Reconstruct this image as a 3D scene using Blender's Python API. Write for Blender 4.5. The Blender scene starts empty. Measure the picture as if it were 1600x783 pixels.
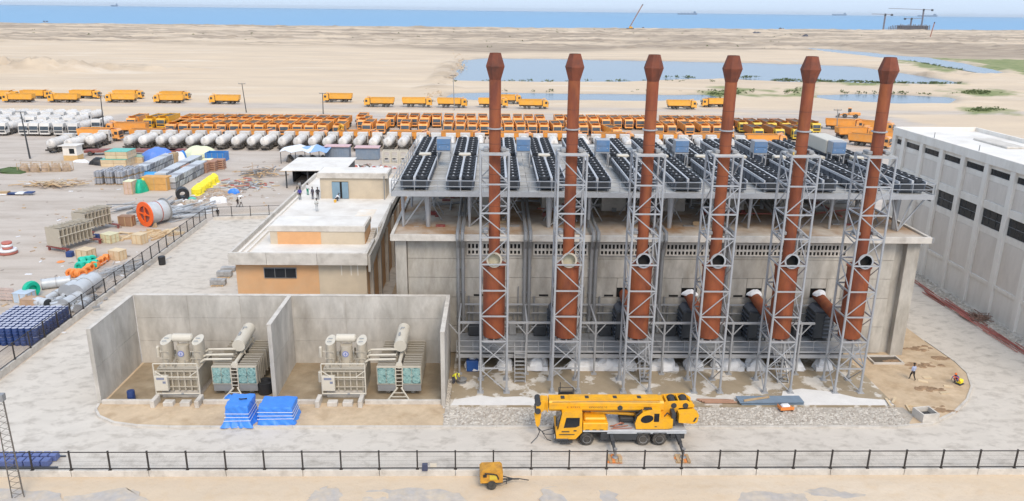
import bpy, math, random
import numpy as np
from mathutils import Vector, Matrix, Euler
random.seed(7); rng = np.random.default_rng(7)
R = math.radians; PI = math.pi
SC = bpy.context.scene; C = SC.collection

# ---------------------------------------------------------------- camera, sky, sun, exposure
CAM_H, FOCAL = 32.5, 1221.0          # camera height (m), focal length in pixels of a 1600 px wide frame
PITCH, ROLL, YAW = R(17.1), R(.72), R(1.45)
fw = Vector((math.sin(YAW)*math.cos(PITCH), math.cos(YAW)*math.cos(PITCH), -math.sin(PITCH)))
rt0 = Vector((math.cos(YAW), -math.sin(YAW), 0)); up0 = rt0.cross(fw)
rt = rt0*math.cos(ROLL)+up0*math.sin(ROLL); up = up0*math.cos(ROLL)-rt0*math.sin(ROLL)
cd = bpy.data.cameras.new('camera'); cam = bpy.data.objects.new('camera', cd); C.objects.link(cam)
cd.sensor_fit = 'HORIZONTAL'; cd.sensor_width = 36; cd.lens = FOCAL/1600*36
cd.clip_start = 1; cd.clip_end = 90000
cam.matrix_world = Matrix(((rt.x, up.x, -fw.x, 0), (rt.y, up.y, -fw.y, 0), (rt.z, up.z, -fw.z, CAM_H), (0, 0, 0, 1)))
SC.camera = cam

SUN_EL, SUN_AZ = R(48), R(163)       # azimuth clockwise from +Y (behind the camera)
W = bpy.data.worlds.new('World'); SC.world = W; W.use_nodes = True
nt = W.node_tree; nt.nodes.clear()
sky = nt.nodes.new('ShaderNodeTexSky'); sky.sky_type = 'NISHITA'; sky.sun_disc = False
sky.sun_elevation = SUN_EL; sky.sun_rotation = SUN_AZ; sky.air_density = 1.0; sky.dust_density = 2.5; sky.ozone_density = 1.2
mx = nt.nodes.new('ShaderNodeMix'); mx.data_type = 'RGBA'; mx.inputs[0].default_value = .62
mx.inputs[7].default_value = (6.5, 7.9, 9.9, 1)          # thin white cloud veil over the blue
bg = nt.nodes.new('ShaderNodeBackground'); bg.inputs[1].default_value = .1
wo = nt.nodes.new('ShaderNodeOutputWorld')
nt.links.new(sky.outputs[0], mx.inputs[6]); nt.links.new(mx.outputs[2], bg.inputs[0]); nt.links.new(bg.outputs[0], wo.inputs[0])
sl = bpy.data.lights.new('sun', 'SUN'); sl.energy = 1.5; sl.angle = R(26); sl.color = (1, .87, .7)
so = bpy.data.objects.new('sun', sl); C.objects.link(so)
sd = Vector((math.sin(SUN_AZ)*math.cos(SUN_EL), math.cos(SUN_AZ)*math.cos(SUN_EL), math.sin(SUN_EL)))
so.rotation_euler = (-sd).to_track_quat('-Z', 'Y').to_euler()
SC.view_settings.view_transform = 'Standard'; SC.view_settings.look = 'None'
SC.view_settings.exposure = .62; SC.view_settings.gamma = 1

def ray(px, py):
    return rt*((px-800)/FOCAL) + up*(-(py-391.5)/FOCAL) + fw
def spot(px, py, z=0.0):
    """survey: the point of the level plane at height z seen along this line of sight"""
    d = ray(px, py); t = (z-CAM_H)/d.z
    return Vector((d.x*t, d.y*t, z))
def spot_y(px, py, y):
    d = ray(px, py); t = y/d.y
    return Vector((d.x*t, y, CAM_H+d.z*t))

# ---------------------------------------------------------------- mesh helpers
class MB:
    def __init__(s): s.v = []; s.f = []; s.m = []
    def add(s, vs, fs, mi=0, M=None):
        o = len(s.v)
        if M is not None: vs = [M @ Vector(v) for v in vs]
        s.v.extend(tuple(v) for v in vs); s.f.extend(tuple(i+o for i in f) for f in fs); s.m.extend([mi]*len(fs))
        return s
    def box(s, x0, x1, y0, y1, z0, z1, mi=0, b=0, M=None):
        if b <= 0:
            vs = [(x, y, z) for z in (z0, z1) for y in (y0, y1) for x in (x0, x1)]
            return s.add(vs, [(0, 2, 3, 1), (4, 5, 7, 6), (0, 1, 5, 4), (2, 6, 7, 3), (0, 4, 6, 2), (1, 3, 7, 5)], mi, M)
        b = min(b, (x1-x0)*.45, (y1-y0)*.45, (z1-z0)*.45)
        vs = []; ix = {}
        for sx in (0, 1):
            for sy in (0, 1):
                for sz in (0, 1):
                    c = ((x0, x1)[sx], (y0, y1)[sy], (z0, z1)[sz]); i = ((x0+b, x1-b)[sx], (y0+b, y1-b)[sy], (z0+b, z1-b)[sz])
                    for a in range(3):
                        p = list(i); p[a] = c[a]; ix[(sx, sy, sz, a)] = len(vs); vs.append(tuple(p))
        fs = []
        for a in range(3):
            u, w = [(1, 2), (2, 0), (0, 1)][a]
            for sa in (0, 1):
                q = []
                for su, sw in ((0, 0), (1, 0), (1, 1), (0, 1)):
                    k = [0, 0, 0]; k[a] = sa; k[u] = su; k[w] = sw; q.append(ix[(*k, a)])
                fs.append(tuple(q) if sa else tuple(q[::-1]))
        for a in range(3):                         # edges along axis a
            u, w = [(1, 2), (2, 0), (0, 1)][a]
            for su in (0, 1):
                for sw in (0, 1):
                    k0 = [0, 0, 0]; k0[u] = su; k0[w] = sw; k1 = list(k0); k1[a] = 1
                    q = [ix[(*k0, u)], ix[(*k1, u)], ix[(*k1, w)], ix[(*k0, w)]]
                    fs.append(tuple(q) if su == sw else tuple(q[::-1]))
        for k in [(i, j, l) for i in (0, 1) for j in (0, 1) for l in (0, 1)]:
            q = [ix[(*k, 0)], ix[(*k, 1)], ix[(*k, 2)]]
            fs.append(tuple(q) if sum(k) % 2 else tuple(q[::-1]))
        return s.add(vs, fs, mi, M)
    def bar(s, p, q, w, h=None, mi=0):
        p, q = Vector(p), Vector(q); h = h or w; d = (q-p).normalized()
        a = d.cross(Vector((0, 0, 1)))
        if a.length < 1e-4: a = Vector((1, 0, 0))
        a.normalize(); b = a.cross(d); a = a*(w/2); b = b*(h/2)
        vs = [p-a-b, p+a-b, p+a+b, p-a+b, q-a-b, q+a-b, q+a+b, q-a+b]
        return s.add(vs, [(0, 1, 2, 3), (7, 6, 5, 4), (0, 4, 5, 1), (1, 5, 6, 2), (2, 6, 7, 3), (3, 7, 4, 0)], mi)
    def cyl(s, p, q, r0, r1=None, n=12, mi=0, caps=True, capmi=None):
        p, q = Vector(p), Vector(q); r1 = r0 if r1 is None else r1; d = (q-p).normalized()
        a = d.cross(Vector((0, 0, 1)))
        if a.length < 1e-4: a = Vector((1, 0, 0))
        a.normalize(); b = d.cross(a)
        vs = []
        for c, r in ((p, r0), (q, r1)):
            for i in range(n):
                t = 2*PI*(i+.5)/n; vs.append(c+a*(r*math.cos(t))+b*(r*math.sin(t)))
        s.add(vs, [(i, (i+1) % n, n+(i+1) % n, n+i) for i in range(n)], mi)
        if caps:
            cm = mi if capmi is None else capmi
            s.add(vs[:n], [tuple(range(n))[::-1]], cm); s.add(vs[n:], [tuple(range(n))], cm)
        return s
    def tube(s, pts, r, n=6, mi=0):
        for a, b in zip(pts, pts[1:]): s.cyl(a, b, r, r, n, mi)
        return s
    def lathe(s, c, prof, n=16, mi=0, axis='z'):
        vs = []; c = Vector(c)
        for r, h in prof:
            for i in range(n):
                t = 2*PI*(i+.5)/n; x, y = r*math.cos(t), r*math.sin(t)
                vs.append(c+Vector({'z': (x, y, h), 'y': (x, h, -y), 'x': (h, x, y)}[axis]))
        fs = []
        for k in range(len(prof)-1):
            for i in range(n):
                j = (i+1) % n; fs.append((k*n+i, k*n+j, (k+1)*n+j, (k+1)*n+i))
        loop = prof[0] == prof[-1]
        if prof[0][0] > 1e-4 and not loop: fs.append(tuple(range(n))[::-1])
        if prof[-1][0] > 1e-4 and not loop: fs.append(tuple(range((len(prof)-1)*n, len(prof)*n)))
        return s.add(vs, fs, mi)
    def prism(s, pts, a0, a1, mi=0, axis='z', M=None):
        """outline extruded: axis z -> pts are (x,y); axis y -> (x,z); axis x -> (y,z)"""
        n = len(pts)
        f = {'z': lambda p, a: (p[0], p[1], a), 'y': lambda p, a: (p[0], a, p[1]), 'x': lambda p, a: (a, p[0], p[1])}[axis]
        vs = [f(p, a0) for p in pts]+[f(p, a1) for p in pts]
        area = sum(pts[i][0]*pts[(i+1) % n][1]-pts[(i+1) % n][0]*pts[i][1] for i in range(n))
        flip = (area < 0) != (axis == 'y')
        fs = [tuple(range(n))[::-1], tuple(range(n, 2*n))]+[(i, (i+1) % n, n+(i+1) % n, n+i) for i in range(n)]
        if flip: fs = [q[::-1] for q in fs]
        return s.add(vs, fs, mi, M)
    def lump(s, c, rx, ry, rz, seed=0, n=10, rows=6, amp=.18, mi=0, flat=True):
        """uneven rounded heap sitting on z=c.z (or a whole uneven ball)"""
        r = random.Random(seed); ph = [r.random()*6.28 for _ in range(6)]
        vs = []
        for j in range(rows+1):
            v = (j/rows)*(PI/2 if flat else PI)
            for i in range(n):
                u = 2*PI*i/n
                k = 1+amp*(math.sin(2*u+ph[0]+v)+.7*math.sin(3*u+ph[1]-2*v)+.5*math.sin(5*u+ph[2]))*.6+amp*.35*(r.random()-.5)
                hz = math.sin(v) if flat else -math.cos(v); w = math.cos(v) if flat else math.sin(v)
                vs.append((c[0]+rx*k*w*math.cos(u), c[1]+ry*k*w*math.sin(u), c[2]+rz*hz*(1+amp*.4*math.sin(3*u+ph[3]))))
        fs = [(j*n+i, j*n+(i+1) % n, (j+1)*n+(i+1) % n, (j+1)*n+i) for j in range(rows) for i in range(n)]
        return s.add(vs, fs, mi)
    def mesh(s, name, mats, smooth=False):
        me = bpy.data.meshes.new(name); me.from_pydata([tuple(v) for v in s.v], [], s.f)
        for m in (mats if isinstance(mats, (list, tuple)) else [mats]): me.materials.append(m)
        me.polygons.foreach_set('material_index', s.m)
        if smooth:
            me.polygons.foreach_set('use_smooth', [True]*len(s.f))
            try: me.set_sharp_from_angle(angle=R(40))
            except Exception: pass
        me.update(); return me
    def build(s, name, mats, parent=None, loc=(0, 0, 0), rz=0, smooth=False):
        return obj(name, s.mesh(name, mats, smooth), parent, loc, rz)
def obj(name, me, parent=None, loc=(0, 0, 0), rz=0, rot=None):
    o = bpy.data.objects.new(name, me); C.objects.link(o); o.location = loc
    o.rotation_euler = rot if rot else (0, 0, rz)
    if parent: o.parent = parent
    return o
def tag(o, label=None, cat=None, group=None, kind=None):
    if label: o['label'] = label
    if cat: o['category'] = cat
    if group: o['group'] = group
    if kind: o['kind'] = kind
    return o
def thing(name, label, cat, loc=(0, 0, 0), rz=0, group=None):
    o = bpy.data.objects.new(name, None); C.objects.link(o); o.location = loc; o.rotation_euler = (0, 0, rz)
    o.empty_display_size = .2
    return tag(o, label, cat, group)
def dup(root, loc, rz=None, label=None, group=None):
    def cp(o, par):
        c = o.copy(); C.objects.link(c)
        if par: c.parent = par
        for ch in list(o.children): cp(ch, c)
        return c
    r = cp(root, None); r.location = loc
    if rz is not None: r.rotation_euler = (0, 0, rz)
    if label: r['label'] = label
    if group: r['group'] = group
    return r
ORD = 'first second third fourth fifth sixth seventh eighth ninth tenth eleventh twelfth'.split()
def nth(i):
    if i < 12: return ORD[i]
    n = i+1; return '%d%s' % (n, 'th' if 10 < n % 100 < 14 else {1: 'st', 2: 'nd', 3: 'rd'}.get(n % 10, 'th'))

# ---------------------------------------------------------------- materials
def mat(name, col, rough=.6, metal=0, var=.12, sc=1.5, dirt=None, damt=.0, dsc=.6, dthr=.5, bump=0, bsc=8, st=(1, 1, 1), rnd=0, two=None, twothr=.55, twosc=.3, tws=.08, detail=5):
    m = bpy.data.materials.new(name); m.use_nodes = True; n = m.node_tree; N = n.nodes; L = n.links
    b = N['Principled BSDF']; b.inputs['Roughness'].default_value = rough; b.inputs['Metallic'].default_value = metal
    g = N.new('ShaderNodeNewGeometry'); mp = N.new('ShaderNodeMapping'); mp.inputs['Scale'].default_value = st
    L.new(g.outputs['Position'], mp.inputs[0]); vec = mp.outputs[0]
    def noise(scale, det=detail, rg=.6, dist=0):
        t = N.new('ShaderNodeTexNoise'); t.inputs['Scale'].default_value = scale; t.inputs['Detail'].default_value = det
        t.inputs['Roughness'].default_value = rg; t.inputs['Distortion'].default_value = dist; L.new(vec, t.inputs['Vector']); return t.outputs[0]
    def rng_(src, a, b_, c, d):
        r = N.new('ShaderNodeMapRange'); r.inputs[1].default_value = a; r.inputs[2].default_value = b_; r.inputs[3].default_value = c; r.inputs[4].default_value = d
        L.new(src, r.inputs[0]); return r.outputs[0]
    def mix(f, a, c):
        x = N.new('ShaderNodeMix'); x.data_type = 'RGBA'
        if isinstance(f, float): x.inputs[0].default_value = f
        else: L.new(f, x.inputs[0])
        for i, q in ((6, a), (7, c)):
            if isinstance(q, tuple): x.inputs[i].default_value = (*q, 1)
            else: L.new(q, x.inputs[i])
        return x.outputs[2]
    cur = tuple(col)
    if two is not None: cur = mix(rng_(noise(twosc, 6, .62), twothr-tws, twothr+tws, 0, 1), cur, tuple(two))
    if dirt is not None: cur = mix(rng_(noise(dsc, 7, .65, .3), dthr-.12, dthr+.2, 0, damt), cur, tuple(dirt))
    hs = N.new('ShaderNodeHueSaturation'); L.new(rng_(noise(sc), .25, .75, 1-var, 1+var), hs.inputs['Value'])
    if isinstance(cur, tuple): hs.inputs['Color'].default_value = (*cur, 1)
    else: L.new(cur, hs.inputs['Color'])
    out = hs.outputs[0]
    if rnd:
        oi = N.new('ShaderNodeObjectInfo'); h2 = N.new('ShaderNodeHueSaturation')
        L.new(rng_(oi.outputs['Random'], 0, 1, 1-rnd, 1+rnd), h2.inputs['Value']); L.new(out, h2.inputs['Color']); out = h2.outputs[0]
    L.new(out, b.inputs['Base Color'])
    if bump:
        bp = N.new('ShaderNodeBump'); bp.inputs['Strength'].default_value = .5; bp.inputs['Distance'].default_value = bump
        L.new(noise(bsc), bp.inputs['Height']); L.new(bp.outputs[0], b.inputs['Normal'])
    m['N'] = 1
    return m
DUST = (.42, .36, .29)
m_conc = mat('concrete', (.545, .515, .47), .85, var=.2, sc=.9, two=(.43, .405, .365), twothr=.52, twosc=.25, tws=.12, dirt=(.22, .19, .155), damt=.6, dsc=.6, dthr=.57, bump=.02, bsc=3, st=(1, 1, .4), detail=9)
m_hconc = mat('hall_concrete', (.485, .455, .405), .85, var=.22, sc=1.1, two=(.39, .36, .315), twothr=.5, twosc=.3, tws=.1, dirt=(.19, .165, .13), damt=.7, dsc=.7, dthr=.56, bump=.02, bsc=3, st=(1, 1, .35), detail=9, rnd=.06)
m_concl = mat('pale_concrete', (.58, .54, .485), .85, var=.16, sc=1.1, dirt=(.24, .2, .155), damt=.6, dsc=.7, dthr=.6, bump=.02, bsc=4, detail=8)
m_white = mat('white_render', (.8, .75, .68), .8, var=.06, sc=.5, dirt=(.45, .39, .32), damt=.5, dsc=.5, dthr=.56, st=(1, 1, .22), detail=8)
m_roof = mat('white_roof', (.74, .71, .665), .8, var=.08, sc=.4, dirt=(.46, .4, .33), damt=.6, dsc=.22, dthr=.57, detail=8)
m_panel = mat('wall_panel_beige', (.71, .645, .575), .85, var=.08, sc=.4, dirt=(.4, .35, .3), damt=.45, dsc=.4, dthr=.55, st=(1, 1, .3), rnd=.03)
m_orange_wall = mat('orange_plaster', (.66, .38, .19), .85, var=.08, sc=.5, dirt=(.56, .42, .28), damt=.5, dsc=.35, dthr=.55)
m_tan_wall = mat('tan_plaster', (.57, .48, .36), .85, var=.09, sc=.5, dirt=(.4, .34, .27), damt=.4, dsc=.6, dthr=.55)
m_glass = mat('dark_glass', (.02, .023, .028), .12, var=.2)
m_frame = mat('window_frame', (.3, .31, .32), .5)
m_rust = mat('rusted_steel', (.25, .06, .023), .75, two=(.165, .043, .022), twothr=.53, twosc=.45, tws=.1, rnd=.08, var=.26, sc=.7, dirt=(.36, .11, .03), damt=.6, dsc=.6, dthr=.5, st=(1.6, 1.6, .5), detail=8, bump=.01, bsc=6)
m_rustd = mat('rust_seam', (.14, .045, .025), .8)
m_rusth = mat('sooty_rust', (.19, .05, .023), .8, var=.2, sc=1.5, two=(.1, .035, .022), twothr=.56, twosc=.9, tws=.12, rnd=.12)
m_walk = mat('walkway_grating', (.3, .31, .32), .6, .15, var=.14, sc=1, dirt=(.19, .18, .17), damt=.6, dsc=.8, rnd=.12)
m_galv = mat('galvanised_steel', (.39, .395, .405), .5, .2, var=.1, sc=1.2, dirt=(.33, .34, .36), damt=.4, dsc=1.5)
m_galvd = mat('grey_pipe', (.29, .29, .29), .5, .3, var=.1, sc=1.2)
m_grate = mat('deck_grating', (.5, .49, .465), .65, .1, var=.1, sc=.8, dirt=(.34, .33, .31), damt=.6, dsc=.5, rnd=.14, st=(1, 3, 1))
m_black = mat('black_fan', (.03, .033, .039), .5, var=.15)
m_navy = mat('radiator_housing', (.085, .1, .125), .5, .2, var=.12)
m_hub = mat('fan_hub', (.45, .46, .48), .5)
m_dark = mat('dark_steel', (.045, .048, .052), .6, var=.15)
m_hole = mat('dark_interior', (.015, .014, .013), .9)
m_beige = mat('cream_paint', (.45, .4, .32), .5, var=.06, sc=2, dirt=(.38, .34, .27), damt=.4, dsc=1.5, dthr=.58)
m_beigel = mat('white_cream_paint', (.58, .535, .45), .45, var=.04, sc=2, dirt=(.5, .46, .38), damt=.3, dsc=1.6, dthr=.6)
m_fin = mat('radiator_fin', (.33, .295, .24), .55, var=.06, sc=2)
m_teal = mat('teal_fan_grille', (.07, .17, .18), .5, var=.5, sc=6, two=(.3, .4, .37), twothr=.5, twosc=4)
m_ltblue = mat('blue_louvre', (.1, .21, .39), .5, var=.08, dirt=DUST, damt=.25)
m_yel = mat('crane_yellow', (.83, .41, .014), .42, var=.1, sc=1.2, dirt=(.42, .24, .08), damt=.5, dsc=1.6, dthr=.56, detail=9)
m_orange = mat('truck_orange', (.82, .32, .045), .45, var=.08, sc=.9, dirt=(.6, .36, .17), damt=.4, dsc=.7, dthr=.5, rnd=.1)
m_haul = mat('haul_orange', (.84, .4, .04), .45, var=.07, sc=.9, dirt=(.6, .4, .18), damt=.4, dsc=.7, rnd=.06)
m_cabor = mat('cab_orange', (.84, .34, .06), .4, var=.06, sc=.9, dirt=(.72, .52, .36), damt=.5, dsc=.9, dthr=.52, rnd=.08)
m_cabyel = mat('cab_yellow', (.76, .52, .03), .4, var=.06, dirt=(.55, .42, .2), damt=.4, dsc=.9, rnd=.06)
m_redbed = mat('brown_orange_bed', (.46, .16, .035), .55, var=.12, dirt=(.3, .13, .05), damt=.5, dsc=.8, rnd=.12)
m_golden = mat('golden_yellow', (.78, .4, .02), .45, var=.06, dirt=(.6, .33, .06), damt=.3)
m_bedin = mat('dark_bed_interior', (.11, .085, .065), .9, var=.25, sc=1, rnd=.2)  # dark look of the open bed put into the fill colour
m_tank = mat('tanker_white', (.7, .67, .635), .5, var=.1, sc=.6, dirt=(.46, .41, .35), damt=.55, dsc=.5, dthr=.52, rnd=.1)
m_cabw = mat('cab_white', (.66, .635, .6), .45, var=.05, dirt=(.5, .45, .39), damt=.45, dsc=.7, rnd=.08)
m_wind = mat('windscreen', (.06, .075, .09), .1, var=.3, sc=.7)
m_tyre = mat('tyre', (.026, .025, .024), .85, var=.2, dirt=DUST, damt=.22, dsc=2)
m_rim = mat('wheel_rim', (.6, .6, .6), .5, .1)
m_chas = mat('chassis', (.05, .045, .042), .7, dirt=DUST, damt=.4, dsc=1)
m_maroon = mat('maroon_primer', (.22, .04, .035), .65, var=.12, dirt=DUST, damt=.3)
m_tarpb = mat('blue_tarp', (.05, .235, .74), .45, var=.12, sc=2, bump=.05, bsc=4)
m_tarps = mat('faded_blue_tarp', (.1, .22, .62), .5, var=.12, sc=1)
m_strap = mat('white_strap', (.7, .74, .8), .5)
m_wood = mat('timber', (.5, .35, .2), .8, var=.18, sc=2, rnd=.15)
m_ply = mat('pale_plywood', (.62, .49, .32), .8, var=.1, sc=1.5, rnd=.08)
m_teals = mat('teal_cover', (.12, .46, .38), .5, var=.1)
m_green = mat('green_sheet', (.0, .42, .26), .45, var=.15, sc=2)
m_lemon = mat('yellow_cover', (.9, .76, .04), .45, var=.08, sc=2)
m_pale = mat('pale_yellow_cover', (.74, .74, .48), .55, var=.08)
m_greyp = mat('grey_packs', (.33, .335, .36), .6, var=.15, sc=2, rnd=.12)
m_greyl = mat('light_grey_sheet', (.52, .54, .56), .45, .1, var=.12, sc=1.5)
m_ored = mat('reel_orange', (.85, .13, .02), .45, var=.05)
m_drum = mat('blue_drum', (.018, .045, .16), .45, var=.15, rnd=.15)
m_drumt = mat('drum_top', (.4, .41, .49), .5, var=.1)
m_blk = mat('black_plastic', (.02, .02, .022), .5)
m_fence = mat('fence_steel', (.035, .03, .028), .55)
m_wire = mat('fence_wire', (.1, .088, .078), .7)
m_red = mat('red_pipe', (.42, .13, .1), .6, var=.2, sc=1, rnd=.12)
m_brown = mat('brown_bags', (.4, .3, .22), .8, var=.2, sc=2)
m_block = mat('grey_block', (.36, .36, .36), .85, var=.15, rnd=.1)
m_plast = mat('crumpled_white_wrap', (.75, .76, .78), .4, var=.08, sc=2, bump=.05, bsc=4)
m_coilo = mat('orange_hose', (.8, .26, .06), .5, var=.12, sc=2)
m_steelb = mat('blue_grey_plate', (.22, .29, .37), .5, .2, var=.1)
m_pink = mat('faded_pink_roof', (.6, .4, .4), .6, var=.1)
m_contb = mat('slate_blue_container', (.2, .26, .34), .55, var=.08, dirt=DUST, damt=.2)
m_skin = mat('skin', (.1, .055, .035), .6)
m_leaf = mat('scrub_leaf', (.07, .11, .035), .8, var=.35, sc=.3)
m_stone = mat('stone', (.46, .42, .365), .9, var=.25, sc=3)
m_rubble = mat('rubble', (.36, .31, .27), .9, var=.3, sc=2)
m_ship = mat('ship_hull', (.16, .23, .32), .6)
m_far = mat('far_structure', (.2, .2, .22), .8, var=.2, sc=.05)
_c = {}
def cloth(r, g, b):
    k = (r, g, b)
    if k not in _c: _c[k] = mat('cloth', k, .85, var=.1, sc=4)
    return _c[k]

# ================================================================ SETTING: terrain, water, paving
def vnoise(x, y, seed=0):
    """smooth value noise, numpy"""
    xi, yi = np.floor(x).astype(np.int64), np.floor(y).astype(np.int64); fx, fy = x-xi, y-yi
    fx = fx*fx*(3-2*fx); fy = fy*fy*(3-2*fy)
    def h(a, b):
        n = (a*374761393+b*668265263+seed*1442695041) & 0xffffffff
        n = ((n ^ (n >> 13))*1274126177) & 0xffffffff
        return ((n ^ (n >> 16)) & 0xffff)/65535.0
    return (h(xi, yi)*(1-fx)+h(xi+1, yi)*fx)*(1-fy)+(h(xi, yi+1)*(1-fx)+h(xi+1, yi+1)*fx)*fy
def fbm(x, y, seed=0, o=4):
    a, t = 1, 0
    for k in range(o): t = t+a*(vnoise(x*2**k, y*2**k, seed+k)-.5); a *= .5
    return t
def sdist(px, py, poly):
    """signed distance to a polygon, negative inside"""
    d = np.full(px.shape, 1e18); ins = np.zeros(px.shape, bool); n = len(poly)
    for i in range(n):
        x0, y0 = poly[i]; x1, y1 = poly[(i+1) % n]; ex, ey = x1-x0, y1-y0
        t = np.clip(((px-x0)*ex+(py-y0)*ey)/(ex*ex+ey*ey+1e-9), 0, 1)
        d = np.minimum(d, (px-x0-t*ex)**2+(py-y0-t*ey)**2)
        c = ((y0 > py) != (y1 > py)) & (px < (x1-x0)*(py-y0)/(y1-y0+1e-12)+x0); ins ^= c
    return np.where(ins, -np.sqrt(d), np.sqrt(d))
def P(*pts, z=0): return [tuple(spot(x, y, z)[:2]) for x, y in pts]
PONDS = [P((722, 93), (760, 90), (850, 91), (960, 93), (1100, 96), (1240, 99), (1330, 103), (1400, 112), (1450, 120), (1500, 129), (1430, 131), (1330, 129), (1230, 127), (1120, 122), (1050, 124), (960, 127), (850, 126.5), (740, 126), (709, 124), (722, 108)),
         P((700, 144), (790, 143.5), (900, 145), (1010, 146), (1100, 147), (1120, 150), (1095, 155), (1000, 156), (850, 155), (740, 154), (690, 152)),
         P((1277, 147), (1330, 146), (1410, 147), (1480, 150), (1497, 154), (1480, 160), (1400, 161), (1310, 156), (1280, 151)),
         P((1262, 74), (1330, 79), (1400, 86), (1448, 89), (1500, 97), (1566, 112), (1540, 115), (1490, 106), (1440, 97), (1380, 90), (1320, 83), (1265, 77))]
GRASS = [P((1458, 90), (1520, 93), (1640, 92), (1700, 118), (1600, 116), (1568, 110), (1520, 99)),
         P((1413, 94), (1445, 97), (1480, 105), (1508, 111), (1490, 113), (1440, 107), (1418, 100)),
         P((1205, 124), (1260, 127), (1340, 130), (1440, 131), (1500, 129.5), (1500, 132), (1400, 134), (1260, 130)),
         P((1493, 143), (1520, 139), (1560, 141), (1573, 147), (1530, 150), (1490, 149)),
         P((1512, 171), (1540, 168), (1570, 173), (1575, 178), (1520, 178)),
         P((1085, 150), (1100, 143), (1130, 137), (1170, 138), (1182, 147), (1150, 152), (1110, 155)),
         P((1188, 142), (1215, 138), (1225, 145), (1200, 149)), P((1225, 140), (1255, 137), (1262, 152), (1235, 150))]
DARKP = [P((1270, 68), (1400, 66), (1620, 74), (1700, 98), (1600, 93), (1500, 91), (1420, 84), (1340, 78)),
         P((560, 70), (720, 74), (1000, 71), (1200, 66), (1210, 72), (1000, 79), (780, 82), (700, 80))]
YARD = [P((-160, 178), (0, 176), (150, 178), (198, 176), (700, 178), (1130, 178), (1330, 178), (1420, 186), (1460, 230), (1460, 330), (800, 420), (430, 335), (330, 355), (8, 610), (-300, 600))]
TRACK = [P((-200, 155), (300, 160), (600, 163), (900, 167), (1300, 173), (1700, 175), (1700, 180), (1300, 178), (900, 173), (600, 170), (300, 168), (-200, 163))]
GREYF = [P((-30, 762), (90, 770), (105, 800), (-60, 815)), P((105, 778), (190, 765), (215, 767), (240, 800), (100, 815)), P((485, 778), (505, 762), (530, 764), (540, 800), (470, 800)), P((540, 776), (590, 767), (660, 764), (720, 772), (745, 800), (520, 815)),
         P((850, 764), (910, 762), (960, 771), (975, 800), (840, 800)), P((1135, 778), (1180, 767), (1230, 772), (1290, 764), (1350, 775), (1355, 800), (1125, 800))]
MOUNDS = [(P((50, 106))[0], 95, 26, 3.2), (P((-60, 108))[0], 80, 25, 3.4), (P((692, 121))[0], 8, 45, 1.6), (P((704, 104))[0], 9, 45, 1.5), (P((684, 138))[0], 12, 18, 1.2), (P((1450, 117))[0], 55, 12, 2.0), (P((1180, 50))[0], 30, 20, 5)]
def coast_y(x): return np.interp(x, [-2500, -900, -447, 35, 596, 1312, 2600], [1450, 1495, 1536, 1608, 1757, 1983, 2350])

Ys = 30.0*1.0118**np.arange(370); Us = np.linspace(-1.05, 1.12, 640)
YY, UU = np.meshgrid(Ys, Us, indexing='ij'); XX = UU*(YY+12)
flat = np.clip((YY-238)/40, 0, 1); rough = np.clip((YY-690)/60, 0, 1)*np.clip((coast_y(XX)-YY)/60, 0, 1)
Z = flat*(.35*fbm(XX/60, YY/45, 3)+.18*fbm(XX/14, YY/11, 9)) + np.clip((YY-650)/300, 0, 1)*(1.0*fbm(XX/90, YY/60, 21)+.7*fbm(XX/25, YY/25, 5))
Z = Z+rough*(1.7*np.abs(fbm(XX/45, YY/38, 101))+1.9*np.clip(fbm(XX/16, YY/22, 103)-.08, 0, 1)*2)
for (cx, cy), rx, ry, h in MOUNDS:
    q = ((XX-cx)/rx)**2+((YY-cy)/ry)**2
    Z = Z+h*np.clip(1-q, 0, 1)**.7*(.75+1.1*fbm(XX/7, YY/7, 31))
warp = 4*fbm(XX/18, YY/30, 77)*np.clip(YY/400, .2, 2)
grass = np.zeros_like(XX); dark = np.zeros_like(XX); yard = np.zeros_like(XX); water = np.full_like(XX, 1e9)
for p in PONDS:
    d = sdist(XX, YY, p)+warp; water = np.minimum(water, d)
    w = np.clip(YY/350, .5, 3)
    Z = np.where(d < 3*w, np.minimum(Z, -.9+.9*np.clip((d+3*w)/(6*w), 0, 1)), Z)
    Z = Z+np.where((d > 0) & (d < 14), .35*np.exp(-((d-9)/4)**2)*np.where(YY > 330, 1.6, 1), 0)
for p in GRASS:
    d = sdist(XX, YY, p); s = np.sqrt(YY/300)*6
    grass = np.maximum(grass, np.clip(.5-(d+s*2.2*fbm(XX/9, YY/14, 41))/s, 0, 1))
for p in DARKP:
    d = sdist(XX, YY, p); dark = np.maximum(dark, np.clip(.5-(d+40*fbm(XX/60, YY/90, 51))/40, 0, 1))
dark = np.maximum(dark, rough*np.clip(.58+2.2*fbm(XX/130, YY/30, 111)+.9*fbm(XX/22, YY/16, 112), 0, 1))
for (cx, cy), rx, ry, h in MOUNDS: dark = np.maximum(dark, .55*np.clip(1.1-((XX-cx)/rx)**2-((YY-cy)/ry)**2, 0, 1)*np.clip(.6+1.6*fbm(XX/9, YY/9, 113), 0, 1))
dark = np.maximum(dark, .8*np.clip(1-(coast_y(XX)-YY)/np.where(XX > -260, 75, 18), 0, 1)*np.clip(.35+1.6*fbm(XX/80, YY/30, 61), 0, 1))
for p in YARD: yard = np.maximum(yard, np.clip(.5-(sdist(XX, YY, p)+10*fbm(XX/14, YY/10, 14))/5, 0, 1))
for p in TRACK: yard = np.maximum(yard, .85*np.clip(.5-(sdist(XX, YY, p)+5*fbm(XX/40, YY/6, 15))/3, 0, 1))
for p in []: yard = np.maximum(yard, .8*np.clip(.5-(sdist(XX, YY, p)+1.6*fbm(XX/1.2, YY/1.2, 16))/.5, 0, 1))
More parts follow.
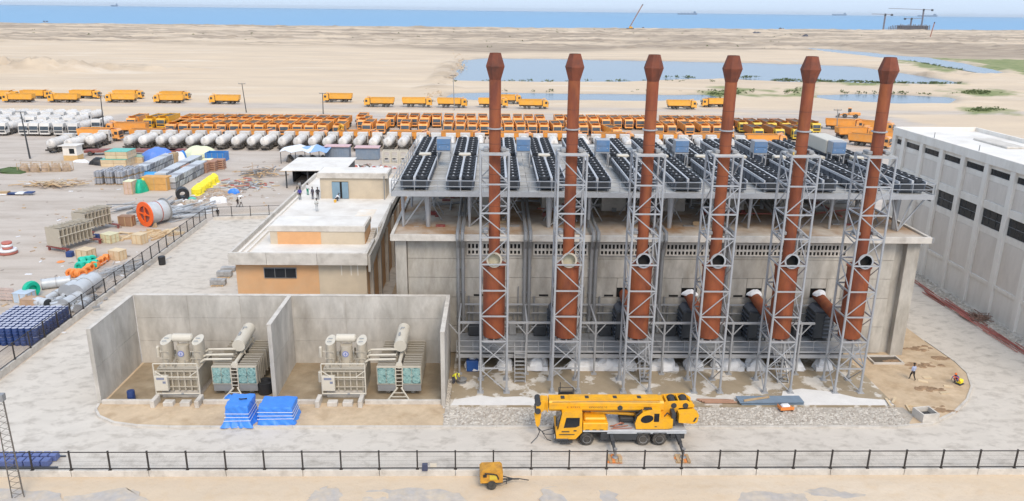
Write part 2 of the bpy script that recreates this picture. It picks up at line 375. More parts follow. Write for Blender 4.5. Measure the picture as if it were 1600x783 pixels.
shore = np.clip(1-water/np.clip(YY/60, 3, 14), 0, 1)
drop = np.clip((YY-coast_y(XX)-18*fbm(XX/120, XX*0, 2))/25, 0, 1); Z = Z*(1-drop)-7*drop
near = np.clip((49.2-YY)/1.5, 0, 1); Z = Z+near*.16*(fbm(XX/3.2, YY/2.2, 88)+.35)
ny, nx = XX.shape
vs = np.stack([XX, YY, Z], -1).reshape(-1, 3)
ii = np.arange(ny*nx).reshape(ny, nx)
fs = np.stack([ii[:-1, :-1], ii[:-1, 1:], ii[1:, 1:], ii[1:, :-1]], -1).reshape(-1, 4)
me = bpy.data.meshes.new('ground'); me.vertices.add(len(vs)); me.vertices.foreach_set('co', vs.ravel())
me.loops.add(fs.size); me.loops.foreach_set('vertex_index', fs.ravel().astype(np.int32)); me.polygons.add(len(fs))
me.polygons.foreach_set('loop_start', np.arange(0, fs.size, 4, dtype=np.int32))
me.polygons.foreach_set('use_smooth', np.ones(len(fs), bool)); me.update(calc_edges=True); me.validate()
at = me.color_attributes.new('cover', 'FLOAT_COLOR', 'POINT')
at.data.foreach_set('color', np.stack([grass, yard, dark, shore], -1).reshape(-1).astype(np.float32))

def land_material():
    m = bpy.data.materials.new('sandy_ground'); m.use_nodes = True; n = m.node_tree; N = n.nodes; L = n.links
    b = N['Principled BSDF']; b.inputs['Roughness'].default_value = .95
    g = N.new('ShaderNodeNewGeometry'); a = N.new('ShaderNodeAttribute'); a.attribute_name = 'cover'
    sp = N.new('ShaderNodeSeparateColor'); L.new(a.outputs['Color'], sp.inputs[0])
    def noise(scale, st=(1, 1, 1), det=7, rg=.62):
        mp = N.new('ShaderNodeMapping'); mp.inputs['Scale'].default_value = st; L.new(g.outputs['Position'], mp.inputs[0])
        t = N.new('ShaderNodeTexNoise'); t.inputs['Scale'].default_value = scale; t.inputs['Detail'].default_value = det; t.inputs['Roughness'].default_value = rg
        L.new(mp.outputs[0], t.inputs[0]); return t.outputs[0]
    def mr(src, a0, a1, c0, c1):
        r = N.new('ShaderNodeMapRange'); [r.inputs[i+1].__setattr__('default_value', v) for i, v in enumerate((a0, a1, c0, c1))]
        L.new(src, r.inputs[0]); return r.outputs[0]
    def mix(f, x, y):
        k = N.new('ShaderNodeMix'); k.data_type = 'RGBA'
        L.new(f, k.inputs[0])
        for i, q in ((6, x), (7, y)):
            if isinstance(q, tuple): k.inputs[i].default_value = (*q, 1)
            else: L.new(q, k.inputs[i])
        return k.outputs[2]
    def mul(x, y):
        k = N.new('ShaderNodeMath'); k.operation = 'MULTIPLY'; L.new(x, k.inputs[0]); L.new(y, k.inputs[1]); return k.outputs[0]
    sand = mix(mr(noise(.02, (1, 2.5, 1)), .35, .65, 0, 1), (.64, .51, .365), (.56, .445, .325))
    sand = mix(mr(noise(.012, (.35, 3, 1)), .54, .68, 0, .5), sand, (.47, .38, .285))       # long darker streaks
    sand = mix(mr(noise(.035, (.3, 2.4, 1)), .57, .68, 0, .4), sand, (.44, .35, .26))
    sand = mix(mr(noise(.03, (.4, 2, 1)), .56, .68, 0, .8), sand, (.68, .585, .47))
    sand = mix(mr(noise(.9), .5, .72, 0, .35), sand, (.56, .4, .235))
    sand = mix(mr(noise(6.0, det=4), .6, .75, 0, .35), sand, (.3, .22, .15))
    tr = mix(mr(noise(.2, (.3, 1.6, 1)), .45, .66, 0, .9), (.5, .435, .375), (.385, .325, .27))
    tr = mix(mr(noise(.09), .5, .7, 0, .6), tr, (.53, .47, .41)); tr = mix(mr(noise(1.6), .58, .74, 0, .5), tr, (.3, .265, .23))
    gr = mix(mr(noise(.12), .38, .62, 0, 1), (.16, .2, .06), (.29, .29, .13)); gr = mix(mr(noise(.5), .55, .7, 0, .6), gr, (.08, .12, .035))
    dk = mix(mr(noise(.05, (.35, 2.4, 1)), .4, .6, 0, 1), (.37, .285, .205), (.245, .19, .135))
    c = mix(mul(a.outputs['Alpha'], mr(noise(.1), .3, .6, .2, .8)), sand, (.34, .29, .235))
    c = mix(mul(sp.outputs[2], mr(noise(.06, (.5, 1.6, 1)), .35, .55, .55, 1)), c, dk)
    c = mix(sp.outputs[1], c, tr); c = mix(sp.outputs[0], c, gr)
    L.new(c, b.inputs['Base Color'])
    bp = N.new('ShaderNodeBump'); bp.inputs['Strength'].default_value = .6; bp.inputs['Distance'].default_value = .12
    L.new(noise(1.4, det=9), bp.inputs['Height']); L.new(bp.outputs[0], b.inputs['Normal']); return m
me.materials.append(land_material())
tag(obj('ground', me), kind='structure')

def water_mat(name, col, rough, bump):
    m = bpy.data.materials.new(name); m.use_nodes = True; N = m.node_tree.nodes; L = m.node_tree.links; b = N['Principled BSDF']
    b.inputs['Base Color'].default_value = (*col, 1); b.inputs['Roughness'].default_value = rough; b.inputs['IOR'].default_value = 1.33
    t = N.new('ShaderNodeTexNoise'); t.inputs['Scale'].default_value = .35; t.inputs['Detail'].default_value = 4
    g = N.new('ShaderNodeNewGeometry'); mp = N.new('ShaderNodeMapping'); mp.inputs['Scale'].default_value = (.35, 1, 1); L.new(g.outputs['Position'], mp.inputs[0]); L.new(mp.outputs[0], t.inputs[0])
    bp = N.new('ShaderNodeBump'); bp.inputs['Strength'].default_value = .4; bp.inputs['Distance'].default_value = bump; L.new(t.outputs[0], bp.inputs['Height']); L.new(bp.outputs[0], b.inputs['Normal'])
    return m
m_sea = water_mat('sea_water', (.13, .3, .48), .4, .25); m_pond = water_mat('pond_water', (.13, .18, .235), .2, .03)
b = MB(); b.add([(-40000, 1380, -1.6), (40000, 1380, -1.6), (40000, 30000, -1.6), (-40000, 30000, -1.6)], [(0, 1, 2, 3)]); tag(b.build('sea', m_sea), kind='structure')
for p in PONDS:
    c = Vector((sum(q[0] for q in p)/len(p), sum(q[1] for q in p)/len(p)))
    q = []
    for x, y in p:
        v = Vector((x, y)); d = (v-c); v = v+d.normalized()*8; q.append((v.x, v.y, -.42))
    b = MB(); b.add(q, [tuple(range(len(q)))]); o = b.build('pond_water', m_pond); tag(o, kind='structure')
    if o.data.polygons[0].normal.z < 0: o.data.flip_normals()

m_gp = mat('grey_hard_patch', (.43, .395, .365), .9, var=.12, sc=2, dirt=(.6, .48, .33), damt=.8, dsc=.8, dthr=.52)
for p in GREYF:
    q = []
    for i in range(len(p)):
        a, c_ = Vector(p[i]), Vector(p[(i+1) % len(p)])
        for j in range(7): v = a.lerp(c_, j/7); q.append((v.x+random.uniform(-.22, .22), v.y+random.uniform(-.16, .16), .085))
    b = MB(); b.add(q, [tuple(range(len(q)))]); o = b.build('hard_ground_patch', m_gp); tag(o, kind='structure')
    if o.data.polygons[0].normal.z < 0: o.data.flip_normals()
# paved road round the plant, raised island with kerb, pad, gravel
def road_material():
    m = mat('pale_road', (.535, .482, .415), .9, var=.07, sc=.6, two=(.605, .555, .49), twothr=.5, twosc=.05, tws=.22, dirt=(.26, .225, .185), damt=.85, dsc=1.0, dthr=.61, bump=.012, bsc=9, detail=13, st=(.7, 1, 1))
    return m
m_road = road_material()
def sheet(name, pts, z, m, kind='structure'):
    b = MB(); b.add([(x, y, z) for x, y in pts], [tuple(range(len(pts)))]); o = b.build(name, m)
    if o.data.polygons[0].normal.z < 0: o.data.flip_normals()
    return tag(o, kind=kind)
sheet('road_pavement', [(-44.2, 49.8), (80, 49.8), (80, 75), (58, 75), (58, 128), (-33, 128), (-44.9, 124)], .02, m_road)
island = [(-33.3, 60.4), (-33.1, 59.4), (-32.3, 58.3), (-30.7, 57.3), (-28.6, 56.8), (-26, 56.6), (33.3, 56.6), (36.4, 57.1), (39.3, 58.9), (41.8, 61.2), (43.7, 63.7), (44.9, 66.4), (45.2, 69), (44.9, 74), (44.6, 95), (-12, 95), (-12, 70.2), (-33.3, 70.2)]
m_isl = mat('island_sand', (.56, .43, .29), .95, var=.12, sc=1.2, two=(.44, .32, .2), twothr=.57, twosc=.45, tws=.1, dirt=(.27, .19, .12), damt=.55, dsc=.6, dthr=.6, bump=.05, bsc=4, detail=9)
sheet('sand_island', island, .12, m_isl)
kb = MB()
ks = island[:14]
def off(pts, d):
    out = []
    for i, p in enumerate(pts):
        a = Vector(pts[max(i-1, 0)]); c = Vector(pts[min(i+1, len(pts)-1)]); t = (c-a).normalized(); out.append((p[0]+t.y*d, p[1]-t.x*d))
    return out
kin, kout = ks, off(ks, .2)
ko = thing('kerb', None, None, (0, 0, 0)); tag(ko, kind='structure')
for i in range(len(ks)-1):
    n = max(1, int((Vector(ks[i+1])-Vector(ks[i])).length/3.2))
    for j in range(n):
        f = lambda pts, t: (pts[i][0]+(pts[i+1][0]-pts[i][0])*t, pts[i][1]+(pts[i+1][1]-pts[i][1])*t)
        g = .012/max(.1, (Vector(ks[i+1])-Vector(ks[i])).length)
        q = [f(kin, j/n+g), f(kin, (j+1)/n-g), f(kout, (j+1)/n-g), f(kout, j/n+g)]
        MB().prism(q, -.05, .19+random.uniform(-.008, .008)).build('kerb_stone', m_concl, ko)
m_pad = mat('wet_concrete_pad', (.64, .6, .54), .7, var=.1, sc=.8, two=(.33, .265, .18), twothr=.47, twosc=.42, tws=.02, dirt=(.4, .33, .24), damt=.5, dsc=1.2, dthr=.55, detail=8)
b = MB(); b.box(-3.6, 34.8, 59.75, 71.2, .0, .3); tag(b.build('concrete_pad', m_pad), kind='structure')
m_padw = mat('fresh_white_concrete', (.72, .7, .67), .75, var=.06, two=(.42, .38, .32), twothr=.66, twosc=.5, tws=.02)
b = MB(); b.add([(x, y, .304) for x, y in [(-3.5, 59.8), (4, 59.8), (4.2, 60.7), (2.5, 61.4), (.2, 61.2), (-1, 61.6), (-2.4, 61.1), (-3.3, 60.8)]], [tuple(range(8))])
b.add([(x, y, .304) for x, y in [(25.2, 59.85), (34.7, 59.8), (34.7, 60.7), (32, 61.2), (30.2, 62.3), (27.8, 62.9), (25.9, 62.4), (25.4, 61.3)]], [tuple(range(8))]); tag(b.build('white_concrete_patch', m_padw), kind='structure')
sheet('gravel_bed', [(-4, 56.7), (34.3, 56.7), (35.6, 58.2), (35.4, 59.7), (-4, 59.7)], .15, mat('gravel', (.46, .41, .35), .95, var=.3, sc=6, dirt=(.25, .23, .2), damt=.6, dsc=3, bump=.04, bsc=12))
sb = MB()
for i in range(5200):
    x, y = random.uniform(-4, 34.6), random.uniform(56.75, 59.65); r = random.uniform(.06, .17)
    if i < 500: x, y = random.uniform(-4.2, -3.65), random.uniform(59.6, 65)
    q = [(x+r*random.uniform(.7, 1.3)*a, y+r*random.uniform(.7, 1.3)*c, .15+r*.7*random.uniform(.5, 1.1)*e) for a, c, e in ((1, 0, 0), (0, 1, 0), (-1, 0, 0), (0, -1, 0), (.2, .1, 1))]
    sb.add(q, [(0, 1, 4), (1, 2, 4), (2, 3, 4), (3, 0, 4)], random.choice((0, 0, 1, 2)))
tag(sb.build('gravel_stones', [m_stone, mat('pale_stone', (.56, .52, .46), .9, var=.2, sc=4), mat('dark_stone', (.33, .29, .245), .9, var=.2, sc=4)]), kind='stuff')
m_wetfl = mat('damp_brown_floor', (.27, .205, .13), .85, var=.15, sc=.8, two=(.36, .29, .2), twothr=.55, twosc=.35, tws=.1)
sheet('enclosure_floor', [(-33, 60.5), (-4.4, 60.5), (-4.4, 68.5), (-33, 68.5)], .126, m_wetfl)
sheet('wet_ground', [(-4.2, 60), (-3.6, 60), (-3.6, 71), (-4.2, 71)], .126, m_wetfl)

# ================================================================ ENGINE HALL
hall = thing('engine_hall', 'long grey concrete engine hall under the radiator deck, fronted by six rust-red stacks', 'building', (15.8, 71, 0))
HO = Vector((15.8, 71, 0))
def hp(name, b, m, parent=None, smooth=False):      # geometry given in world metres, stored relative to the hall
    b.v = [tuple(Vector(v)-HO) for v in b.v]; o = b.build(name, m, hall, smooth=smooth)
    return o
WX0, WX1, WY, ROOFZ = -9.2, 40.6, 70.8, 12.42
b = MB(); b.box(WX0+.3, WX1-.3, WY+.35, 121.5, 0, 11.9); hp('wall', b, m_hconc)
# front cladding as cast panels with recessed joints and openings left free
CX = [.1+6.3*k for k in range(6)]; PX = [x-3.15 for x in CX]+[CX[5]+3.15]
edges = [WX0+1.1]+PX[:6]+[38.6]
lev = [0.2, 3.0, 6.0, 8.0, 9.9, 11.9]
for i in range(7):
    x0, x1 = edges[i], edges[i+1]
    for a, c in zip(lev, lev[1:]):
        k = i-1
        if k >= 0 and a == 6.0:                      # opening for the exhaust duct
            cx = CX[k]; MB_ = MB()
            for bx in ((x0, cx-.75, a, c), (cx+.75, x1, a, c), (cx-.75, cx+.75, 7.0, c)):
                MB_.box(bx[0]+.02, bx[1]-.02, WY, WY+.34, bx[2]+.02, bx[3]-.02)
            hp('wall_panel', MB_, m_hconc)
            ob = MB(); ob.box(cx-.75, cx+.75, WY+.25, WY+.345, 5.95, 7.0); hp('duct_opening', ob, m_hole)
        else:
            MB_ = MB(); MB_.box(x0+.012, x1-.012, WY+random.uniform(-.006, .006), WY+.34, a+.02, c-.02); hp('wall_panel', MB_, m_hconc)
    if 0 < i < 6:
        s = MB(); s.box(x0+1.2, x0+2.1, WY-.02, WY+.1, 6.1, 6.3); hp('wall_slot', s, m_hole)
# slotted ventilation bands
for i in range(1, 7):
    x0, x1 = edges[i]+.55, edges[i+1]-.55
    if i == 6: x1 = edges[6]+5.4
    vb = MB(); z0, z1 = 10.3, 11.6
    for (za, zb) in ((z0, z0+.1), (10.75, 10.95), (11.4, 11.6)): vb.box(x0, x1, WY-.16, WY-.01, za, zb)
    n = int((x1-x0)/.36)
    for za, zb in ((z0+.1, 10.75), (10.95, 11.4)):
        for j in range(n+1):
            cx = x0+.07+(x1-x0-.14)*j/n; vb.box(cx-.07, cx+.07, WY-.15, WY-.02, za, zb)
    o = hp('vent_louvre', vb, m_concl); o['kind'] = 'stuff'
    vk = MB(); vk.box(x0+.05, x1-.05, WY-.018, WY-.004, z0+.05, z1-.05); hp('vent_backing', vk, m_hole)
for x0, x1 in ((WX0, WX0+1.05), (39.5, 40.75)):
    c = MB(); c.box(x0, x1, WY-.35, WY+.9, 0, 11.92, b=.03); hp('column', c, m_hconc)
for yy in np.arange(78, 120, 6.0):
    for x0, x1 in ((WX0-.3, WX0+.35), (WX1-.35, WX1+.3)):
        c = MB(); c.box(x0, x1, yy, yy+.7, 0, 11.9); hp('column', c, m_hconc)
# roof slab with low upstand
m_hroof = mat('stained_roof', (.5, .44, .37), .85, var=.14, sc=.5, two=(.34, .2, .1), twothr=.5, twosc=.16, tws=.08, dirt=(.62, .58, .52), damt=.6, dsc=.35, dthr=.55)
b = MB(); b.box(-9.35, 41.15, 70.0, 122, 11.95, 12.3); hp('roof', b, m_hroof)
b = MB(); b.box(-9.55, 41.35, 69.75, 70.05, 11.9, 12.5, b=.02); b.box(-9.55, -9.25, 70.06, 122, 11.9, 12.5, b=.02); b.box(41.05, 41.35, 70.06, 122, 11.9, 12.5, b=.02); hp('roof_edge', b, m_concl)
for x, y in ((41.4, 69.9), (41.4, 70.5)):
    c = MB(); c.box(x-.04, x+.16, y-.15, y+.15, 11.95, 12.45, b=.02); hp('bracket', c, m_galvd)

# clutter under the deck on the hall roof
rb = MB()
for i in range(150):
    x, y = random.uniform(-8, 40), random.uniform(73, 100); w, d, h = random.uniform(.15, 1.1), random.uniform(.15, .8), random.uniform(.05, .4)
    rb.box(x, x+w, y, y+d, 12.3, 12.3+h, random.randrange(4))
rb.v = [tuple(Vector(v)-HO) for v in rb.v]
o = rb.build('roof_debris', [m_rubble, m_wood, m_galvd, m_maroon], hall); o['kind'] = 'stuff'
for k in range(34):                                  # pipe runs and cable trays lying about on the roof
    x, y = random.uniform(-8, 38), random.uniform(72.5, 92); ln = random.uniform(2, 7); a = random.choice((0, 0, PI/2, .4)); r_ = random.uniform(.05, .14); z = 12.3+r_+random.choice((0, 0, .5, 1.6))
    b = MB(); b.cyl((x, y, z), (min(x+ln*math.cos(a), 40), y+ln*math.sin(a), z), r_, n=7); hp('roof_pipe', b, random.choice((m_galvd, m_galv, m_red, m_galv)))
for k in range(12):
    x = -7+k*4.0
    for d_ in (0, 2.6):
        for xa, xb in ((x, x+1.9), (x+1.9, x)): b = MB(); b.bar((xa, 75.5+d_, 12.4), (xb, 75.5+d_, 15.6), .1); hp('roof_brace', b, m_galvd)
for k in range(6):                                   # roof exhaust boxes of the engine bays
    x = CX[k]
    b = MB(); b.box(x-1.3, x+1.3, 80, 86, 12.3, 14.6, b=.05); hp('roof_monitor', b, m_concl)
    b = MB(); b.box(x+1.6, x+1.72, 79, 96, 13.2, 15.2); hp('mesh_screen', b, m_galvd)

# paired down-pipes from the deck across the roof edge and down the wall
for i in range(6):
    x = PX[i]
    t = thing('cooling_pipe_pair', 'pair of grey cooling pipes running down the hall wall, %s pair from the left' % ORD[i], 'pipe', (x, WY, 0), 0, 'cooling pipe pairs on the hall wall')
    for dx in (-.22, .22):
        p = MB(); p.tube([(dx, 10, 15.2), (dx, 8.5, 13.6), (dx, 2.2, 12.95), (dx, -1.35, 12.9), (dx, -1.5, 12.2), (dx, -.6, 11.2), (dx, -.42, 10), (dx, -.42, 2.6)], .17, 8); p.build('pipe', m_galvd, t, smooth=True)
    p = MB()
    for z in (4, 6.5, 9): p.box(-.45, .45, -.3, -.04, z, z+.1)
    p.build('clamp', m_galv, t)

# ---------------------------------------------------------------- radiator deck
DZ, DX0, DX1, DY0, DY1 = 16.2, -9.45, 41.6, 71.2, 99
deck = thing('radiator_deck', 'grey steel deck on legs over the hall roof carrying the black fans', 'platform', (DX0, DY0, DZ))
DO = Vector((DX0, DY0, DZ))
def dp(name, b, m): b.v = [tuple(Vector(v)-DO) for v in b.v]; return b.build(name, m, deck)
nxp, nyp = 8, 24; pw, pd = (DX1-DX0)/nxp, (DY1-DY0)/nyp
pm = MB(); pm.box(.02, pw-.02, .045, pd-.045, -.06, 0); pm = pm.mesh('grating_panel', m_grate)
for i in range(nxp):
    for j in range(nyp): obj('grating_panel', pm, deck, (i*pw, j*pd, random.uniform(-.012, .012)))
b = MB(); b.box(DX0, DX1, DY0-.06, DY0-.01, DZ-.38, DZ+.1); b.box(DX0-.06, DX0-.01, DY0, DY1, DZ-.38, DZ+.1); b.box(DX1+.01, DX1+.06, DY0, DY1, DZ-.38, DZ+.1); b.box(DX0, DX1, DY1+.01, DY1+.06, DZ-.38, DZ+.1); dp('edge_beam', b, m_galv)
for yy in np.arange(DY0+2, DY1, 4.0):
    b = MB(); b.box(DX0+.05, DX1-.05, yy, yy+.2, DZ-.5, DZ-.08); dp('joist', b, m_galv)
legx = [-8.7, -6.3, -2.3, 1.5, 5.4, 9.3, 13.2, 17.2, 21.2, 25, 29, 33, 36.6, 39.4]
for r_, yy in enumerate((73.4, 81.5, 89.5, 97.5)):
    for i, x in enumerate(legx):
        b = MB(); w = .36 if i % 3 == 1 else .2
        b.cyl((x, yy, 12.3), (x, yy, 15.72), w*.55, w, 8); dp('leg', b, m_galv)
        if r_ == 0 and i < len(legx)-1 and i % 2 == 0:
            b = MB(); b.bar((x+.1, yy+.3, 12.4), (legx[i+1], yy+.3, 15.65), .12); dp('brace', b, m_galv)
for (x0, z0, x1, z1) in ((39.4, 12.4, 38.2, 15.7), (39.4, 12.4, 41.4, 15.7), (39.4, 12.4, 40.2, 15.7)):
    b = MB(); b.bar((x0, 72.6, z0), (x1, 72.2, z1), .14); dp('brace', b, m_galv)
def railing(parent, pts, h=1.1, sp=2.1, m=None, org=Vector((0, 0, 0))):
    m = m or m_galv
    for a, c in zip(pts, pts[1:]):
        a, c = Vector(a)-org, Vector(c)-org; n = max(1, round((c-a).length/sp))
        for z in (h, h*.52):
            q = MB(); q.cyl(a+Vector((0, 0, z)), c+Vector((0, 0, z)), .035, n=5); q.build('rail', m, parent)
        for i in range(n+1):
            p = a+(c-a)*(i/n); q = MB(); q.cyl(p, p+Vector((0, 0, h)), .035, n=5); q.build('rail_post', m, parent)
railing(deck, [(DX0, DY1, DZ), (DX0, DY0, DZ), (DX1, DY0, DZ), (DX1, DY1, DZ)], org=DO)

# radiators: pairs of fan rows
fanm = MB(); fanm.lathe((0, 0, 0), [(.46, 0), (.52, .06), (.52, .38), (.45, .4), (.43, .22)], 14, 0); fanm.lathe((0, 0, .22), [(.1, 0), (.1, .14), (.0, .18)], 8, 1)
for k in range(4): fanm.box(.1, .43, -.07, .07, .24, .27, 0, M=Matrix.Rotation(k*PI/2+.4, 4, 'Z'))
fanm = fanm.mesh('fan', [m_black, m_hub])
L = 11.3
def radiator(loc, label, grp):
    t = thing('fan_radiator', label, 'radiator', loc, 0, grp)
    h = MB(); h.box(0, 2.55, 0, L, .25, 1.0, b=.03)
    h.build('housing', m_navy, t)
    for k in range(8):
        for s in (0, 1):
            q = MB(); x = -.02 if s == 0 else 2.57
            q.box(min(x, x+(.02 if s else -.02)), max(x, x+(.02 if s else -.02)), .1+k*L/8, (k+1)*L/8-.1, .3, .95); q.build('side_panel', m_navy, t)
    q = MB(); q.box(1.17, 1.38, .05, L-.05, 1.0, 1.3); q.build('centre_beam', m_hub, t)
    for s in (-.06, 2.55):
        q = MB(); q.box(s-.03, s+.09, 0, L, .98, 1.2); q.build('side_beam', m_hub, t)
    for y in (.3, L/2, L-.5):
        for x in (.1, 2.3):
            q = MB(); q.box(x, x+.15, y, y+.15, 0, .25); q.build('foot', m_galv, t)
    q = MB(); q.box(.2, 1.1, -.04, 0, .35, .95); q.box(1.45, 2.35, -.04, 0, .35, .95); q.build('end_panel', m_black, t)
    for k in range(8):
        for x in (.6, 1.95): obj('fan', fanm, t, (x, .72+k*(L-1.44)/7, 1.0), k*.7)
    return t
GX = [-8.67+4.29*k for k in range(12)]
rad0 = None
for r_, y in enumerate((71.9, 84.8)):
    for k, x in enumerate(GX):
        lab = 'black fan radiator in the %s row on the deck, %s from the left' % (('front', 'back')[r_], ORD[k]); g = 'fan radiators on the deck'
        if rad0 is None: rad0 = radiator((x, y, DZ), lab, g)
        else: dup(rad0, (x, y, DZ), None, lab)
for k, x in enumerate(GX):
    t = thing('header_tank', 'white header tank between the two radiator rows, %s from the left' % ORD[k], 'tank', (x+1.27, 84.0, DZ), 0, 'header tanks on the deck')
    q = MB(); q.box(-.65, .65, -.45, .45, .7, 1.45, b=.08); q.build('tank', m_beigel, t)
    [MB().box(a, a+.12, c, c+.12, 0, .7).build('stand_leg', m_galv, t) for a in (-.6, .48) for c in (-.4, .28)]

# blue fronted intake filter houses
filt0 = None
for k in range(6):
    loc = (PX[k]-1.9+1.2, 91.2, DZ+1.05); lab = 'blue fronted air intake filter box above the deck, %s from the left' % ORD[k]
    loc = (-5.33+8.52*k, 83.0, DZ+1.85)
    if filt0 is None:
        filt0 = t = thing('intake_filter', lab, 'filter box', loc, 0, 'air intake filters on the deck')
        q = MB(); q.box(-.76, .76, .05, 1.3, 0, 1.32, b=.04); q.build('body', m_galv, t)
        q = MB(); q.box(-.7, .7, -.03, .05, .06, .64); q.box(-.7, .7, -.03, .05, .68, 1.27); q.build('louvre_front', m_ltblue, t)
        q = MB(); q.cyl((-.45, -.05, .42), (-.45, -.03, .42), .05, n=8); q.cyl((.45, -.05, .42), (.45, -.03, .42), .05, n=8); q.build('latch', m_hub, t)
        q = MB(); q.box(-.76, .76, 0, .1, -.12, 0); q.build('stand_beam', m_galv, t); [MB().box(a, a+.1, c, c+.1, -1.85, 0).build('stand_leg', m_galv, t) for a in (-.74, .64) for c in (.1, 1.15)]
    else:
        t = dup(filt0, loc, None, lab)
        if k == 5: q = MB(); q.box(-.9, 1.1, 1.32, 6.5, -.2, 1.3, b=.08); q.build('white_duct_body', m_beigel, t)

# ---------------------------------------------------------------- six stacks and their towers
def sides(): return [((0, 0), (1, 0)), ((1, 0), (1, 1)), ((1, 1), (0, 1)), ((0, 1), (0, 0))]
TZ = [0.3, 2.62, 5.17, 7.48, 9.81, 12.14, 14.49, 16.56, 18.97, 21.4]
TW, TD = 2.3, 2.5
def tower(loc, label):
    t = thing('stack_tower', label, 'steel tower', loc, 0, 'lattice towers round the stacks')
    xs, ys = (-TW/2, TW/2), (-TD/2, TD/2)
    for x in xs:
        for y in ys:
            q = MB(); q.cyl((x, y, .38), (x, y, 21.4), .105, .09, 8); o = q.build('post', m_galv, t, smooth=True)
            q = MB(); q.box(x-.28, x+.28, y-.28, y+.28, .3, .36); q.cyl((x, y, .36), (x, y, .7), .18, n=8); q.build('base_plate', m_galv, o)
    for i in range(len(TZ)):
        z = TZ[i]
        for (a, c) in sides():
            p, q_ = (xs[a[0]], ys[a[1]]), (xs[c[0]], ys[c[1]])
            if i > 0:
                q = MB(); q.bar((*p, z), (*q_, z), .1, .12); q.build('crossbar', m_galv, t)
            if i < len(TZ)-1:
                z1 = TZ[i+1]
                u, v = (p, q_) if (i % 2 == 0) == (a[1] == 0 and c[1] == 0) else (q_, p)
                if a[1] == 0 and c[1] == 0: u, v = (q_, p) if i % 2 == 0 else (p, q_)
                q = MB(); q.cyl((*u, z+.08), (*v, z1-.08), .05, n=6); q.build('brace', m_galv, t)
                if i == 1 and a[1] == c[1]: q = MB(); q.cyl((*v, z+.3), (*u, z1-.3), .05, n=6); q.build('brace', m_galv, t)
    for z in (14.6, 21.5):                                # guide shoes holding the pipe
        for x in (-.72, .72):
            q = MB(); q.box(x-.2, x+.2, -.5, .5, z, z+.3, b=.05); q.box(min(x, x*1.6), max(x, x*1.6), -.12, .12, z-.05, z+.1); q.build('guide_shoe', m_galvd, t)
    q = MB(); q.box(xs[0], xs[1], ys[0], ys[0]+.5, 21.46, 21.5); q.box(xs[0], xs[0]+.45, ys[0]+.5, ys[1], 21.46, 21.5); q.box(xs[1]-.45, xs[1], ys[0]+.5, ys[1], 21.46, 21.5); q.build('top_walkway', m_grate, t)
    return t
m_mouthl = mat('cream_duct_lining', (.5, .47, .36), .7, var=.15, sc=2, dirt=(.3, .22, .12), damt=.5, dsc=2)
def stack(loc, label, light):
    t = thing('exhaust_stack', label, 'chimney', loc, 0, 'rust red stacks')
    q = MB(); q.lathe((0, 0, 0), [(.5, 5.05), (.93, 5.25), (.95, 5.3), (.95, 11.7), (1.04, 11.7), (1.04, 11.82), (.7, 11.86), (.5, 11.95)], 28); lo = q.build('silencer_drum', m_rust, t, smooth=True)
    q = MB()
    for z in (7.45, 9.7): q.lathe((0, 0, z), [(.952, 0), (.965, .0), (.965, .05), (.952, .05)], 28)
    q.build('weld_seam', m_rustd, lo)
    q = MB(); q.lathe((0, 0, 0), [(.48, 11.95), (.48, 27.2)], 22); up_ = q.build('flue_pipe', m_rust, t, smooth=True)
    q = MB()
    for z in (14.2, 16.9, 19.6, 22.1, 24.9): q.lathe((0, 0, z), [(.482, 0), (.489, .0), (.489, .04), (.482, .04)], 22)
    q.build('weld_seam', m_rustd, up_)
    q = MB(); q.lathe((0, 0, 0), [(.485, 27.2), (.8, 28.25), (.47, 29.27), (.44, 29.27), (.72, 28.25), (.44, 27.3)], 8); q.build('stack_head', m_rusth, t)
    q = MB(); q.lathe((0, 0, 23.3), [(.5, 0), (.62, .0), (.62, .1), (.5, .1)], 20); q.build('collar', m_galv, t)
    # open duct stub facing the front
    q = MB(); d = Vector((0, -1, .12)).normalized()
    c0 = Vector((0, -.45, 12.4)); c1 = c0+d*.6
    q.cyl(c0, c1, .58, n=22, caps=False); q.cyl(c1+d*.005, c0, .52, n=22, mi=1, caps=False); q.cyl(c0+d*.06, c0+d*.07, .52, n=22, mi=2)
    n = 22; o_ = len(q.v)
    q.cyl(c1-d*.06, c1+d*.01, .66, n=22, mi=3, caps=False)
    a = d.cross(Vector((0, 0, 1))).normalized(); b_ = d.cross(a); vs = []
    for r in (.66, .52):
        for i in range(n): an = 2*PI*(i+.5)/n; vs.append(c1+d*.012+a*(r*math.cos(an))+b_*(r*math.sin(an)))
    q.add(vs, [(i, (i+1) % n, n+(i+1) % n, n+i) for i in range(n)], 3)
    q.build('open_duct_mouth', [m_rust, m_mouthl if light else m_hole, m_mouthl if light else m_hole, m_beige if light else m_galv], t, smooth=True)
    q = MB(); q.box(-.9, .9, -.9, .9, 4.85, 5.04, b=.02)
    for k in range(8): q.box(.55, .95, -.06, .06, 4.95, 5.2, M=Matrix.Rotation(k*PI/4, 4, 'Z'))
    q.build('support_ring', m_galv, t); return t
POSN = ['leftmost', 'second from the left', 'third from the left', 'fourth from the left', 'second from the right', 'rightmost']
tw0 = None; TY = 63.4
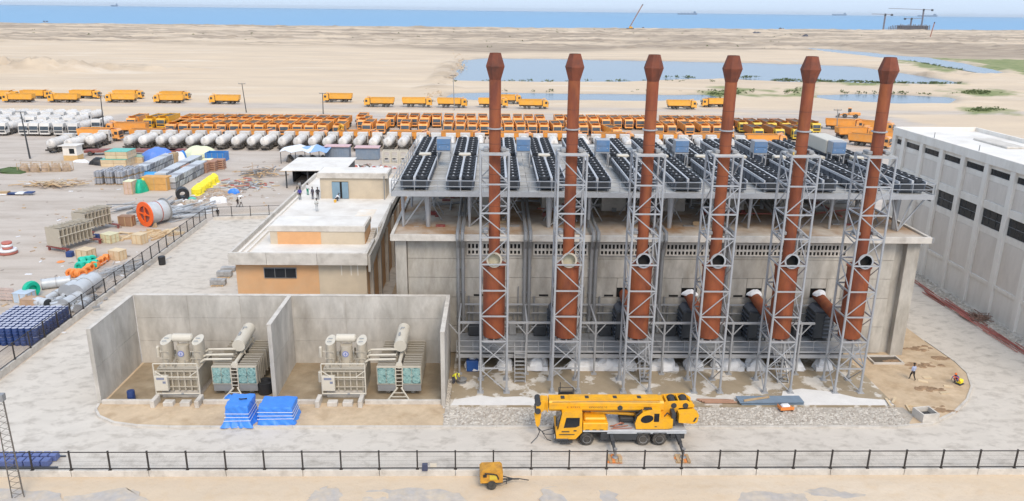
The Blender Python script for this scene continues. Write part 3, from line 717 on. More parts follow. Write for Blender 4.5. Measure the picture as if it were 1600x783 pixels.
for k, x in enumerate(CX):
    lab = 'grey lattice steel tower standing round the %s rust-red stack' % POSN[k]
    if tw0 is None: tw0 = tower((x, TY, 0), lab)
    else: dup(tw0, (x, TY, 0), None, lab)
    if k < 2: stack((x, TY, 0), 'tall rust-red stack with a cream lined duct mouth, %s of the six' % POSN[k], True)
    else: stack((x, TY, 0), 'tall rust-red stack with a dark open duct mouth, %s of the six' % POSN[k], False)
    # exhaust duct from the hall wall
    t = thing('exhaust_duct', 'rust-red exhaust duct from the hall wall to the %s stack' % POSN[k], 'duct', (x, WY, 6.3), 0, 'exhaust ducts')
    q = MB(); q.cyl((0, .1, .05), (0, -4.0, -.35), .5, n=16); q.cyl((0, -4, -.35), (0, -6.6, -.4), .52, n=16); q.build('pipe', m_rust, t, smooth=True)
    if k >= 3:
        q = MB(); q.lump((0, -.5, .2), .66, .55, .52, 10+k, 10, 5, .3); q.build('plastic_wrap', m_plast, t)
# yellow rails lying on two tower tops
tag(MB().bar((24.3, 62.3, 21.62), (25.2, 64.6, 21.62), .12).build('yellow_beam', mat('yellow_beam_paint', (.62, .42, .1), .6)), 'short yellow beam lying on top of the second tower from the right', 'beam')

# ---------------------------------------------------------------- walkway along the foot of the hall wall
wk = thing('steel_walkway', 'grey steel walkway on posts along the foot of the hall wall', 'walkway', (15.5, 66, 0))
WO = Vector((15.5, 66, 0))
def wp(name, b, m): b.v = [tuple(Vector(v)-WO) for v in b.v]; return b.build(name, m, wk)
WZ = 2.45
for i in range(12):
    x0 = -3.3+i*3.15
    for j in range(2):
        b = MB(); b.box(x0+.02, x0+3.13, 66+j*2.2+.02, 66+j*2.2+2.18, WZ-.06, WZ+random.uniform(-.01, .01)); wp('grating_panel', b, m_walk)
b = MB(); b.box(-3.3, 34.6, 65.85, 65.98, WZ-.55, WZ-.2); wp('edge_beam', b, m_galv)
b = MB(); b.box(-3.3, 34.6, 65.9, 65.97, WZ-.05, WZ+.12); wp('toe_board', b, m_galv)
for z in (.55, 1.1):
    b = MB(); b.cyl((-3.3, 65.92, WZ+z), (34.6, 65.92, WZ+z), .035, n=5); wp('rail', b, m_galv)
for i in range(26):
    x = -3.3+i*1.5; b = MB(); b.cyl((x, 65.92, WZ), (x, 65.92, WZ+1.1), .03, n=5); wp('rail_post', b, m_galv)
fx = [PX[0]+.0]+[CX[k]+3.0 for k in range(6)]
for i, x in enumerate(fx[:6]):
    b = MB(); b.cyl((x, 65.8, .3), (x, 65.8, 5.4), .1, n=8); b.box(x-.25, x+.25, 65.55, 66.05, .3, .36); wp('post', b, m_galv)
    b = MB(); b.bar((x, 65.8, 5.4), (x, 70.6, 5.4), .14, .18); wp('cross_beam', b, m_galv)
    b = MB(); b.bar((x, 65.8, 4.2), (x+.9, 65.8, 5.3), .08); b.bar((x, 65.8, 4.2), (x-.9, 65.8, 5.3), .08); wp('knee_brace', b, m_galv)
b = MB(); b.box(fx[0], fx[5]+1.2, 65.72, 65.88, 5.32, 5.5); wp('long_beam', b, m_galv)
b = MB(); b.box(-3.3, 34, 70.3, 70.45, 5.35, 5.5); wp('long_beam', b, m_galv)
for i, x in enumerate((2.5, 13.9, 26.5)):
    t = thing('steel_stair', 'narrow grey steel stair up to the walkway, %s of three' % ('leftmost', 'middle', 'rightmost')[i], 'stair', (x, 65.9, .3), 0, 'walkway stairs')
    for s in (-.48, .48):
        q = MB(); q.bar((s, -1.9, 0), (s, 0, 2.2), .06, .22); q.build('stringer', m_galv, t)
        q = MB(); q.tube([(s, -1.9, 0), (s, -1.9, .95), (s, 0, 3.1)], .03, 5); q.build('handrail', m_galv, t)
    for k in range(8):
        f = (k+.5)/8; q = MB(); q.box(-.45, .45, -1.9+1.9*f-.12, -1.9+1.9*f+.12, 2.2*f-.02, 2.2*f+.02); q.build('tread', m_galv, t)
for i in range(6):                                   # service pipes on the wall behind the walkway
    x = PX[i]
    for dx, z0, z1, r_ in ((.75, 2.5, 6.2, .09), (1.15, 2.5, 5.2, .07), (4.4, 2.5, 6.0, .08), (5.1, 2.5, 4.6, .07), (5.5, 2.5, 7.2, .06)):
        b = MB(); b.cyl((x+dx, WY-.25, z0), (x+dx, WY-.25, z1), r_, n=7); hp('service_pipe', b, m_galvd)
    for z, r_, yy in ((3.1, .12, .5), (3.6, .08, .45), (4.5, .1, .35)):
        b = MB(); b.cyl((x+.5, WY-yy, z), (x+5.9, WY-yy, z), r_, n=7); hp('service_pipe', b, m_galvd)
    b = MB(); b.box(x+.7, x+1.9, WY-1.3, WY-.6, 2.5, 3.5, b=.06); hp('dark_block', b, m_dark)  # plain dark block, added to darken the wall foot like a recess
    b = MB(); b.box(x+4.6, x+5.3, WY-1.1, WY-.6, 2.5, 3.9, b=.05); hp('cable_cabinet', b, m_galvd)
# dark silencers standing on the walkway and wrapped machines below it
for k in range(1, 6):
    x = CX[k]-.1
    t = thing('dark_silencer', 'dark grey ribbed intake silencer on the walkway behind the %s stack' % POSN[k], 'silencer', (x, 69, WZ), 0, 'silencers on the walkway')
    q = MB(); q.box(-.95, .95, -.7, 1.4, .35, 3.0, b=.08); q.build('body', m_dark, t)
    for z in range(6):
        q = MB(); q.box(-.05, .92, -.84, -.69, .5+z*.4, .66+z*.4); q.build('louvre', m_navy, t)
        q = MB(); q.box(-1.08, -.94, -.6, 1.2, .5+z*.4, .64+z*.4); q.build('side_rib', m_navy, t)
    q = MB(); q.prism([(-.95, 3.0), (.95, 3.0), (.6, 3.35), (-.6, 3.35)], -.5, 1.2, axis='y'); q.build('hood', m_navy, t)
    q = MB(); [q.box(a, a+.12, c, c+.12, 0, .35) for a in (-.9, .78) for c in (-.6, 1.1)]; q.build('foot', m_dark, t)
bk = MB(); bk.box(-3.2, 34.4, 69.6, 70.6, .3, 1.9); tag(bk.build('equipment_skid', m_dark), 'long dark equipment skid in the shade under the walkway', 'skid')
for i, (x, w) in enumerate(((-1.6, 1.1), (1.2, .8), (4.2, 1.2), (8.6, 1.5), (10.8, 1.3), (12.8, .9), (16.2, 1.6), (19.0, 1.0), (22.4, 1.6), (24.8, 1.1), (28.4, 1.2), (31.2, .9))):
    q = MB(); q.lump((x, 67.0, .4), w*.85, .75, 1.25, i, 11, 5, .35); q.box(x-w*.8, x+w*.8, 66.4, 67.3, .3, .7)
    tag(q.build('wrapped_machine', m_plast), 'white plastic wrapped machine under the walkway, %s from the left' % ORD[i], 'wrapped machine', 'wrapped machines under the walkway')

# ================================================================ ANNEX (orange control building)
ax = thing('control_building', 'low orange plastered building with a white flat roof beside the engine hall', 'building', (-20, 78, 0)); AO = Vector((-20, 78, 0))
def apart(name, b, m, par=None): b.v = [tuple(Vector(v)-AO) for v in b.v]; return b.build(name, m, par or ax)
b = MB(); b.box(-26.9, -18.3, 78.2, 118, 0, 7.2); apart('wall', b, [m_orange_wall])
b = MB(); b.box(-18.29, -13.31, 78.2, 78.6, 0, 7.2); apart('wall', b, [m_tan_wall])
b = MB(); b.box(-18.29, -13.3, 78.61, 118, 0, 7.2); apart('wall', b, [m_orange_wall])
b = MB(); b.box(-27.2, -13.0, 77.5, 118.4, 7.2, 7.75); apart('roof', b, m_roof)
b = MB()                                              # grey cornice band and parapets
for x0, x1 in ((-27.3, -23.4), (-23.39, -18.2), (-18.19, -13.0)): b.box(x0+.01, x1-.01, 77.3, 77.62, 7.0, 8.3, b=.02)
apart('cornice', b, m_concl)
b = MB(); b.box(-27.3, -27.0, 77.63, 118.4, 7.0, 8.3, b=.02); b.box(-13.3, -13.0, 77.63, 83, 7.0, 8.3, b=.02); b.box(-13.3, -13.0, 87, 118.4, 7.0, 8.5, b=.02); b.box(-27, -13.3, 118.1, 118.4, 7.0, 8.3); apart('parapet', b, m_concl)
b = MB(); b.box(-26.6, -26.4, 78, 104, 7.75, 8.0); b.box(-25.9, -25.75, 78.5, 92, 7.75, 8.0); apart('roof_kerb', b, m_white)
w = MB(); w.box(-24.0, -20.6, 78.1, 78.3, 5.3, 6.45); wo_ = apart('window_frame', w, m_frame)
for i in range(3):
    w = MB(); w.box(-23.93+i*1.11, -22.88+i*1.11, 78.06, 78.09, 5.37, 6.38); apart('pane', w, m_glass, wo_)
    wo_.children[-1].location = (0, 0, 0)
for x in (-15.9, -14.9, -14.2):
    w = MB(); w.box(x-.05, x+.05, 78.17, 78.2, 5.6, 7.0); apart('white_drip', w, m_white)
# upper block at the front
b = MB(); b.box(-24.3, -14.05, 82.4, 86.6, 7.7, 9.2); apart('upper_wall', b, m_tan_wall)
b = MB(); b.box(-23.5, -18.8, 82.36, 82.4, 7.72, 9.15); apart('orange_panel', b, mat('orange_patch', (.66, .36, .17), .85, var=.06))
b = MB(); b.box(-24.4, -13.95, 82.3, 86.8, 9.2, 9.8, b=.02); apart('upper_roof_edge', b, m_concl)
b = MB(); b.box(-24.2, -14.15, 82.5, 86.6, 9.78, 9.83); apart('upper_roof', b, m_roof)
b = MB(); b.box(-14.04, -14.0, 82.6, 86.5, 7.7, 9.2); apart('orange_side', b, m_orange_wall)
# stair hut
b = MB(); b.box(-23.4, -14.6, 104, 107.6, 7.75, 10.6); apart('hut_wall', b, m_tan_wall)
b = MB(); b.box(-23.7, -14.2, 103.7, 108, 10.6, 11.3, b=.02); apart('hut_roof_edge', b, m_concl)
b = MB(); b.box(-23.5, -14.4, 103.9, 107.8, 11.28, 11.34); apart('hut_roof', b, m_roof)
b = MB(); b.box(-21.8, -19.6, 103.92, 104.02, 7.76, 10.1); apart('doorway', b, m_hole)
m_door = mat('blue_grey_door', (.2, .3, .38), .5, var=.1)
b = MB(); b.box(-21.8, -20.75, 103.86, 103.91, 7.8, 10.05); dl = apart('door', b, m_door)
b = MB(); b.box(-20.45, -19.6, 103.84, 103.9, 7.8, 10.05); apart('door', b, m_door)
b = MB(); b.cyl((-14.7, 103.5, 7.75), (-14.7, 103.5, 11), .08, n=6); apart('drain_pipe', b, m_galvd)
b = MB(); b.box(-17.2, -15, 87.5, 98, 7.75, 7.77); apart('tan_stain', b, mat('tan_screed', (.72, .58, .42), .85, var=.08, two=(.78, .75, .7), twothr=.5, twosc=.5, tws=.15))
for k in range(6):                                    # steps at the right edge
    b = MB(); b.box(-13.9, -13.35, 83.2+k*.6, 83.75+k*.6, 7.75, 8.0+k*.1); apart('step', b, m_concl)
b = MB(); b.prism([(77.6, 8.0), (84, 8.0), (96, 9.2), (96, 8.2), (84, 7.0), (77.6, 6.2)], -12.98, -12.75, axis='x'); apart('side_beam', b, m_conc)
for y in (80, 86, 92, 98, 104, 110):
    b = MB(); b.box(-13.28, -12.9, y, y+.6, 0, 7.0); apart('side_column', b, m_conc)
# ================================================================ TRANSFORMER ENCLOSURE
en = thing('blast_wall_enclosure', 'open grey concrete blast wall enclosure of two bays round the cream transformers', 'concrete walls', (-18.8, 64, 0)); EO = Vector((-18.8, 64, 0))
def ep(name, b, m, par=None): b.v = [tuple(Vector(v)-EO) for v in b.v]; return b.build(name, m, par or en)
EH = 6.9
def cast_wall(x0, x1, y0, y1, nx, zs, axis):
    for i in range(nx):
        for a, c in zip(zs, zs[1:]):
            b = MB(); g = .022; e = random.uniform(-.006, .006)
            if axis == 'x': b.box(x0+(x1-x0)*i/nx+g, x0+(x1-x0)*(i+1)/nx-g, y0+e, y1+e, a+g, c-g)
            else: b.box(x0+e, x1+e, y0+(y1-y0)*i/nx+g, y0+(y1-y0)*(i+1)/nx-g, a+g, c-g)
            ep('wall_panel', b, m_conc)
    b = MB(); b.box(x0+.03, x1-.03, y0+.03, y1-.03, zs[0], zs[-1]-.05); ep('wall_core', b, m_conc)
zs = [0, 2.4, 4.7, EH]
cast_wall(-33.2, -4.0, 68.45, 68.85, 6, zs, 'x')
cast_wall(-33.55, -33.2, 60.4, 68.42, 2, [0, 3.4, EH], 'y'); cast_wall(-19.05, -18.7, 61.5, 68.42, 2, [0, 3.4, EH], 'y'); cast_wall(-4.35, -4.0, 60.0, 68.42, 2, [0, 3.4, EH], 'y')
b = MB(); b.box(-33.2, -4.0, 68.43, 68.87, EH, EH+.06); [b.box(x-.19, x+.19, y, 68.42, EH, EH+.06) for x, y in ((-33.37, 60.4), (-18.87, 61.5), (-4.17, 60))]; ep('coping', b, m_concl)
def sill(x0, x1):
    b = MB(); b.box(x0, x1, 60.25, 60.5, .1, .5, b=.02); ep('sill_wall', b, m_concl)
sill(-33.1, -28.8); sill(-24.6, -18.9); sill(-18.6, -15.0); sill(-10.9, -4.4)
for x in (-28.6, -24.9, -14.8, -11.2):
    b = MB(); b.box(x-.18, x+.18, 59.6, 60.9, .1, .75, b=.03); ep('plinth_pier', b, m_concl)
for x in (-27.4, -26, -13.6, -12.3):
    b = MB(); b.box(x-.42, x+.42, 59.85, 60.45, .1, .5, b=.03); ep('plinth_block', b, m_concl)
# ---------------------------------------------------------------- transformers (origin: middle of the tank front at ground)
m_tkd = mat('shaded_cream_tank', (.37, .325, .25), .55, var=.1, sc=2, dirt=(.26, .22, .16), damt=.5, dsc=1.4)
def transformer(loc, label):
    t = thing('power_transformer', label, 'transformer', loc, 0, 'power transformers')
    q = MB(); q.box(-1.6, 1.6, .5, 3.9, .1, .75, b=.03); q.build('plinth', m_concl, t)
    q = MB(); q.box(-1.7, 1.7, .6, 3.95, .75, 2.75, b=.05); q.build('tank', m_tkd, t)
    for k in range(7):
        q = MB(); q.box(-1.66+k*.53, -1.54+k*.53, .36, .6, .85, 2.6); q.build('rib', m_beige, t)
    for z in (1.3, 2.0, 2.75):
        q = MB(); q.box(-1.75, 1.75, .30, .36, z-.1, z); q.build('stiffener', m_beige, t)
    q = MB(); q.box(-1.8, 1.8, .5, 4.05, 2.75, 2.87, b=.02); q.build('cover', m_beige, t)
    for x in (-1.35, 1.35):                                # oval turrets with sloping lids
        q = MB(); n = 16; vs = []
        for z0 in (0, 1):
            for i in range(n):
                a = 2*PI*i/n; px_, py_ = x+.43*math.cos(a), 2.0+(.95 if math.sin(a) > 0 else .8)*math.sin(a)
                vs.append((px_, py_, 2.86 if z0 == 0 else 4.72+.16*(py_-1.2)))
        q.add(vs, [(i, (i+1) % n, n+(i+1) % n, n+i) for i in range(n)], 0); q.add(vs[n:], [tuple(range(n))], 1)
        o = q.build('turret', [m_beige, m_beigel], t, smooth=True)
        q = MB(); q.lathe((x, 2.0, 0), [(.47, 3.9), (.47, 3.98)], 16); 
        q = MB(); [q.tube([(x-.2, 1.6+d, 4.83+.16*(.6+d)-.02), (x-.1, 1.6+d, 4.95+.1*d), (x+.15, 1.7+d, 4.9+.1*d)], .035, 5) for d in (0, .5)]; q.build('lifting_lug', m_frame, o)
        for z in (3.45, 4.1):
            q = MB(); q.box(x-.44, x+.44, 1.15, 1.2, z, z+.06); q.build('flange', m_beige, o)
    q = MB(); q.cyl((0, 2.0, 2.86), (0, 2.0, 4.4), .55, .5, 16); q.lathe((0, 2.0, 0), [(.62, 2.9), (.62, 3.05)], 16); cen = q.build('centre_turret', m_beige, t, smooth=True)
    m_emb = mat('emblem_blue', (.17, .2, .45), .4, var=0)
    q = MB(); q.prism([(.27*math.cos(a), 3.8+.27*math.sin(a)) for a in np.linspace(0, 2*PI, 20, endpoint=False)], 1.415, 1.44, axis='y'); e_ = q.build('emblem', m_emb, cen)
    q = MB(); q.prism([(.2*math.cos(a), 3.8+.2*math.sin(a)) for a in np.linspace(0, 2*PI, 20, endpoint=False)], 1.405, 1.414, axis='y'); q.build('emblem_field', mat('emblem_pale', (.5, .5, .58), .4, var=0), cen)
    q = MB(); q.box(-.035, .035, 1.39, 1.403, 3.66, 3.94); q.box(-.1, .1, 1.388, 1.402, 3.77, 3.83); q.build('emblem_mark', m_emb, cen)
    q = MB(); q.cyl((-.85, 2.3, 4.95), (.72, 2.3, 4.95), .36, n=18); q.lathe((0, 2.3, 4.95), [(.1, -.95), (.3, -.9), (.36, -.84)], 18, axis='x'); q.lathe((0, 2.3, 4.95), [(.36, .71), (.3, .78), (.1, .84)], 18, axis='x'); q.build('bushing_cylinder', m_beigel, t, smooth=True)
    q = MB(); [q.bar((x, 2.3, 4.2), (x, 2.3, 4.7), .1) for x in (-.5, .4)]; q.build('cylinder_stand', m_beige, t)
    # front pipe frame
    for x in (-1.85, 1.85):
        q = MB(); q.cyl((x, 0, .7), (x, 0, 3.5), .06, n=6); q.build('frame_post', m_beigel, t)
    for z, r in ((3.55, .055), (2.3, .05), (.75, .07)):
        q = MB(); q.cyl((-1.85, 0, z), (1.85, 0, z), r, n=6); q.build('frame_rail', m_beigel, t)
    for s in (-1, 1):
        q = MB(); q.tube([(s*1.85, 0, 2.9), (s*1.1, 0, 2.35)], .045, 5); q.build('frame_brace', m_beigel, t)
    q = MB(); q.cyl((-1.85, .05, .62), (1.85, .05, .62), .05, n=6); q.cyl((.3, -.05, .78), (.5, -.05, .78), .07, n=6); q.build('pipe_run', [m_frame], t)
    q = MB(); q.box(-1.85, -.75, -.12, .3, 1.05, 2.4, b=.03); cab = q.build('control_cabinet', m_beigel, t)
    q = MB(); q.box(-1.65, -1.0, -.14, -.121, 2.1, 2.3); q.box(-1.15, -.9, -.14, -.121, 1.75, 1.95); q.build('cabinet_window', mat('cabinet_label', (.2, .22, .3), .4), cab)
    for x, y, z in ((-2.3, 1.4, 1.7), (-2.35, 2.4, 3.6)):
        q = MB(); q.cyl((x, y, z-.5), (x, y, z+.4), .17, n=10); q.lathe((x, y, 0), [(.17, z+.4), (.1, z+.5)], 10); q.cyl((x, y, z), (x+.6, y, z), .07, n=6); q.build('side_vessel', m_beigel, t, smooth=True)
    for y, z in ((1.4, 3.3), (1.9, 3.5), (2.6, 3.7)):
        q = MB(); q.tube([(1.4, y, z-.4), (2.0, y, z), (4.3, y+.1, z)], .1, 7); q.build('oil_pipe', m_beigel, t, smooth=True)
    q = MB()
    for i in range(40):
        x, y = random.uniform(-1.7, 1.7), random.uniform(.6, 3.6); q.cyl((x, y, 2.86), (x, y, 2.86+random.uniform(.1, .8)), random.uniform(.04, .1), n=6)
    o = q.build('valve_cluster', m_fin, t); o['kind'] = 'stuff'  # valves coloured dark to stand in for shaded recesses between the turrets
    # radiator bank to the right
    for s, x0 in ((0, 2.75), (1, 4.95)):
        for g, (ya, n) in enumerate(((1.0, 5), (3.9, 5))):
            for k in range(n):
                y = ya+.1+k*.5; q = MB(); q.box(x0, x0+1.6, y, y+.12, 1.0, 2.95+.0*k); q.box(x0+.04, x0+1.56, y-.03, y+.15, 2.95, 3.03); q.build('radiator_fin', m_fin, t)
                q = MB(); q.box(x0+.1, x0+1.5, y+.12, y+.5, 1.15, 1.3); q.build('fin_header', m_frame, t)
        q = MB(); q.box(x0-.02, x0+1.62, .72, 1.0, 1.25, 2.95, b=.02); bx = q.build('fan_box', m_beige, t)
        for j in range(2):
            q = MB(); q.box(x0+.05+j*.77, x0+.79+j*.77, .69, .72, 1.36, 2.84); gr = q.build('fan_grille', m_teal, bx)
            q = MB()
            for zc in (1.75, 2.45): q.lathe((x0+.42+j*.77, .69, zc), [(.33, 0), (.33, -.03), (.28, -.03), (.28, 0)], 14, axis='y'); q.lathe((x0+.42+j*.77, .69, zc), [(.0, -.03), (.09, -.03), (.09, 0)], 8, axis='y')
            q.build('fan_guard', mat('guard_teal', (.25, .42, .4), .5, var=.2) if 'guard_teal' not in bpy.data.materials else bpy.data.materials['guard_teal'], bx)
        q = MB(); q.box(x0+.02, x0+1.58, .8, .98, .6, 1.25); q.build('lower_skirt', m_galvd, t)
        q = MB(); q.cyl((x0+.8, 1.6, .1), (x0+.8, 1.6, 1.0), .2, n=10); q.cyl((x0+.8, 5.2, .1), (x0+.8, 5.2, 1.0), .2, n=10); q.build('support', m_beigel, t)
    q = MB(); q.cyl((4.65, 1.2, 3.02), (4.65, 6.4, 3.15), .17, n=10); q.cyl((4.65, .95, 2.95), (4.65, 1.15, 2.95), .3, n=10); q.build('top_header', m_beigel, t, smooth=True)
    q = MB(); q.cyl((4.6, 2.6, 4.05), (4.6, 5.9, 4.35), .56, n=18); cons = q.build('conservator', m_beigel, t, smooth=True)
    q = MB(); [q.bar((4.6+s, y, 3.1), (4.6+s*.7, y, 3.85), .1) for s in (-.4, .4) for y in (3, 5.4)]; q.build('conservator_stand', m_beige, t)
    q = MB(); q.cyl((4.45, 3.4, 4.72), (4.45, 3.9, 4.76), .1, n=8); q.tube([(4.4, 4.6, 4.7), (4.5, 4.7, 4.95), (4.8, 4.7, 4.95)], .05, 5); q.build('breather', m_frame, cons)
    for s in (4.37, 4.93):
        q = MB(); q.bar((s, .75, .9), (s, .75, 2.95), .06, .09); q.build('ladder_rail', m_beigel, t)
    for z in (1.15, 1.5, 1.85, 2.2, 2.55, 2.85):
        q = MB(); q.box(4.4, 4.9, .72, .78, z, z+.05); q.build('ladder_rung', m_beigel, t)
    for s in (-1, 1):
        q = MB(); q.bar((4.65+s*.15, .75, .95), (4.65+s*.95, -.1, .14), .1); q.build('ladder_foot', m_beigel, t)
    q = MB(); q.bar((3.7, -.1, .14), (5.6, -.1, .14), .1); q.bar((3.95, .15, .38), (5.35, .15, .38), .07); q.bar((4.2, .42, .62), (5.1, .42, .62), .07); q.build('ladder_base', m_beigel, t)
    return t
tr = transformer((-12.75, 61, 0), 'cream power transformer in the right bay, standing clear behind the low sill')
dup(tr, (-26.9, 61, 0), None, 'cream power transformer in the left bay, partly behind the blue tarped load')
b = MB(); b.lathe((-30.9, 60.95, 0), [(.3, .13), (.32, .2), (.32, 1.0), (.3, 1.05)], 14); b.lathe((-30.9, 60.95, 0), [(.34, .45), (.34, .5)], 14); tag(b.build('blue_barrel', m_drum, smooth=True), 'blue barrel standing by the left blast wall', 'barrel')
b = MB(); b.lathe((-19.9, 62.4, 0), [(.62, .13), (.7, 1.2), (.72, 1.25), (.6, 1.25), (.55, 1.0)], 18); tag(b.build('black_bin', m_blk, smooth=True), 'round black tub beside the middle blast wall', 'tub')
b = MB(); b.lump((-22.7, 61.2, .13), .45, .5, .4, 4, 9, 4, .3); tag(b.build('blue_sheet', m_tarpb), 'crumpled dark blue sheet lying under the transformer ladder', 'sheet')

# ---------------------------------------------------------------- blue tarped loads on the island
def tarp_load(loc, w, d, h, label, skirt, rz=0, seed=1):
    t = thing('tarped_load', label, 'covered crate', loc, rz)
    r = random.Random(seed); q = MB(); n = 96; rows = 22; vs = []
    for j in range(rows+1):
        f = j/rows
        for i in range(n):
            a = 2*PI*i/n; c, s = math.cos(a), math.sin(a); k = 1/max(abs(c)**.98, abs(s)**.98, .001)
            fl = max(0, 1-f*2.2); rip = .8*math.sin(a*7+seed+2*math.sin(a*2))+.6*math.sin(a*13+2*seed+f*6)+.35*math.sin(a*23+f*9)
            ww = .5*min(k, 1.38)*(1+.012*math.sin(7*a+f*9)); e = skirt*fl**1.6*(1+.32*rip)+.022*math.sin(11*a+f*14)
            z = h*f+(.03*math.sin(a*5+seed) if f > .9 else 0)+.05*fl*rip*skirt
            vs.append((c*(w*ww*(1 if j < rows else .97)+e), s*(d*ww*(1 if j < rows else .97)+e), max(z, .01)))
    q.add(vs, [(j*n+i, j*n+(i+1) % n, (j+1)*n+(i+1) % n, (j+1)*n+i) for j in range(rows) for i in range(n)]+[tuple(range(rows*n, (rows+1)*n))])
    q.build('tarp', m_tarpb, t, smooth=True)
    for k, z in enumerate((.5, .75, 1.05)):
        if z > h-.15: continue
        q = MB(); e = .06+ (skirt*max(0, 1-z/h*2.2)**1.6)
        for p0, p1 in (((-w/2-e, -d/2-e), (w/2+e, -d/2-e)), ((w/2+e, -d/2-e), (w/2+e, d/2+e))): q.bar((*p0, z+.03*k), (*p1, z+.05), .02, .045)
        q.build('strap', m_strap, t)
    return t
t = tarp_load((-20.55, 57.75, .12), 1.85, 2.2, 1.75, 'bright blue tarped crate with a wide crumpled skirt, left of two', .42, 0, 3)
q = MB(); q.tube([(-.1, .1, 1.8), (.1, -.05, 1.86), (.4, 0, 1.86), (.5, .15, 1.8)], .05, 6); q.build('black_hose', m_blk, t)
tarp_load((-17.55, 57.9, .12), 2.75, 2.0, 1.5, 'wide low bright blue tarped crate bound with white straps, right of two', .22, 0, 8)

# ================================================================ WHITE WAREHOUSE on the right
wh = thing('warehouse', 'long white warehouse with pilasters and dark windows at the right edge', 'building', (56.1, 85, 0)); WHO = Vector((56.1, 85, 0))
def whp(name, b, m, par=None):
    b.v = [tuple(Vector(v)-WHO) for v in b.v]; return b.build(name, m, par or wh)
X0, X1, YA, YB, TOP = 56.1, 67.6, 52, 108.2, 17.6
b = MB(); b.box(X0+.35, X1, YA, YB-.3, 0, 16.6); whp('wall', b, m_white)
b = MB(); b.box(X0-.25, X0+.1, YA, YB, 16.5, TOP, b=.04); b.box(X0+.11, X1, YB-.35, YB, 16.5, TOP, b=.04); b.box(X1-.3, X1, YA, YB-.36, 16.5, TOP); whp('parapet', b, m_white)
b = MB(); b.box(X0+.1, X1-.3, YA, YB-.35, 16.6, 17.1); whp('roof', b, m_roof)
b = MB(); b.box(X0+6.2, X0+8.6, 93, 100, 17.1, 17.35, b=.05); whp('roof_hatch', b, m_concl)
pil = [YB-.4]+[105.2-4.72*k for k in range(12)]
for y in pil:
    b = MB(); b.box(X0-.22, X0+.2, y-.4, y+.4, 0, 16.49, b=.03); whp('pilaster', b, m_white)
for i in range(len(pil)-1):
    ya, yb = pil[i+1]+.4, pil[i]-.4
    if yb-ya < .6: continue
    for a, c, m in ((0, 3.3, m_white), (3.72, 8.75, m_panel), (8.75, 9.55, m_white), (12.45, 14.7, m_panel), (14.7, 15.35, m_white), (16.05, 16.48, m_white)):
        b = MB(); b.box(X0+.12, X0+.34, ya+.01, yb-.01, a+.01, c-.01); whp('wall_panel', b, m)
    for a, c in ((3.3, 3.72), (11.55, 12.45)):
        b = MB(); b.box(X0-.02, X0+.33, ya+.005, yb-.005, a, c, b=.02); whp('string_course', b, m_white)
    for a, c, n in ((15.35, 16.05, 4), (9.55, 11.55, 3)):
        b = MB(); b.box(X0+.22, X0+.3, ya, yb, a, c); wf = whp('window', b, m_frame)
        for k in range(n):
            for r_ in range(1 if n == 4 else 2):
                hh = (c-a)/(1 if n == 4 else 2); b = MB(); b.box(X0+.17, X0+.215, ya+.04+(yb-ya)*k/n, ya-.04+(yb-ya)*(k+1)/n, a+.04+hh*r_, a+hh*(r_+1)-.04); whp('pane', b, m_glass, wf)
for p in wh.children:
    for c in p.children: c.location = (0, 0, 0)
for y in (98, 88.4, 79):
    b = MB(); b.cyl((X0-.1, y, TOP), (X0-.1, y, TOP+.7), .05, n=5); whp('roof_spike', b, m_galvd)
# red bars and rubble along its foot
for k in range(34):
    y = random.uniform(70, 92.5); x = 52.9+random.uniform(-.55, .55)+(92-y)*.03; ln = random.uniform(3.5, 6); a = random.uniform(-.05, .05); z = .1+.05*(k % 6)
    b = MB(); b.cyl((x, y-ln/2, z), (x+a*ln, y+ln/2, z+random.uniform(-.03, .06)), .05, n=6)
    tag(b.build('red_pipe', m_red), 'red scaffold pipe in the long heap along the warehouse foot', 'pipe', 'red pipes along the warehouse')
b = MB()
for k in range(700):
    y = random.uniform(60, 96); x = random.uniform(53.9, 55.7); s = random.uniform(.06, .26); b.lump((x, y, .02), s, s, s*.8, k, 5, 2, .3)
tag(b.build('rubble', [m_stone]), kind='stuff')
b = MB()
for k in range(60):
    c = (54.6+random.gauss(0, .5), 80.3+random.gauss(0, .6)); a = random.uniform(0, PI); b.bar((c[0]-.6*math.cos(a), c[1]-.6*math.sin(a), random.uniform(.1, .5)), (c[0]+.6*math.cos(a), c[1]+.6*math.sin(a), random.uniform(.1, .5)), .06)
tag(b.build('scrap_heap', mat('scrap_brown', (.25, .15, .11), .85, var=.3)), 'brown heap of scrap sticks against the warehouse foot', 'scrap heap')

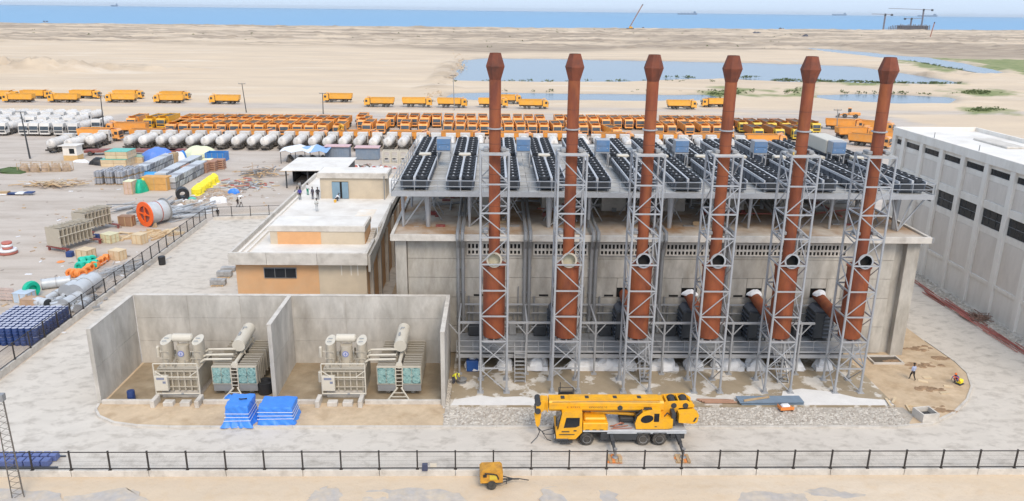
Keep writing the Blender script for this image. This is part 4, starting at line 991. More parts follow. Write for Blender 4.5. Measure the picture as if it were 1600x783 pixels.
# ================================================================ FENCES AND LOW WALLS
def fence(name, label, a, c, n, base, h, wall_label, wh_, segl, kind=m_concl, wt=.28, wr=.0038):
    a, c = Vector((*a, 0)), Vector((*c, 0)); d = (c-a); Ln = d.length; u = d/Ln; ang = math.atan2(u.y, u.x)
    w = thing('boundary_wall', wall_label, 'low wall', a, ang); k = max(1, int(Ln/segl))
    for i in range(k):
        q = MB(); hh = wh_*(1+random.uniform(-.03, .03)); q.box(Ln*i/k+.02, Ln*(i+1)/k-.02, -wt/2, wt/2, -.3, hh, b=.02); q.build('wall_segment', kind, w)
    f = thing(name, label, 'fence', a+Vector((0, 0, wh_)), ang); sp = Ln/n
    mp = MB(); y0 = .02
    for x in np.arange(.08, sp-.02, .1): mp.box(x-wr, x+wr, -wr, wr, .12, h-.08)
    for z in (.35, .7, 1.05): mp.box(.04, sp-.04, -.003, .003, z-.004, z+.004)
    mp = mp.mesh('mesh_panel', m_wire)
    po = MB(); po.box(-.05, .05, -.05, .05, 0, h); po.box(-.11, .11, -.11, .11, 0, .03); po.box(-.06, .06, -.06, .06, h, h+.03); po = po.mesh('post', m_fence)
    rl = MB(); rl.box(.05, sp-.05, -.025, .025, -.03, .03); rl = rl.mesh('rail', m_fence)
    for i in range(n+1):
        obj('post', po, f, (sp*i, 0, 0))
        if i < n:
            obj('rail', rl, f, (sp*i, 0, h-.07)); obj('rail', rl, f, (sp*i, 0, .1)); o = obj('mesh_panel', mp, f, (sp*i, 0, 0)); o['kind'] = 'stuff'
    return f
fence('perimeter_fence', 'dark steel mesh fence on the low wall along the front of the plant', (-46.8, 49.75), (47.0, 49.85), 34, .5, 1.5, 'low concrete wall carrying the front fence', .5, 5.4, wr=.0014)
fence('perimeter_fence', 'dark steel mesh fence running back along the left side of the road', (-44.6, 55), (-45.0, 119.5), 25, .7, 1.7, 'low concrete wall carrying the left fence', .7, 5.5)
fence('perimeter_fence', 'short dark fence closing the far end of the left road', (-44.6, 121.5), (-33.2, 123.2), 4, .4, 1.6, 'low concrete wall under the far fence by the orange building', .5, 4)
b = MB(); b.box(-.2, .2, -.12, .12, .25, .8, b=.02); o = b.build('meter_box', mat('dark_blue_box', (.05, .06, .11), .5), None, (-4.85, 49.55, .3)); tag(o, 'small dark blue box fixed on a post of the front fence', 'box')
b = MB(); b.box(-.24, .24, -.012, .012, .3, .62); o = b.build('notice_board', m_beigel, None, (-4.25, 49.66, .45)); tag(o, 'small blank white notice on the front fence', 'notice')
b = MB(); b.lathe((-43.4, 98.5, 0), [(.42, .02), (.46, 1.1), (.4, 1.15)], 14); tag(b.build('black_drum', m_blk, smooth=True), 'black drum standing beside the wall of the left fence', 'drum')
# blue block trays behind the fence at the lower left
for i in range(14):
    x = -39.6+i*.62
    if x > -32.3: break
    for j in range(2):
        b = MB(); b.box(-.26, .26, -.3, .3, 0, .5, b=.03, ); o = b.build('blue_block', mat('faded_blue_block', (.12, .16, .36), .5, var=.12) if 'faded_blue_block' not in bpy.data.materials else bpy.data.materials['faded_blue_block'], None, (x+.15*j, 51.1+j*.8, .05)); tag(o, 'faded blue block inside the front fence, %s row, %s from the left' % (('front', 'back')[j], nth(i)), 'block', 'blue blocks inside the fence')
b = MB(); b.box(-40, -31.8, 50.7, 50.8, .03, .14); b.box(-40, -32, 52.2, 52.3, .03, .14); tag(b.build('skid_rail', m_navy), 'dark skid rails under the double row of blue blocks', 'skid')

# ================================================================ TRUCK CRANE (length along x, front at -x; origin on the road under the front left)
tc = thing('truck_crane', 'yellow three axle truck crane with its boom stowed over the cab', 'crane', (5.05, 53.75, .02))
def cp(name, b, m, par=None, smooth=False): return b.build(name, m, par or tc, smooth=smooth)
q = MB(); q.box(.9, 10.0, .55, 2.0, .75, 1.15, b=.03); q.box(3.4, 6.6, .06, .5, .45, 1.1, b=.03); q.box(3.4, 6.6, 2.0, 2.45, .45, 1.1, b=.03); q.box(8.9, 10.0, .1, 2.4, .55, 1.15, b=.03); cp('chassis', q, m_dark)
q = MB(); q.box(2.0, 10.1, .0, 2.5, 1.2, 1.32, b=.02); q.box(3.9, 10.1, .02, .06, 1.05, 1.19); cp('deck', q, m_greyl)
# driver cab with raked windscreen
cabp = [(-.05, .55), (-.1, 1.25), (.08, 1.35), (.35, 2.75), (.55, 2.88), (1.9, 2.88), (1.95, 1.15), (1.45, .55)]
q = MB(); q.prism(cabp, .05, 2.4, axis='y'); cab = cp('driver_cab', q, m_yel)
q = MB(); q.prism([(.5, 1.55), (.68, 2.42), (1.72, 2.42), (1.72, 1.75), (1.45, 1.6)], .025, .05, axis='y'); q.prism([(.5, 1.55), (.68, 2.42), (1.72, 2.42), (1.72, 1.75), (1.45, 1.6)], 2.4, 2.425, axis='y'); cp('side_window', q, m_glass, cab)
q = MB(); q.prism([(.02, 1.33), (.29, 2.76), (.33, 2.76), (.07, 1.33)], .2, 2.25, axis='y'); cp('windscreen', q, m_glass, cab)
q = MB(); q.box(.15, 1.35, -.0, .045, .95, 1.0); q.box(1.28, 1.5, .02, .048, 1.25, 1.35); q.box(.35, .95, .02, .047, 1.18, 1.26); cp('door_trim', q, m_dark, cab)
q = MB(); q.box(-.16, .9, .0, 2.45, .38, .6, b=.05); q.box(.3, 1.2, -.1, .1, .3, .42); cp('bumper', q, m_dark)
q = MB(); q.box(-.19, -.14, .1, .5, .62, .78); cp('headlight', q, m_hub); q = MB(); q.box(-.19, -.14, 1.95, 2.35, .62, .78); cp('headlight', q, m_hub)
q = MB(); q.tube([(.1, -.02, 2.6), (-.1, -.22, 2.55), (-.1, -.22, 2.2)], .03, 5); q.box(-.16, -.04, -.3, -.16, 1.9, 2.4); cp('mirror', q, m_blk, cab)
q = MB(); q.box(2.0, 3.95, .02, 2.48, 1.33, 1.95, b=.04); q.box(2.1, 3.8, .3, 2.2, 1.95, 2.25, b=.1); cp('engine_cover', q, m_yel)
q = MB(); [q.box(2.2+i*.55, 2.5+i*.55, .01, .03, 1.36, 1.42) for i in range(3)]; cp('cover_latch', q, m_dark)
whl = MB(); whl.lathe((0, 0, 0), [(.3, -.16), (.5, -.17), (.55, -.11), (.55, .11), (.5, .17), (.3, .16)], 22, 0, 'y'); tyre = whl.mesh('tyre', m_tyre, True)
rm = MB(); rm.lathe((0, 0, 0), [(0, -.1), (.1, -.15), (.14, -.08), (.24, -.1), (.31, -.17), (.31, .17), (.2, .1), (0, .1)], 18, 0, 'y'); rim = rm.mesh('rim', m_rim, True)
for x in (2.33, 6.75, 8.02):
    for y in (.16, 2.34):
        w = thing('wheel', None, None, (x, y, .55)); w.parent = tc; obj('tyre', tyre, w); o = obj('rim', rim, w)
        if y > 1: o.rotation_euler = (0, 0, PI)
    q = MB(); q.cyl((x, .2, .55), (x, 2.3, .55), .1, n=8); cp('axle', q, m_dark)
for x in (6.75, 8.02):
    q = MB(); q.prism([(x-.62, .95), (x-.5, 1.14), (x+.5, 1.14), (x+.62, .95), (x+.55, .95), (x+.45, 1.08), (x-.45, 1.08), (x-.55, .95)], .0, .35, axis='y'); cp('mudguard', q, m_dark)
# superstructure: slewing ring, operator cab, winches, counterweight
q = MB(); q.cyl((8.3, 1.25, 1.32), (8.3, 1.25, 1.55), .7, n=20); cp('slewing_ring', q, m_dark)
q = MB(); q.box(5.0, 9.6, .95, 2.3, 1.55, 1.9, b=.05); cp('turntable', q, m_dark)
opp = [(6.15, 1.4), (6.05, 1.9), (6.2, 2.45), (6.6, 2.85), (7.1, 3.0), (8.0, 3.0), (8.05, 2.3), (9.0, 2.25), (9.0, 1.5), (8.6, 1.4)]
q = MB(); q.prism(opp, .1, 1.0, axis='y'); oc = cp('operator_cab', q, m_yel)
q = MB(); q.prism([(6.5+.46+.48*math.cos(a)+.1*math.sin(a), 2.28+.34*math.sin(a)) for a in np.linspace(0, 2*PI, 18, endpoint=False)], .075, .1, axis='y'); q.box(7.5, 7.9, .075, .1, 2.05, 2.75); cp('side_window', q, m_glass, oc)
q = MB(); q.prism([(6.02, 1.9), (6.17, 2.46), (6.58, 2.88), (6.62, 2.84), (6.22, 2.42), (6.07, 1.9)], .15, .95, axis='y'); q.box(6.75, 7.35, .25, .85, 3.0, 3.03); cp('front_glass', q, m_glass, oc)
q = MB(); q.tube([(6.0, .1, 1.9), (6.1, .08, 2.6), (6.6, .1, 3.1), (7.3, .15, 3.2)], .03, 5); q.box(7.6, 7.75, .07, .1, 1.6, 1.65); cp('grab_rail', q, m_dark, oc)
q = MB(); q.prism([(9.45, 1.95), (9.45, 2.72), (10.75, 2.8), (11.0, 2.6), (10.9, 1.98), (10.6, 1.85)], .12, .8, axis='y'); q.prism([(9.45, 1.95), (9.45, 2.72), (10.75, 2.8), (11.0, 2.6), (10.9, 1.98), (10.6, 1.85)], 1.7, 2.38, axis='y'); q.prism([(10.3, 1.95), (10.3, 2.6), (10.72, 2.7), (10.95, 2.5), (10.85, 1.98)], .81, 1.69, axis='y'); cw = cp('counterweight', q, m_yel)
q = MB(); q.prism([(10.55, 2.05), (10.7, 2.05), (10.86, 2.4), (10.71, 2.4)], .1, .121, axis='y'); cp('hazard_mark', q, m_dark, cw)
for y in (.95, 2.18):
    q = MB(); q.prism([(7.9, 2.0), (7.9, 2.9), (8.5, 3.3), (10.2, 3.42), (10.8, 3.05), (10.8, 2.85), (9.6, 2.76), (9.2, 2.0)], y, y+.1, axis='y'); cp('boom_seat', q, m_yel)
q = MB(); q.box(8.6, 8.75, 1.06, 2.17, 2.6, 3.25); q.box(9.56, 9.66, 1.06, 2.17, 2.7, 3.3); q.box(10.55, 10.68, 1.06, 2.17, 2.85, 3.1); cp('seat_crossbeam', q, m_yel)
q = MB(); q.box(7.9, 10.4, 1.06, 2.17, 1.91, 2.5); cp('winch_well', q, m_dark)
for x in (9.18, 10.1):
    q = MB(); q.cyl((x, 1.1, 2.98), (x, 2.14, 2.98), .3, n=16); q.cyl((x, 1.06, 2.98), (x, 1.099, 2.98), .38, n=16); q.cyl((x, 2.141, 2.98), (x, 2.175, 2.98), .38, n=16); cp('winch_drum', q, m_dark, smooth=True)
    q = MB(); q.cyl((x, .9, 3.0), (x, .949, 3.0), .22, n=14); cp('winch_cover', q, m_dark)
q = MB(); q.box(8.9, 9.2, .2, .95, 1.6, 2.75); q.tube([(8.4, .5, 2.3), (8.6, .5, 2.6), (8.8, .6, 2.4)], .05, 6); cp('hydraulic_block', q, m_dark)
# telescopic boom
q = MB(); q.prism([(.82, 2.52), (.62, 2.75), (.62, 3.3), (.75, 3.44), (1.75, 3.44), (1.88, 3.3), (1.88, 2.75), (1.68, 2.52)], .15, 9.1, axis='x', M=Matrix.Rotation(R(.2), 4, 'Y') @ Matrix.Translation((-.8, 0, .08))); bm = cp('boom', q, m_yel)
q = MB(); q.box(-.6, .6, .58, .64, 3.25, 3.3); q.box(.6, 7.8, .585, .62, 3.1, 3.13); q.box(.9, .96, .575, .63, 2.6, 3.45); q.box(.96, 8.0, .8, 1.7, 3.53, 3.57); cp('boom_rib', q, m_yel, bm)
q = MB()
for x in (1.75, 3.6, 5.6, 7.2): q.box(x, x+.05, .59, .66, 2.78, 3.36)
cp('boom_band', q, m_yel, bm)
q = MB(); q.tube([(-.4, .58, 3.5), (3.0, .6, 3.52), (8.0, .6, 3.5)], .022, 5); q.tube([(.2, .575, 2.72), (4.0, .575, 2.7), (7.8, .575, 2.72)], .025, 5); cp('boom_hose', q, m_dark, bm)
q = MB(); [q.box(x, x+.3, 1.05, 1.45, 3.53, 3.6) for x in (.3, 2.2, 4.4, 6.3)]; cp('boom_pad', q, m_dark, bm)
# dark lettering marks on the boom side: rows of short strokes, too small to read in the photograph
q = MB()
for x0, n in ((.75, 7), (2.5, 9)):
    for i in range(n):
        x = x0+i*.16; q.box(x, x+.11, .604, .6135, 3.06, 3.08); q.box(x, x+.025, .6045, .614, 2.96, 3.055); q.box(x+.05*(i % 2)+.035, x+.11, .6042, .6138, 2.95, 2.975)
o = cp('boom_lettering', q, m_dark, bm); o['kind'] = 'stuff'
q = MB(); q.cyl((5.0-.1, .56, 2.98), (5.0-.1, .62, 2.98), .2, n=16); cp('boom_roller_cover', q, m_dark, bm)
q = MB(); q.prism([(-.95, 2.7), (-1.3, 2.4), (-1.55, 2.3), (-1.7, 2.5), (-1.5, 3.35), (-1.2, 3.5), (-.7, 3.45), (-.7, 2.7)], .8, 1.7, axis='y'); hd = cp('boom_head', q, m_yel)
for z in (2.6, 3.3):
    q = MB(); q.cyl((-1.5, .7, z), (-1.5, 1.8, z), .24, n=14); cp('sheave', q, m_dark, hd, True)
for s in (0, 1):
    q = MB(); q.box(-.78-s*.14, -.7-s*.14, .66-.0*s, 1.84, 2.58+s*.06, 3.44-s*.05, b=.02); cp('boom_section_collar', q, m_yel, bm)
q = MB(); q.prism([(-1.5, 2.35), (-1.75, 2.1), (-1.6, 1.2), (-1.45, 1.05), (-1.3, 1.25), (-1.2, 2.2)], 1.05, 1.4, axis='y'); cp('hook_block', q, m_yel)
q = MB(); q.tube([(-1.5, 1.2, 1.1), (-1.35, 1.2, .75), (-1.1, 1.15, .6), (-.8, 1.1, .75), (-.1, 1.0, 1.0)], .035, 5); q.tube([(-1.5, 1.2, 1.1), (-1.3, 1.1, .6), (-1.5, .7, .35), (-2.0, .3, .05)], .035, 5); q.tube([(-1.4, 1.2, .9), (-.9, .9, .5), (-.4, .7, .6), (.0, .6, .8)], .03, 5); q.tube([(-1.1, 1.15, .6), (-.9, .9, .35), (-.7, .8, .1), (-.4, .7, .05)], .03, 5); cp('hook_cable', q, m_dark)
q = MB(); q.cyl((2.7, 1.25, 2.35), (7.9, 1.25, 1.95), .14, n=10); q.cyl((2.2, 1.25, 2.5), (4.8, 1.25, 2.25), .09, n=8); cp('luffing_cylinder', q, m_yel, smooth=True)
q = MB(); q.prism([(3.0, 2.62), (4.4, 2.62), (3.9, 2.45), (3.2, 2.5)], 1.0, 1.5, axis='y'); cp('boom_bracket', q, m_dark)
q = MB(); q.tube([(4.2, .6, 1.4), (4.5, .3, 1.6), (5.0, .5, 1.75), (5.3, .8, 1.5), (4.8, .9, 1.4), (4.4, .5, 1.45)], .05, 6); q.tube([(4.4, .35, 1.4), (5.6, .6, 1.45)], .04, 5); q.tube([(4.2, .2, 1.38), (5.9, .3, 1.4)], .035, 5); cp('deck_cable', q, mat('cable_red_brown', (.4, .16, .1), .6))
for x in (4.22, 9.4):
    for s in (-1, 1):
        yb, y1 = (.3, -1.95) if s < 0 else (2.2, 3.6)
        q = MB(); q.bar((x, 1.25, .95), (x+.02, y1*.55+yb*.45, .78), .26, .3); q.bar((x+.02, y1*.55+yb*.45, .78), (x+.05, y1, .55), .2, .22); cp('outrigger_beam', q, m_dark)
        q = MB(); q.cyl((x+.05, y1, .25), (x+.05, y1, .85), .09, n=10); q.cyl((x+.05, y1, .85), (x+.05, y1, .95), .14, n=10); q.lathe((x+.05, y1, 0), [(.25, .2), (.2, .25), (.1, .3)], 12); cp('outrigger_jack', q, m_galvd)
for k, x in enumerate((9.3, 14.47)):
    t = thing('outrigger_pad', 'stack of worn orange timbers under the %s outrigger of the crane' % ('front', 'rear')[k], 'timber pad', (x, 51.75, .02), 0, 'outrigger pads')
    for j in range(2):
        for i in range(4):
            q = MB(); q.box(-.55, .55, -.5+i*.26, -.27+i*.26, 0, .085, b=.01); o = q.build('timber', m_coilo if (i+j+k) % 3 == 0 else m_wood, t, (random.uniform(-.06, .06), 0, .09*j), random.uniform(-.08, .08)+(PI/2 if j else 0))
            if j: o.location = (0, 0, .09)
# ---------------------------------------------------------------- black welding set behind the crane
t = thing('generator_set', 'small black framed generator standing behind the crane boom', 'generator', (6.35, 60.6, .3))
q = MB(); q.box(-.6, .6, -.3, .3, .1, .75, b=.05); q.build('body', m_blk, t)
for x in (-.62, .62):
    q = MB(); q.tube([(x, -.32, 0), (x, -.32, 1.1), (x, .32, 1.1), (x, .32, 0)], .03, 5); q.build('frame', m_dark, t)
q = MB(); q.cyl((-.62, -.32, 1.1), (.62, -.32, 1.1), .03, n=5); q.cyl((-.62, .32, 1.1), (.62, .32, 1.1), .03, n=5); q.tube([(-.5, .3, .7), (-.5, .3, 1.6)], .04, 6); q.build('frame_bar', m_dark, t)
q = MB(); q.box(-.15, .25, -.32, -.301, .35, .47); q.build('plate', m_hub, t)
# ---------------------------------------------------------------- yellow trailer compressor outside the fence
cx, cy = spot(768, 764)[:2]
t = thing('trailer_compressor', 'rusty yellow trailer compressor on the sand outside the front fence', 'compressor', (cx, cy, .05), R(4))
q = MB(); q.prism([(-.8, .5), (-.8, 1.35), (-.65, 1.5), (.65, 1.5), (.8, 1.35), (.8, .5)], -.1, 1.0, axis='y'); body = q.build('body', mat('worn_yellow', (.62, .3, .03), .55, var=.15, sc=2, dirt=(.2, .1, .04), damt=.7, dsc=2.2, dthr=.52), t)
q = MB(); q.box(-.15, .4, -.13, -.1, .75, 1.15, b=.02); q.build('yellow_hatch', mat('hatch_yellow', (.62, .46, .05), .5), body)
q = MB(); q.tube([(-.5, -.14, 1.3), (.0, -.2, 1.28), (.35, -.15, 1.15), (.5, -.14, .8)], .05, 6); q.box(-.6, -.35, -.16, -.1, 1.0, 1.2); q.build('hose', m_blk, t)
q = MB(); q.box(-.7, .7, 0, .9, .36, .5); q.bar((.7, .45, .42), (2.0, .45, .38), .08); q.bar((.7, 0, .42), (1.6, .45, .4), .06); q.bar((.7, .9, .42), (1.6, .45, .4), .06); q.bar((2.0, .45, .4), (2.7, .35, .3), .05); q.bar((1.1, .4, .4), (1.1, .4, .05), .05); q.build('drawbar', m_dark, t)
for y in (-.12, 1.02):
    w = thing('wheel', None, None, (0, y, .33)); w.parent = t
    q = MB(); q.lathe((0, 0, 0), [(.18, -.1), (.3, -.11), (.34, -.06), (.34, .06), (.3, .11), (.18, .1)], 18, 0, 'y'); q.build('tyre', m_tyre, w, smooth=True)
    q = MB(); q.lathe((0, 0, 0), [(0, -.07), (.08, -.09), (.1, -.05), (.19, -.08), (.19, .08), (0, .06)], 14, 0, 'y'); q.build('rim', m_chas, w, smooth=True)
# ---------------------------------------------------------------- lattice mast at the lower left
mb_ = [spot(21, 779), spot(30, 780), spot(37, 776)]
cxm = sum((p.x for p in mb_))/3; cym = sum((p.y for p in mb_))/3
t = thing('lattice_mast', 'thin triangular lattice mast outside the fence at the lower left', 'mast', (cxm, cym, 0))
m_mast = mat('mast_steel', (.13, .115, .1), .7)
tri = [Vector((-.38, -.1, 0)), Vector((.38, .0, 0)), Vector((.07, .4, 0))]; MHT = 7.4; LEAN = 0
for p in tri:
    q = MB(); q.cyl(p, p*.75+Vector((LEAN*MHT, 0, MHT)), .04, n=6); q.build('mast_leg', m_mast, t)
for k in range(16):
    z0, z1 = MHT*k/16, MHT*(k+1)/16; s0, s1 = 1-.25*k/16, 1-.25*(k+1)/16
    for i in range(3):
        a, c = tri[i]*s0, tri[(i+1) % 3]*s1; q = MB(); q.cyl(a+Vector((LEAN*z0, 0, z0)), c+Vector((LEAN*z1, 0, z1)), .018, n=4); q.build('lacing', m_mast, t)
q = MB(); q.box(LEAN*MHT-.15, LEAN*MHT+.3, -.1, .3, MHT, MHT+.5, b=.02); q.build('lamp_head', m_galvd, t)
# ---------------------------------------------------------------- items on the pad and the sand island
t = thing('precast_chamber', 'open grey precast chamber box near the kerb on the right sand', 'concrete box', (36.35, 57.85, .12), R(8))
q = MB()
for x0, x1, y0, y1 in ((-.75, .75, -.7, -.55), (-.75, .75, .55, .7), (-.75, -.6, -.55, .55), (.6, .75, -.55, .55)): q.box(x0, x1, y0, y1, 0, .75)
q.build('box_wall', m_concl, t); q = MB(); q.box(-.6, .6, -.55, .55, .3, .34); q.build('box_floor', m_dark, t)
t = thing('steel_plate_stack', 'blue grey steel sheets stacked on the front edge of the pad', 'steel sheets', (24.2, 60.35, .3), R(1))
for k in range(4):
    q = MB(); q.box(-2.9+random.uniform(-.2, .2), 2.6, -.55+random.uniform(-.1, .1), .6, .04+.07*k, .09+.07*k); q.build('sheet', m_steelb, t)
q = MB(); q.bar((-2.6, -.4, .38), (-.2, .2, .4), .14); q.build('timber', m_wood, t)
for k in range(4):
    a = spot(1088+k*4, 631+k*1.5); tag(MB().cyl((a.x, a.y, .42), (a.x+2.8, a.y+random.uniform(-.15, .15), .42), .09, n=8).build('brown_pipe', mat('pipe_brown', (.36, .2, .13), .7) if k == 0 else bpy.data.materials['pipe_brown']), 'rusty brown pipe on the pad edge right of the crane, %s from the back' % ORD[k], 'pipe', 'brown pipes on the pad')
t = thing('paving_trolley', 'small orange tray trolley holding a white sack below the pad edge', 'trolley', (25.0, 59.2, .2), R(6))
q = MB(); q.box(-.6, .6, -.35, .35, .12, .2); q.box(-.6, .6, -.35, -.3, .2, .4); q.box(-.6, -.55, -.3, .35, .2, .4); q.build('tray', m_coilo, t)
q = MB(); q.box(-.4, .35, -.2, .3, .2, .5, b=.1); q.build('sack', m_plast, t)
q = MB(); [q.cyl((x, y-.04, .08), (x, y+.04, .08), .08, n=10) for x in (-.45, .45) for y in (-.3, .3)]; q.build('castor', m_blk, t)
for k, (x, y, a) in enumerate(((34.2, 59.5, 1.9), (34.6, 60, 2.3))):
    tag(MB().bar((x, y, .45), (x+1.5*math.cos(a+3), y+1.5*math.sin(a), .38), .2, .05).build('plank', m_ply), 'pale plank leaning at the right end of the pad, %s one' % ('left', 'right')[k], 'plank', 'planks at the pad end')
for k, (px, py, rx, ry) in enumerate(((1440, 572, 1.6, .5), (1452, 608, 1.0, .4), (1462, 642, 1.2, .35), (1428, 545, 1.4, .4), (1395, 565, .8, .3), (1470, 560, 1.2, .35))):
    p = spot(px, py, .12); q = MB()
    for i in range(26):
        x, y = p.x+random.gauss(0, rx*.5), p.y+random.gauss(0, ry*.6); s = random.uniform(.08, .28); q.lump((x, y, .11), s*1.6, s, s*.45, i+k*40, 6, 2, .35)
    tag(q.build('spoil_heap', mat('dark_spoil', (.3, .2, .12), .95, var=.25, sc=2) if k == 0 else bpy.data.materials['dark_spoil']), 'low heap of dark damp soil on the right sand, heap %s from the hall corner' % ORD[k], 'soil heap', 'soil heaps', 'stuff')
t = thing('timber_formwork', 'square timber formwork lying on the right sand', 'frame', tuple(spot(1435, 641, .12)), R(-12))
for x0, x1, y0, y1 in ((-.9, .9, -.6, -.48), (-.9, .9, .48, .6), (-.9, -.78, -.48, .48), (.78, .9, -.48, .48)):
    q = MB(); q.box(x0, x1, y0, y1, 0, .14); q.build('board', m_ply, t)
for k, (px, py) in enumerate(((1442, 596), (1482, 604), (1475, 614), (1448, 590))):
    p = spot(px, py, .12); tag(MB().box(-.4, .4, -.2, .2, 0, .06).build('loose_board', m_ply, None, (p.x, p.y, .12), random.uniform(-.6, .6)), 'loose pale board on the right sand, %s' % ('left of the walking worker', 'nearest the crouching worker', 'in front of the crouching worker', 'behind the walking worker')[k], 'board', 'loose boards on the sand')
t = thing('pit_frame', 'open pit with a concrete kerb at the foot of the hall column', 'pit', (38.4, 69.2, .12))
for x0, x1, y0, y1 in ((-1.5, 1.5, -.9, -.75), (-1.5, 1.5, .75, .9), (-1.5, -1.35, -.75, .75), (1.35, 1.5, -.75, .75)):
    q = MB(); q.box(x0, x1, y0, y1, 0, .18); q.build('pit_kerb', m_concl, t)
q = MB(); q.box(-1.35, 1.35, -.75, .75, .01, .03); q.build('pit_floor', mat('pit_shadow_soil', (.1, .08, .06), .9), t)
t = thing('plate_compactor', 'yellow and orange plate compactor at the right kerb', 'compactor', tuple(spot(1499, 600, .12)), R(30))
q = MB(); q.box(-.35, .35, -.28, .28, 0, .09, b=.03); q.build('plate', m_dark, t); q = MB(); q.box(-.26, .26, -.22, .22, .09, .5, b=.08); q.build('engine', m_lemon, t)
q = MB(); q.tube([(-.25, -.2, .3), (-.9, -.2, .95), (-.9, .2, .95), (-.25, .2, .3)], .03, 5); q.build('handle', m_ored, t)
b = MB(); p = spot(738, 583, .3); b.box(-.55, .55, -.35, .35, 0, 1.1, b=.06); b.box(-.57, .57, -.37, .37, .9, 1.0); tag(b.build('blue_tub', mat('deep_blue_plastic', (.02, .09, .33), .45, var=.1), None, (p.x, p.y+.6, .3)), 'deep blue plastic tub beside the leftmost tower', 'tub')
b = MB(); p = spot(716, 600, .12); b.lathe((p.x+.3, p.y, .12), [(.5, 0), (.45, .2), (.3, .25), (.5, .5), (.2, .55)], 12); tag(b.build('cable_spool', m_galvd), 'flat grey spool lying by the leftmost tower', 'spool')

# ================================================================ TRUCK PARK (all trucks: front at y=0 looking towards -y, 10.4 m long)
wm = MB(); wm.lathe((0, 0, 0), [(.2, -.16), (.46, -.17), (.52, -.1), (.52, .1), (.46, .17), (.2, .16)], 12, 0, 'x'); wm.lathe((0, 0, 0), [(0, -.12), (.27, -.165), (.3, .0), (.27, .165), (0, .12)], 10, 1, 'x')
wheelm = wm.mesh('wheel', [m_tyre, m_rim])
def cab_mesh(col, roof=2.95):
    q = MB(); q.prism([(0, .75), (-.06, 1.55), (.12, 2.55), (.45, roof), (1.85, roof), (1.9, .75)], -1.2, 1.2, axis='x'); 
    q.box(-1.22, 1.22, -.12, .5, .5, .8, 0, b=.05)
    q.box(-1.0, 1.0, -.085, -.03, .95, 1.4, 1)
    for s in (-1, 1): q.box(min(s*1.21, s*1.23), max(s*1.21, s*1.23), .35, 1.1, 1.65, 2.4, 1); q.box(min(s*1.25, s*1.5), max(s*1.25, s*1.5), -.2, -.08, 1.6, 2.2, 1)
    return q.mesh('cab', [col, m_dark])
wsm = MB(); wsm.prism([(-.085, 1.6), (.09, 2.52), (.12, 2.52), (-.04, 1.6)], -1.05, 1.05, axis='x'); wsm = wsm.mesh('windscreen', m_wind)
chm = MB(); chm.box(-.55, .55, .4, 10.0, .75, 1.15); chm.box(-1.15, 1.15, 9.6, 9.75, .55, .95); chm.box(-1.15, -.6, 2.9, 4.6, .5, 1.1); chm.box(.6, 1.15, 2.9, 4.6, .5, 1.1); chm.box(-1.1, 1.1, 1.95, 2.15, 1.0, 2.5)
for y in (1.2, 2.75, 6.6, 8.0): chm.cyl((-1.0, y, .52), (1.0, y, .52), .12, n=6)
chm = chm.mesh('chassis', m_chas)
def bed_mesh(col, hz=3.1):
    q = MB(); y0, y1 = 2.25, 10.1; z0 = 1.2
    q.prism([(y0, z0), (y1-.3, z0), (y1, z0+.5), (y1, z0+.55), (y0, z0+.14)], -1.22, 1.22, 0, axis='x')
    for s in (-1, 1):
        a, c = sorted((s*1.22, s*1.3)); q.prism([(y0, z0+.1), (y1-.1, z0+.1), (y1+.15, hz), (y0, hz)], a, c, 0, axis='x')
        a, c = sorted((s*1.3, s*1.36)); q.box(a, c, y0, y1, hz-.16, hz)
        for k in range(2): q.box(a, c, y0+.05+k*(y1-y0-.4), y0+.25+k*(y1-y0-.4), z0+.1, hz-.16)
    q.prism([(y0-.1, z0+.1), (y0+.05, z0+.1), (y0+.05, hz), (y0-.1, hz+.1)], -1.25, 1.25, 0, axis='x')
    q.prism([(y0-.1, hz+.02), (y0-.1, hz+.1), (y0-1.3, hz+.42), (y0-1.3, hz+.34)], -.9, .9, 0, axis='x')
    q.prism([(y1-.05, z0+.5), (y1+.05, z0+.5), (y1+.2, hz-.1), (y1+.1, hz-.1)], -1.22, 1.22, 0, axis='x')
    q.box(-1.2, 1.2, y0+.1, y1-.1, z0+.2, hz-.24, 1)  # fill raised near the rim so the bed looks dark inside
    return q.mesh('dump_bed', [col, m_bedin])
def truck_proto(cabcol, bedcol, hz=3.1):
    t = thing('dump_truck', None, None); C.objects.unlink(t)
    parts = [('cab', cab_mesh(cabcol), (0, 0, 0)), ('windscreen', wsm, (0, 0, 0)), ('chassis', chm, (0, 0, 0)), ('dump_bed', bed_mesh(bedcol, hz), (0, 0, 0))]
    for y in (1.2, 2.75, 6.6, 8.0):
        for x in (-1.0, 1.0): parts.append(('wheel', wheelm, (x, y, .52)))
    bpy.data.objects.remove(t); return parts
tkq = MB(); n = 18
tkq.lathe((0, 0, 2.1), [(.5, 2.15), (.85, 2.25), (.98, 2.45), (1.02, 2.7), (1.08, 8.9), (1.0, 9.3), (.75, 9.55), (.2, 9.7)], n, 0, 'y')
tkq.box(-.3, .3, 3.4, 8.2, 3.08, 3.17, 0); [tkq.lathe((0, y, 0), [(.28, 3.1), (.28, 3.26), (.0, 3.28)], 10, 0) for y in (4.2, 6.2, 8)]
for y in (3.5, 5.6, 7.7): tkq.lathe((0, y, 2.1), [(1.06, -.04), (1.1, -.04), (1.1, .04), (1.06, .04)], n, 0, 'y')
tkq.box(-1.0, 1.0, 2.4, 9.2, 1.1, 1.35, 1); tkq.box(-.03, .03, 9.7, 9.76, 1.0, 3.2, 0); [tkq.box(-.3, .3, 9.68, 9.74, z, z+.05, 0) for z in (1.3, 1.7, 2.1, 2.5, 2.9)]
tankm = tkq.mesh('tank', [m_tank, m_chas], True)
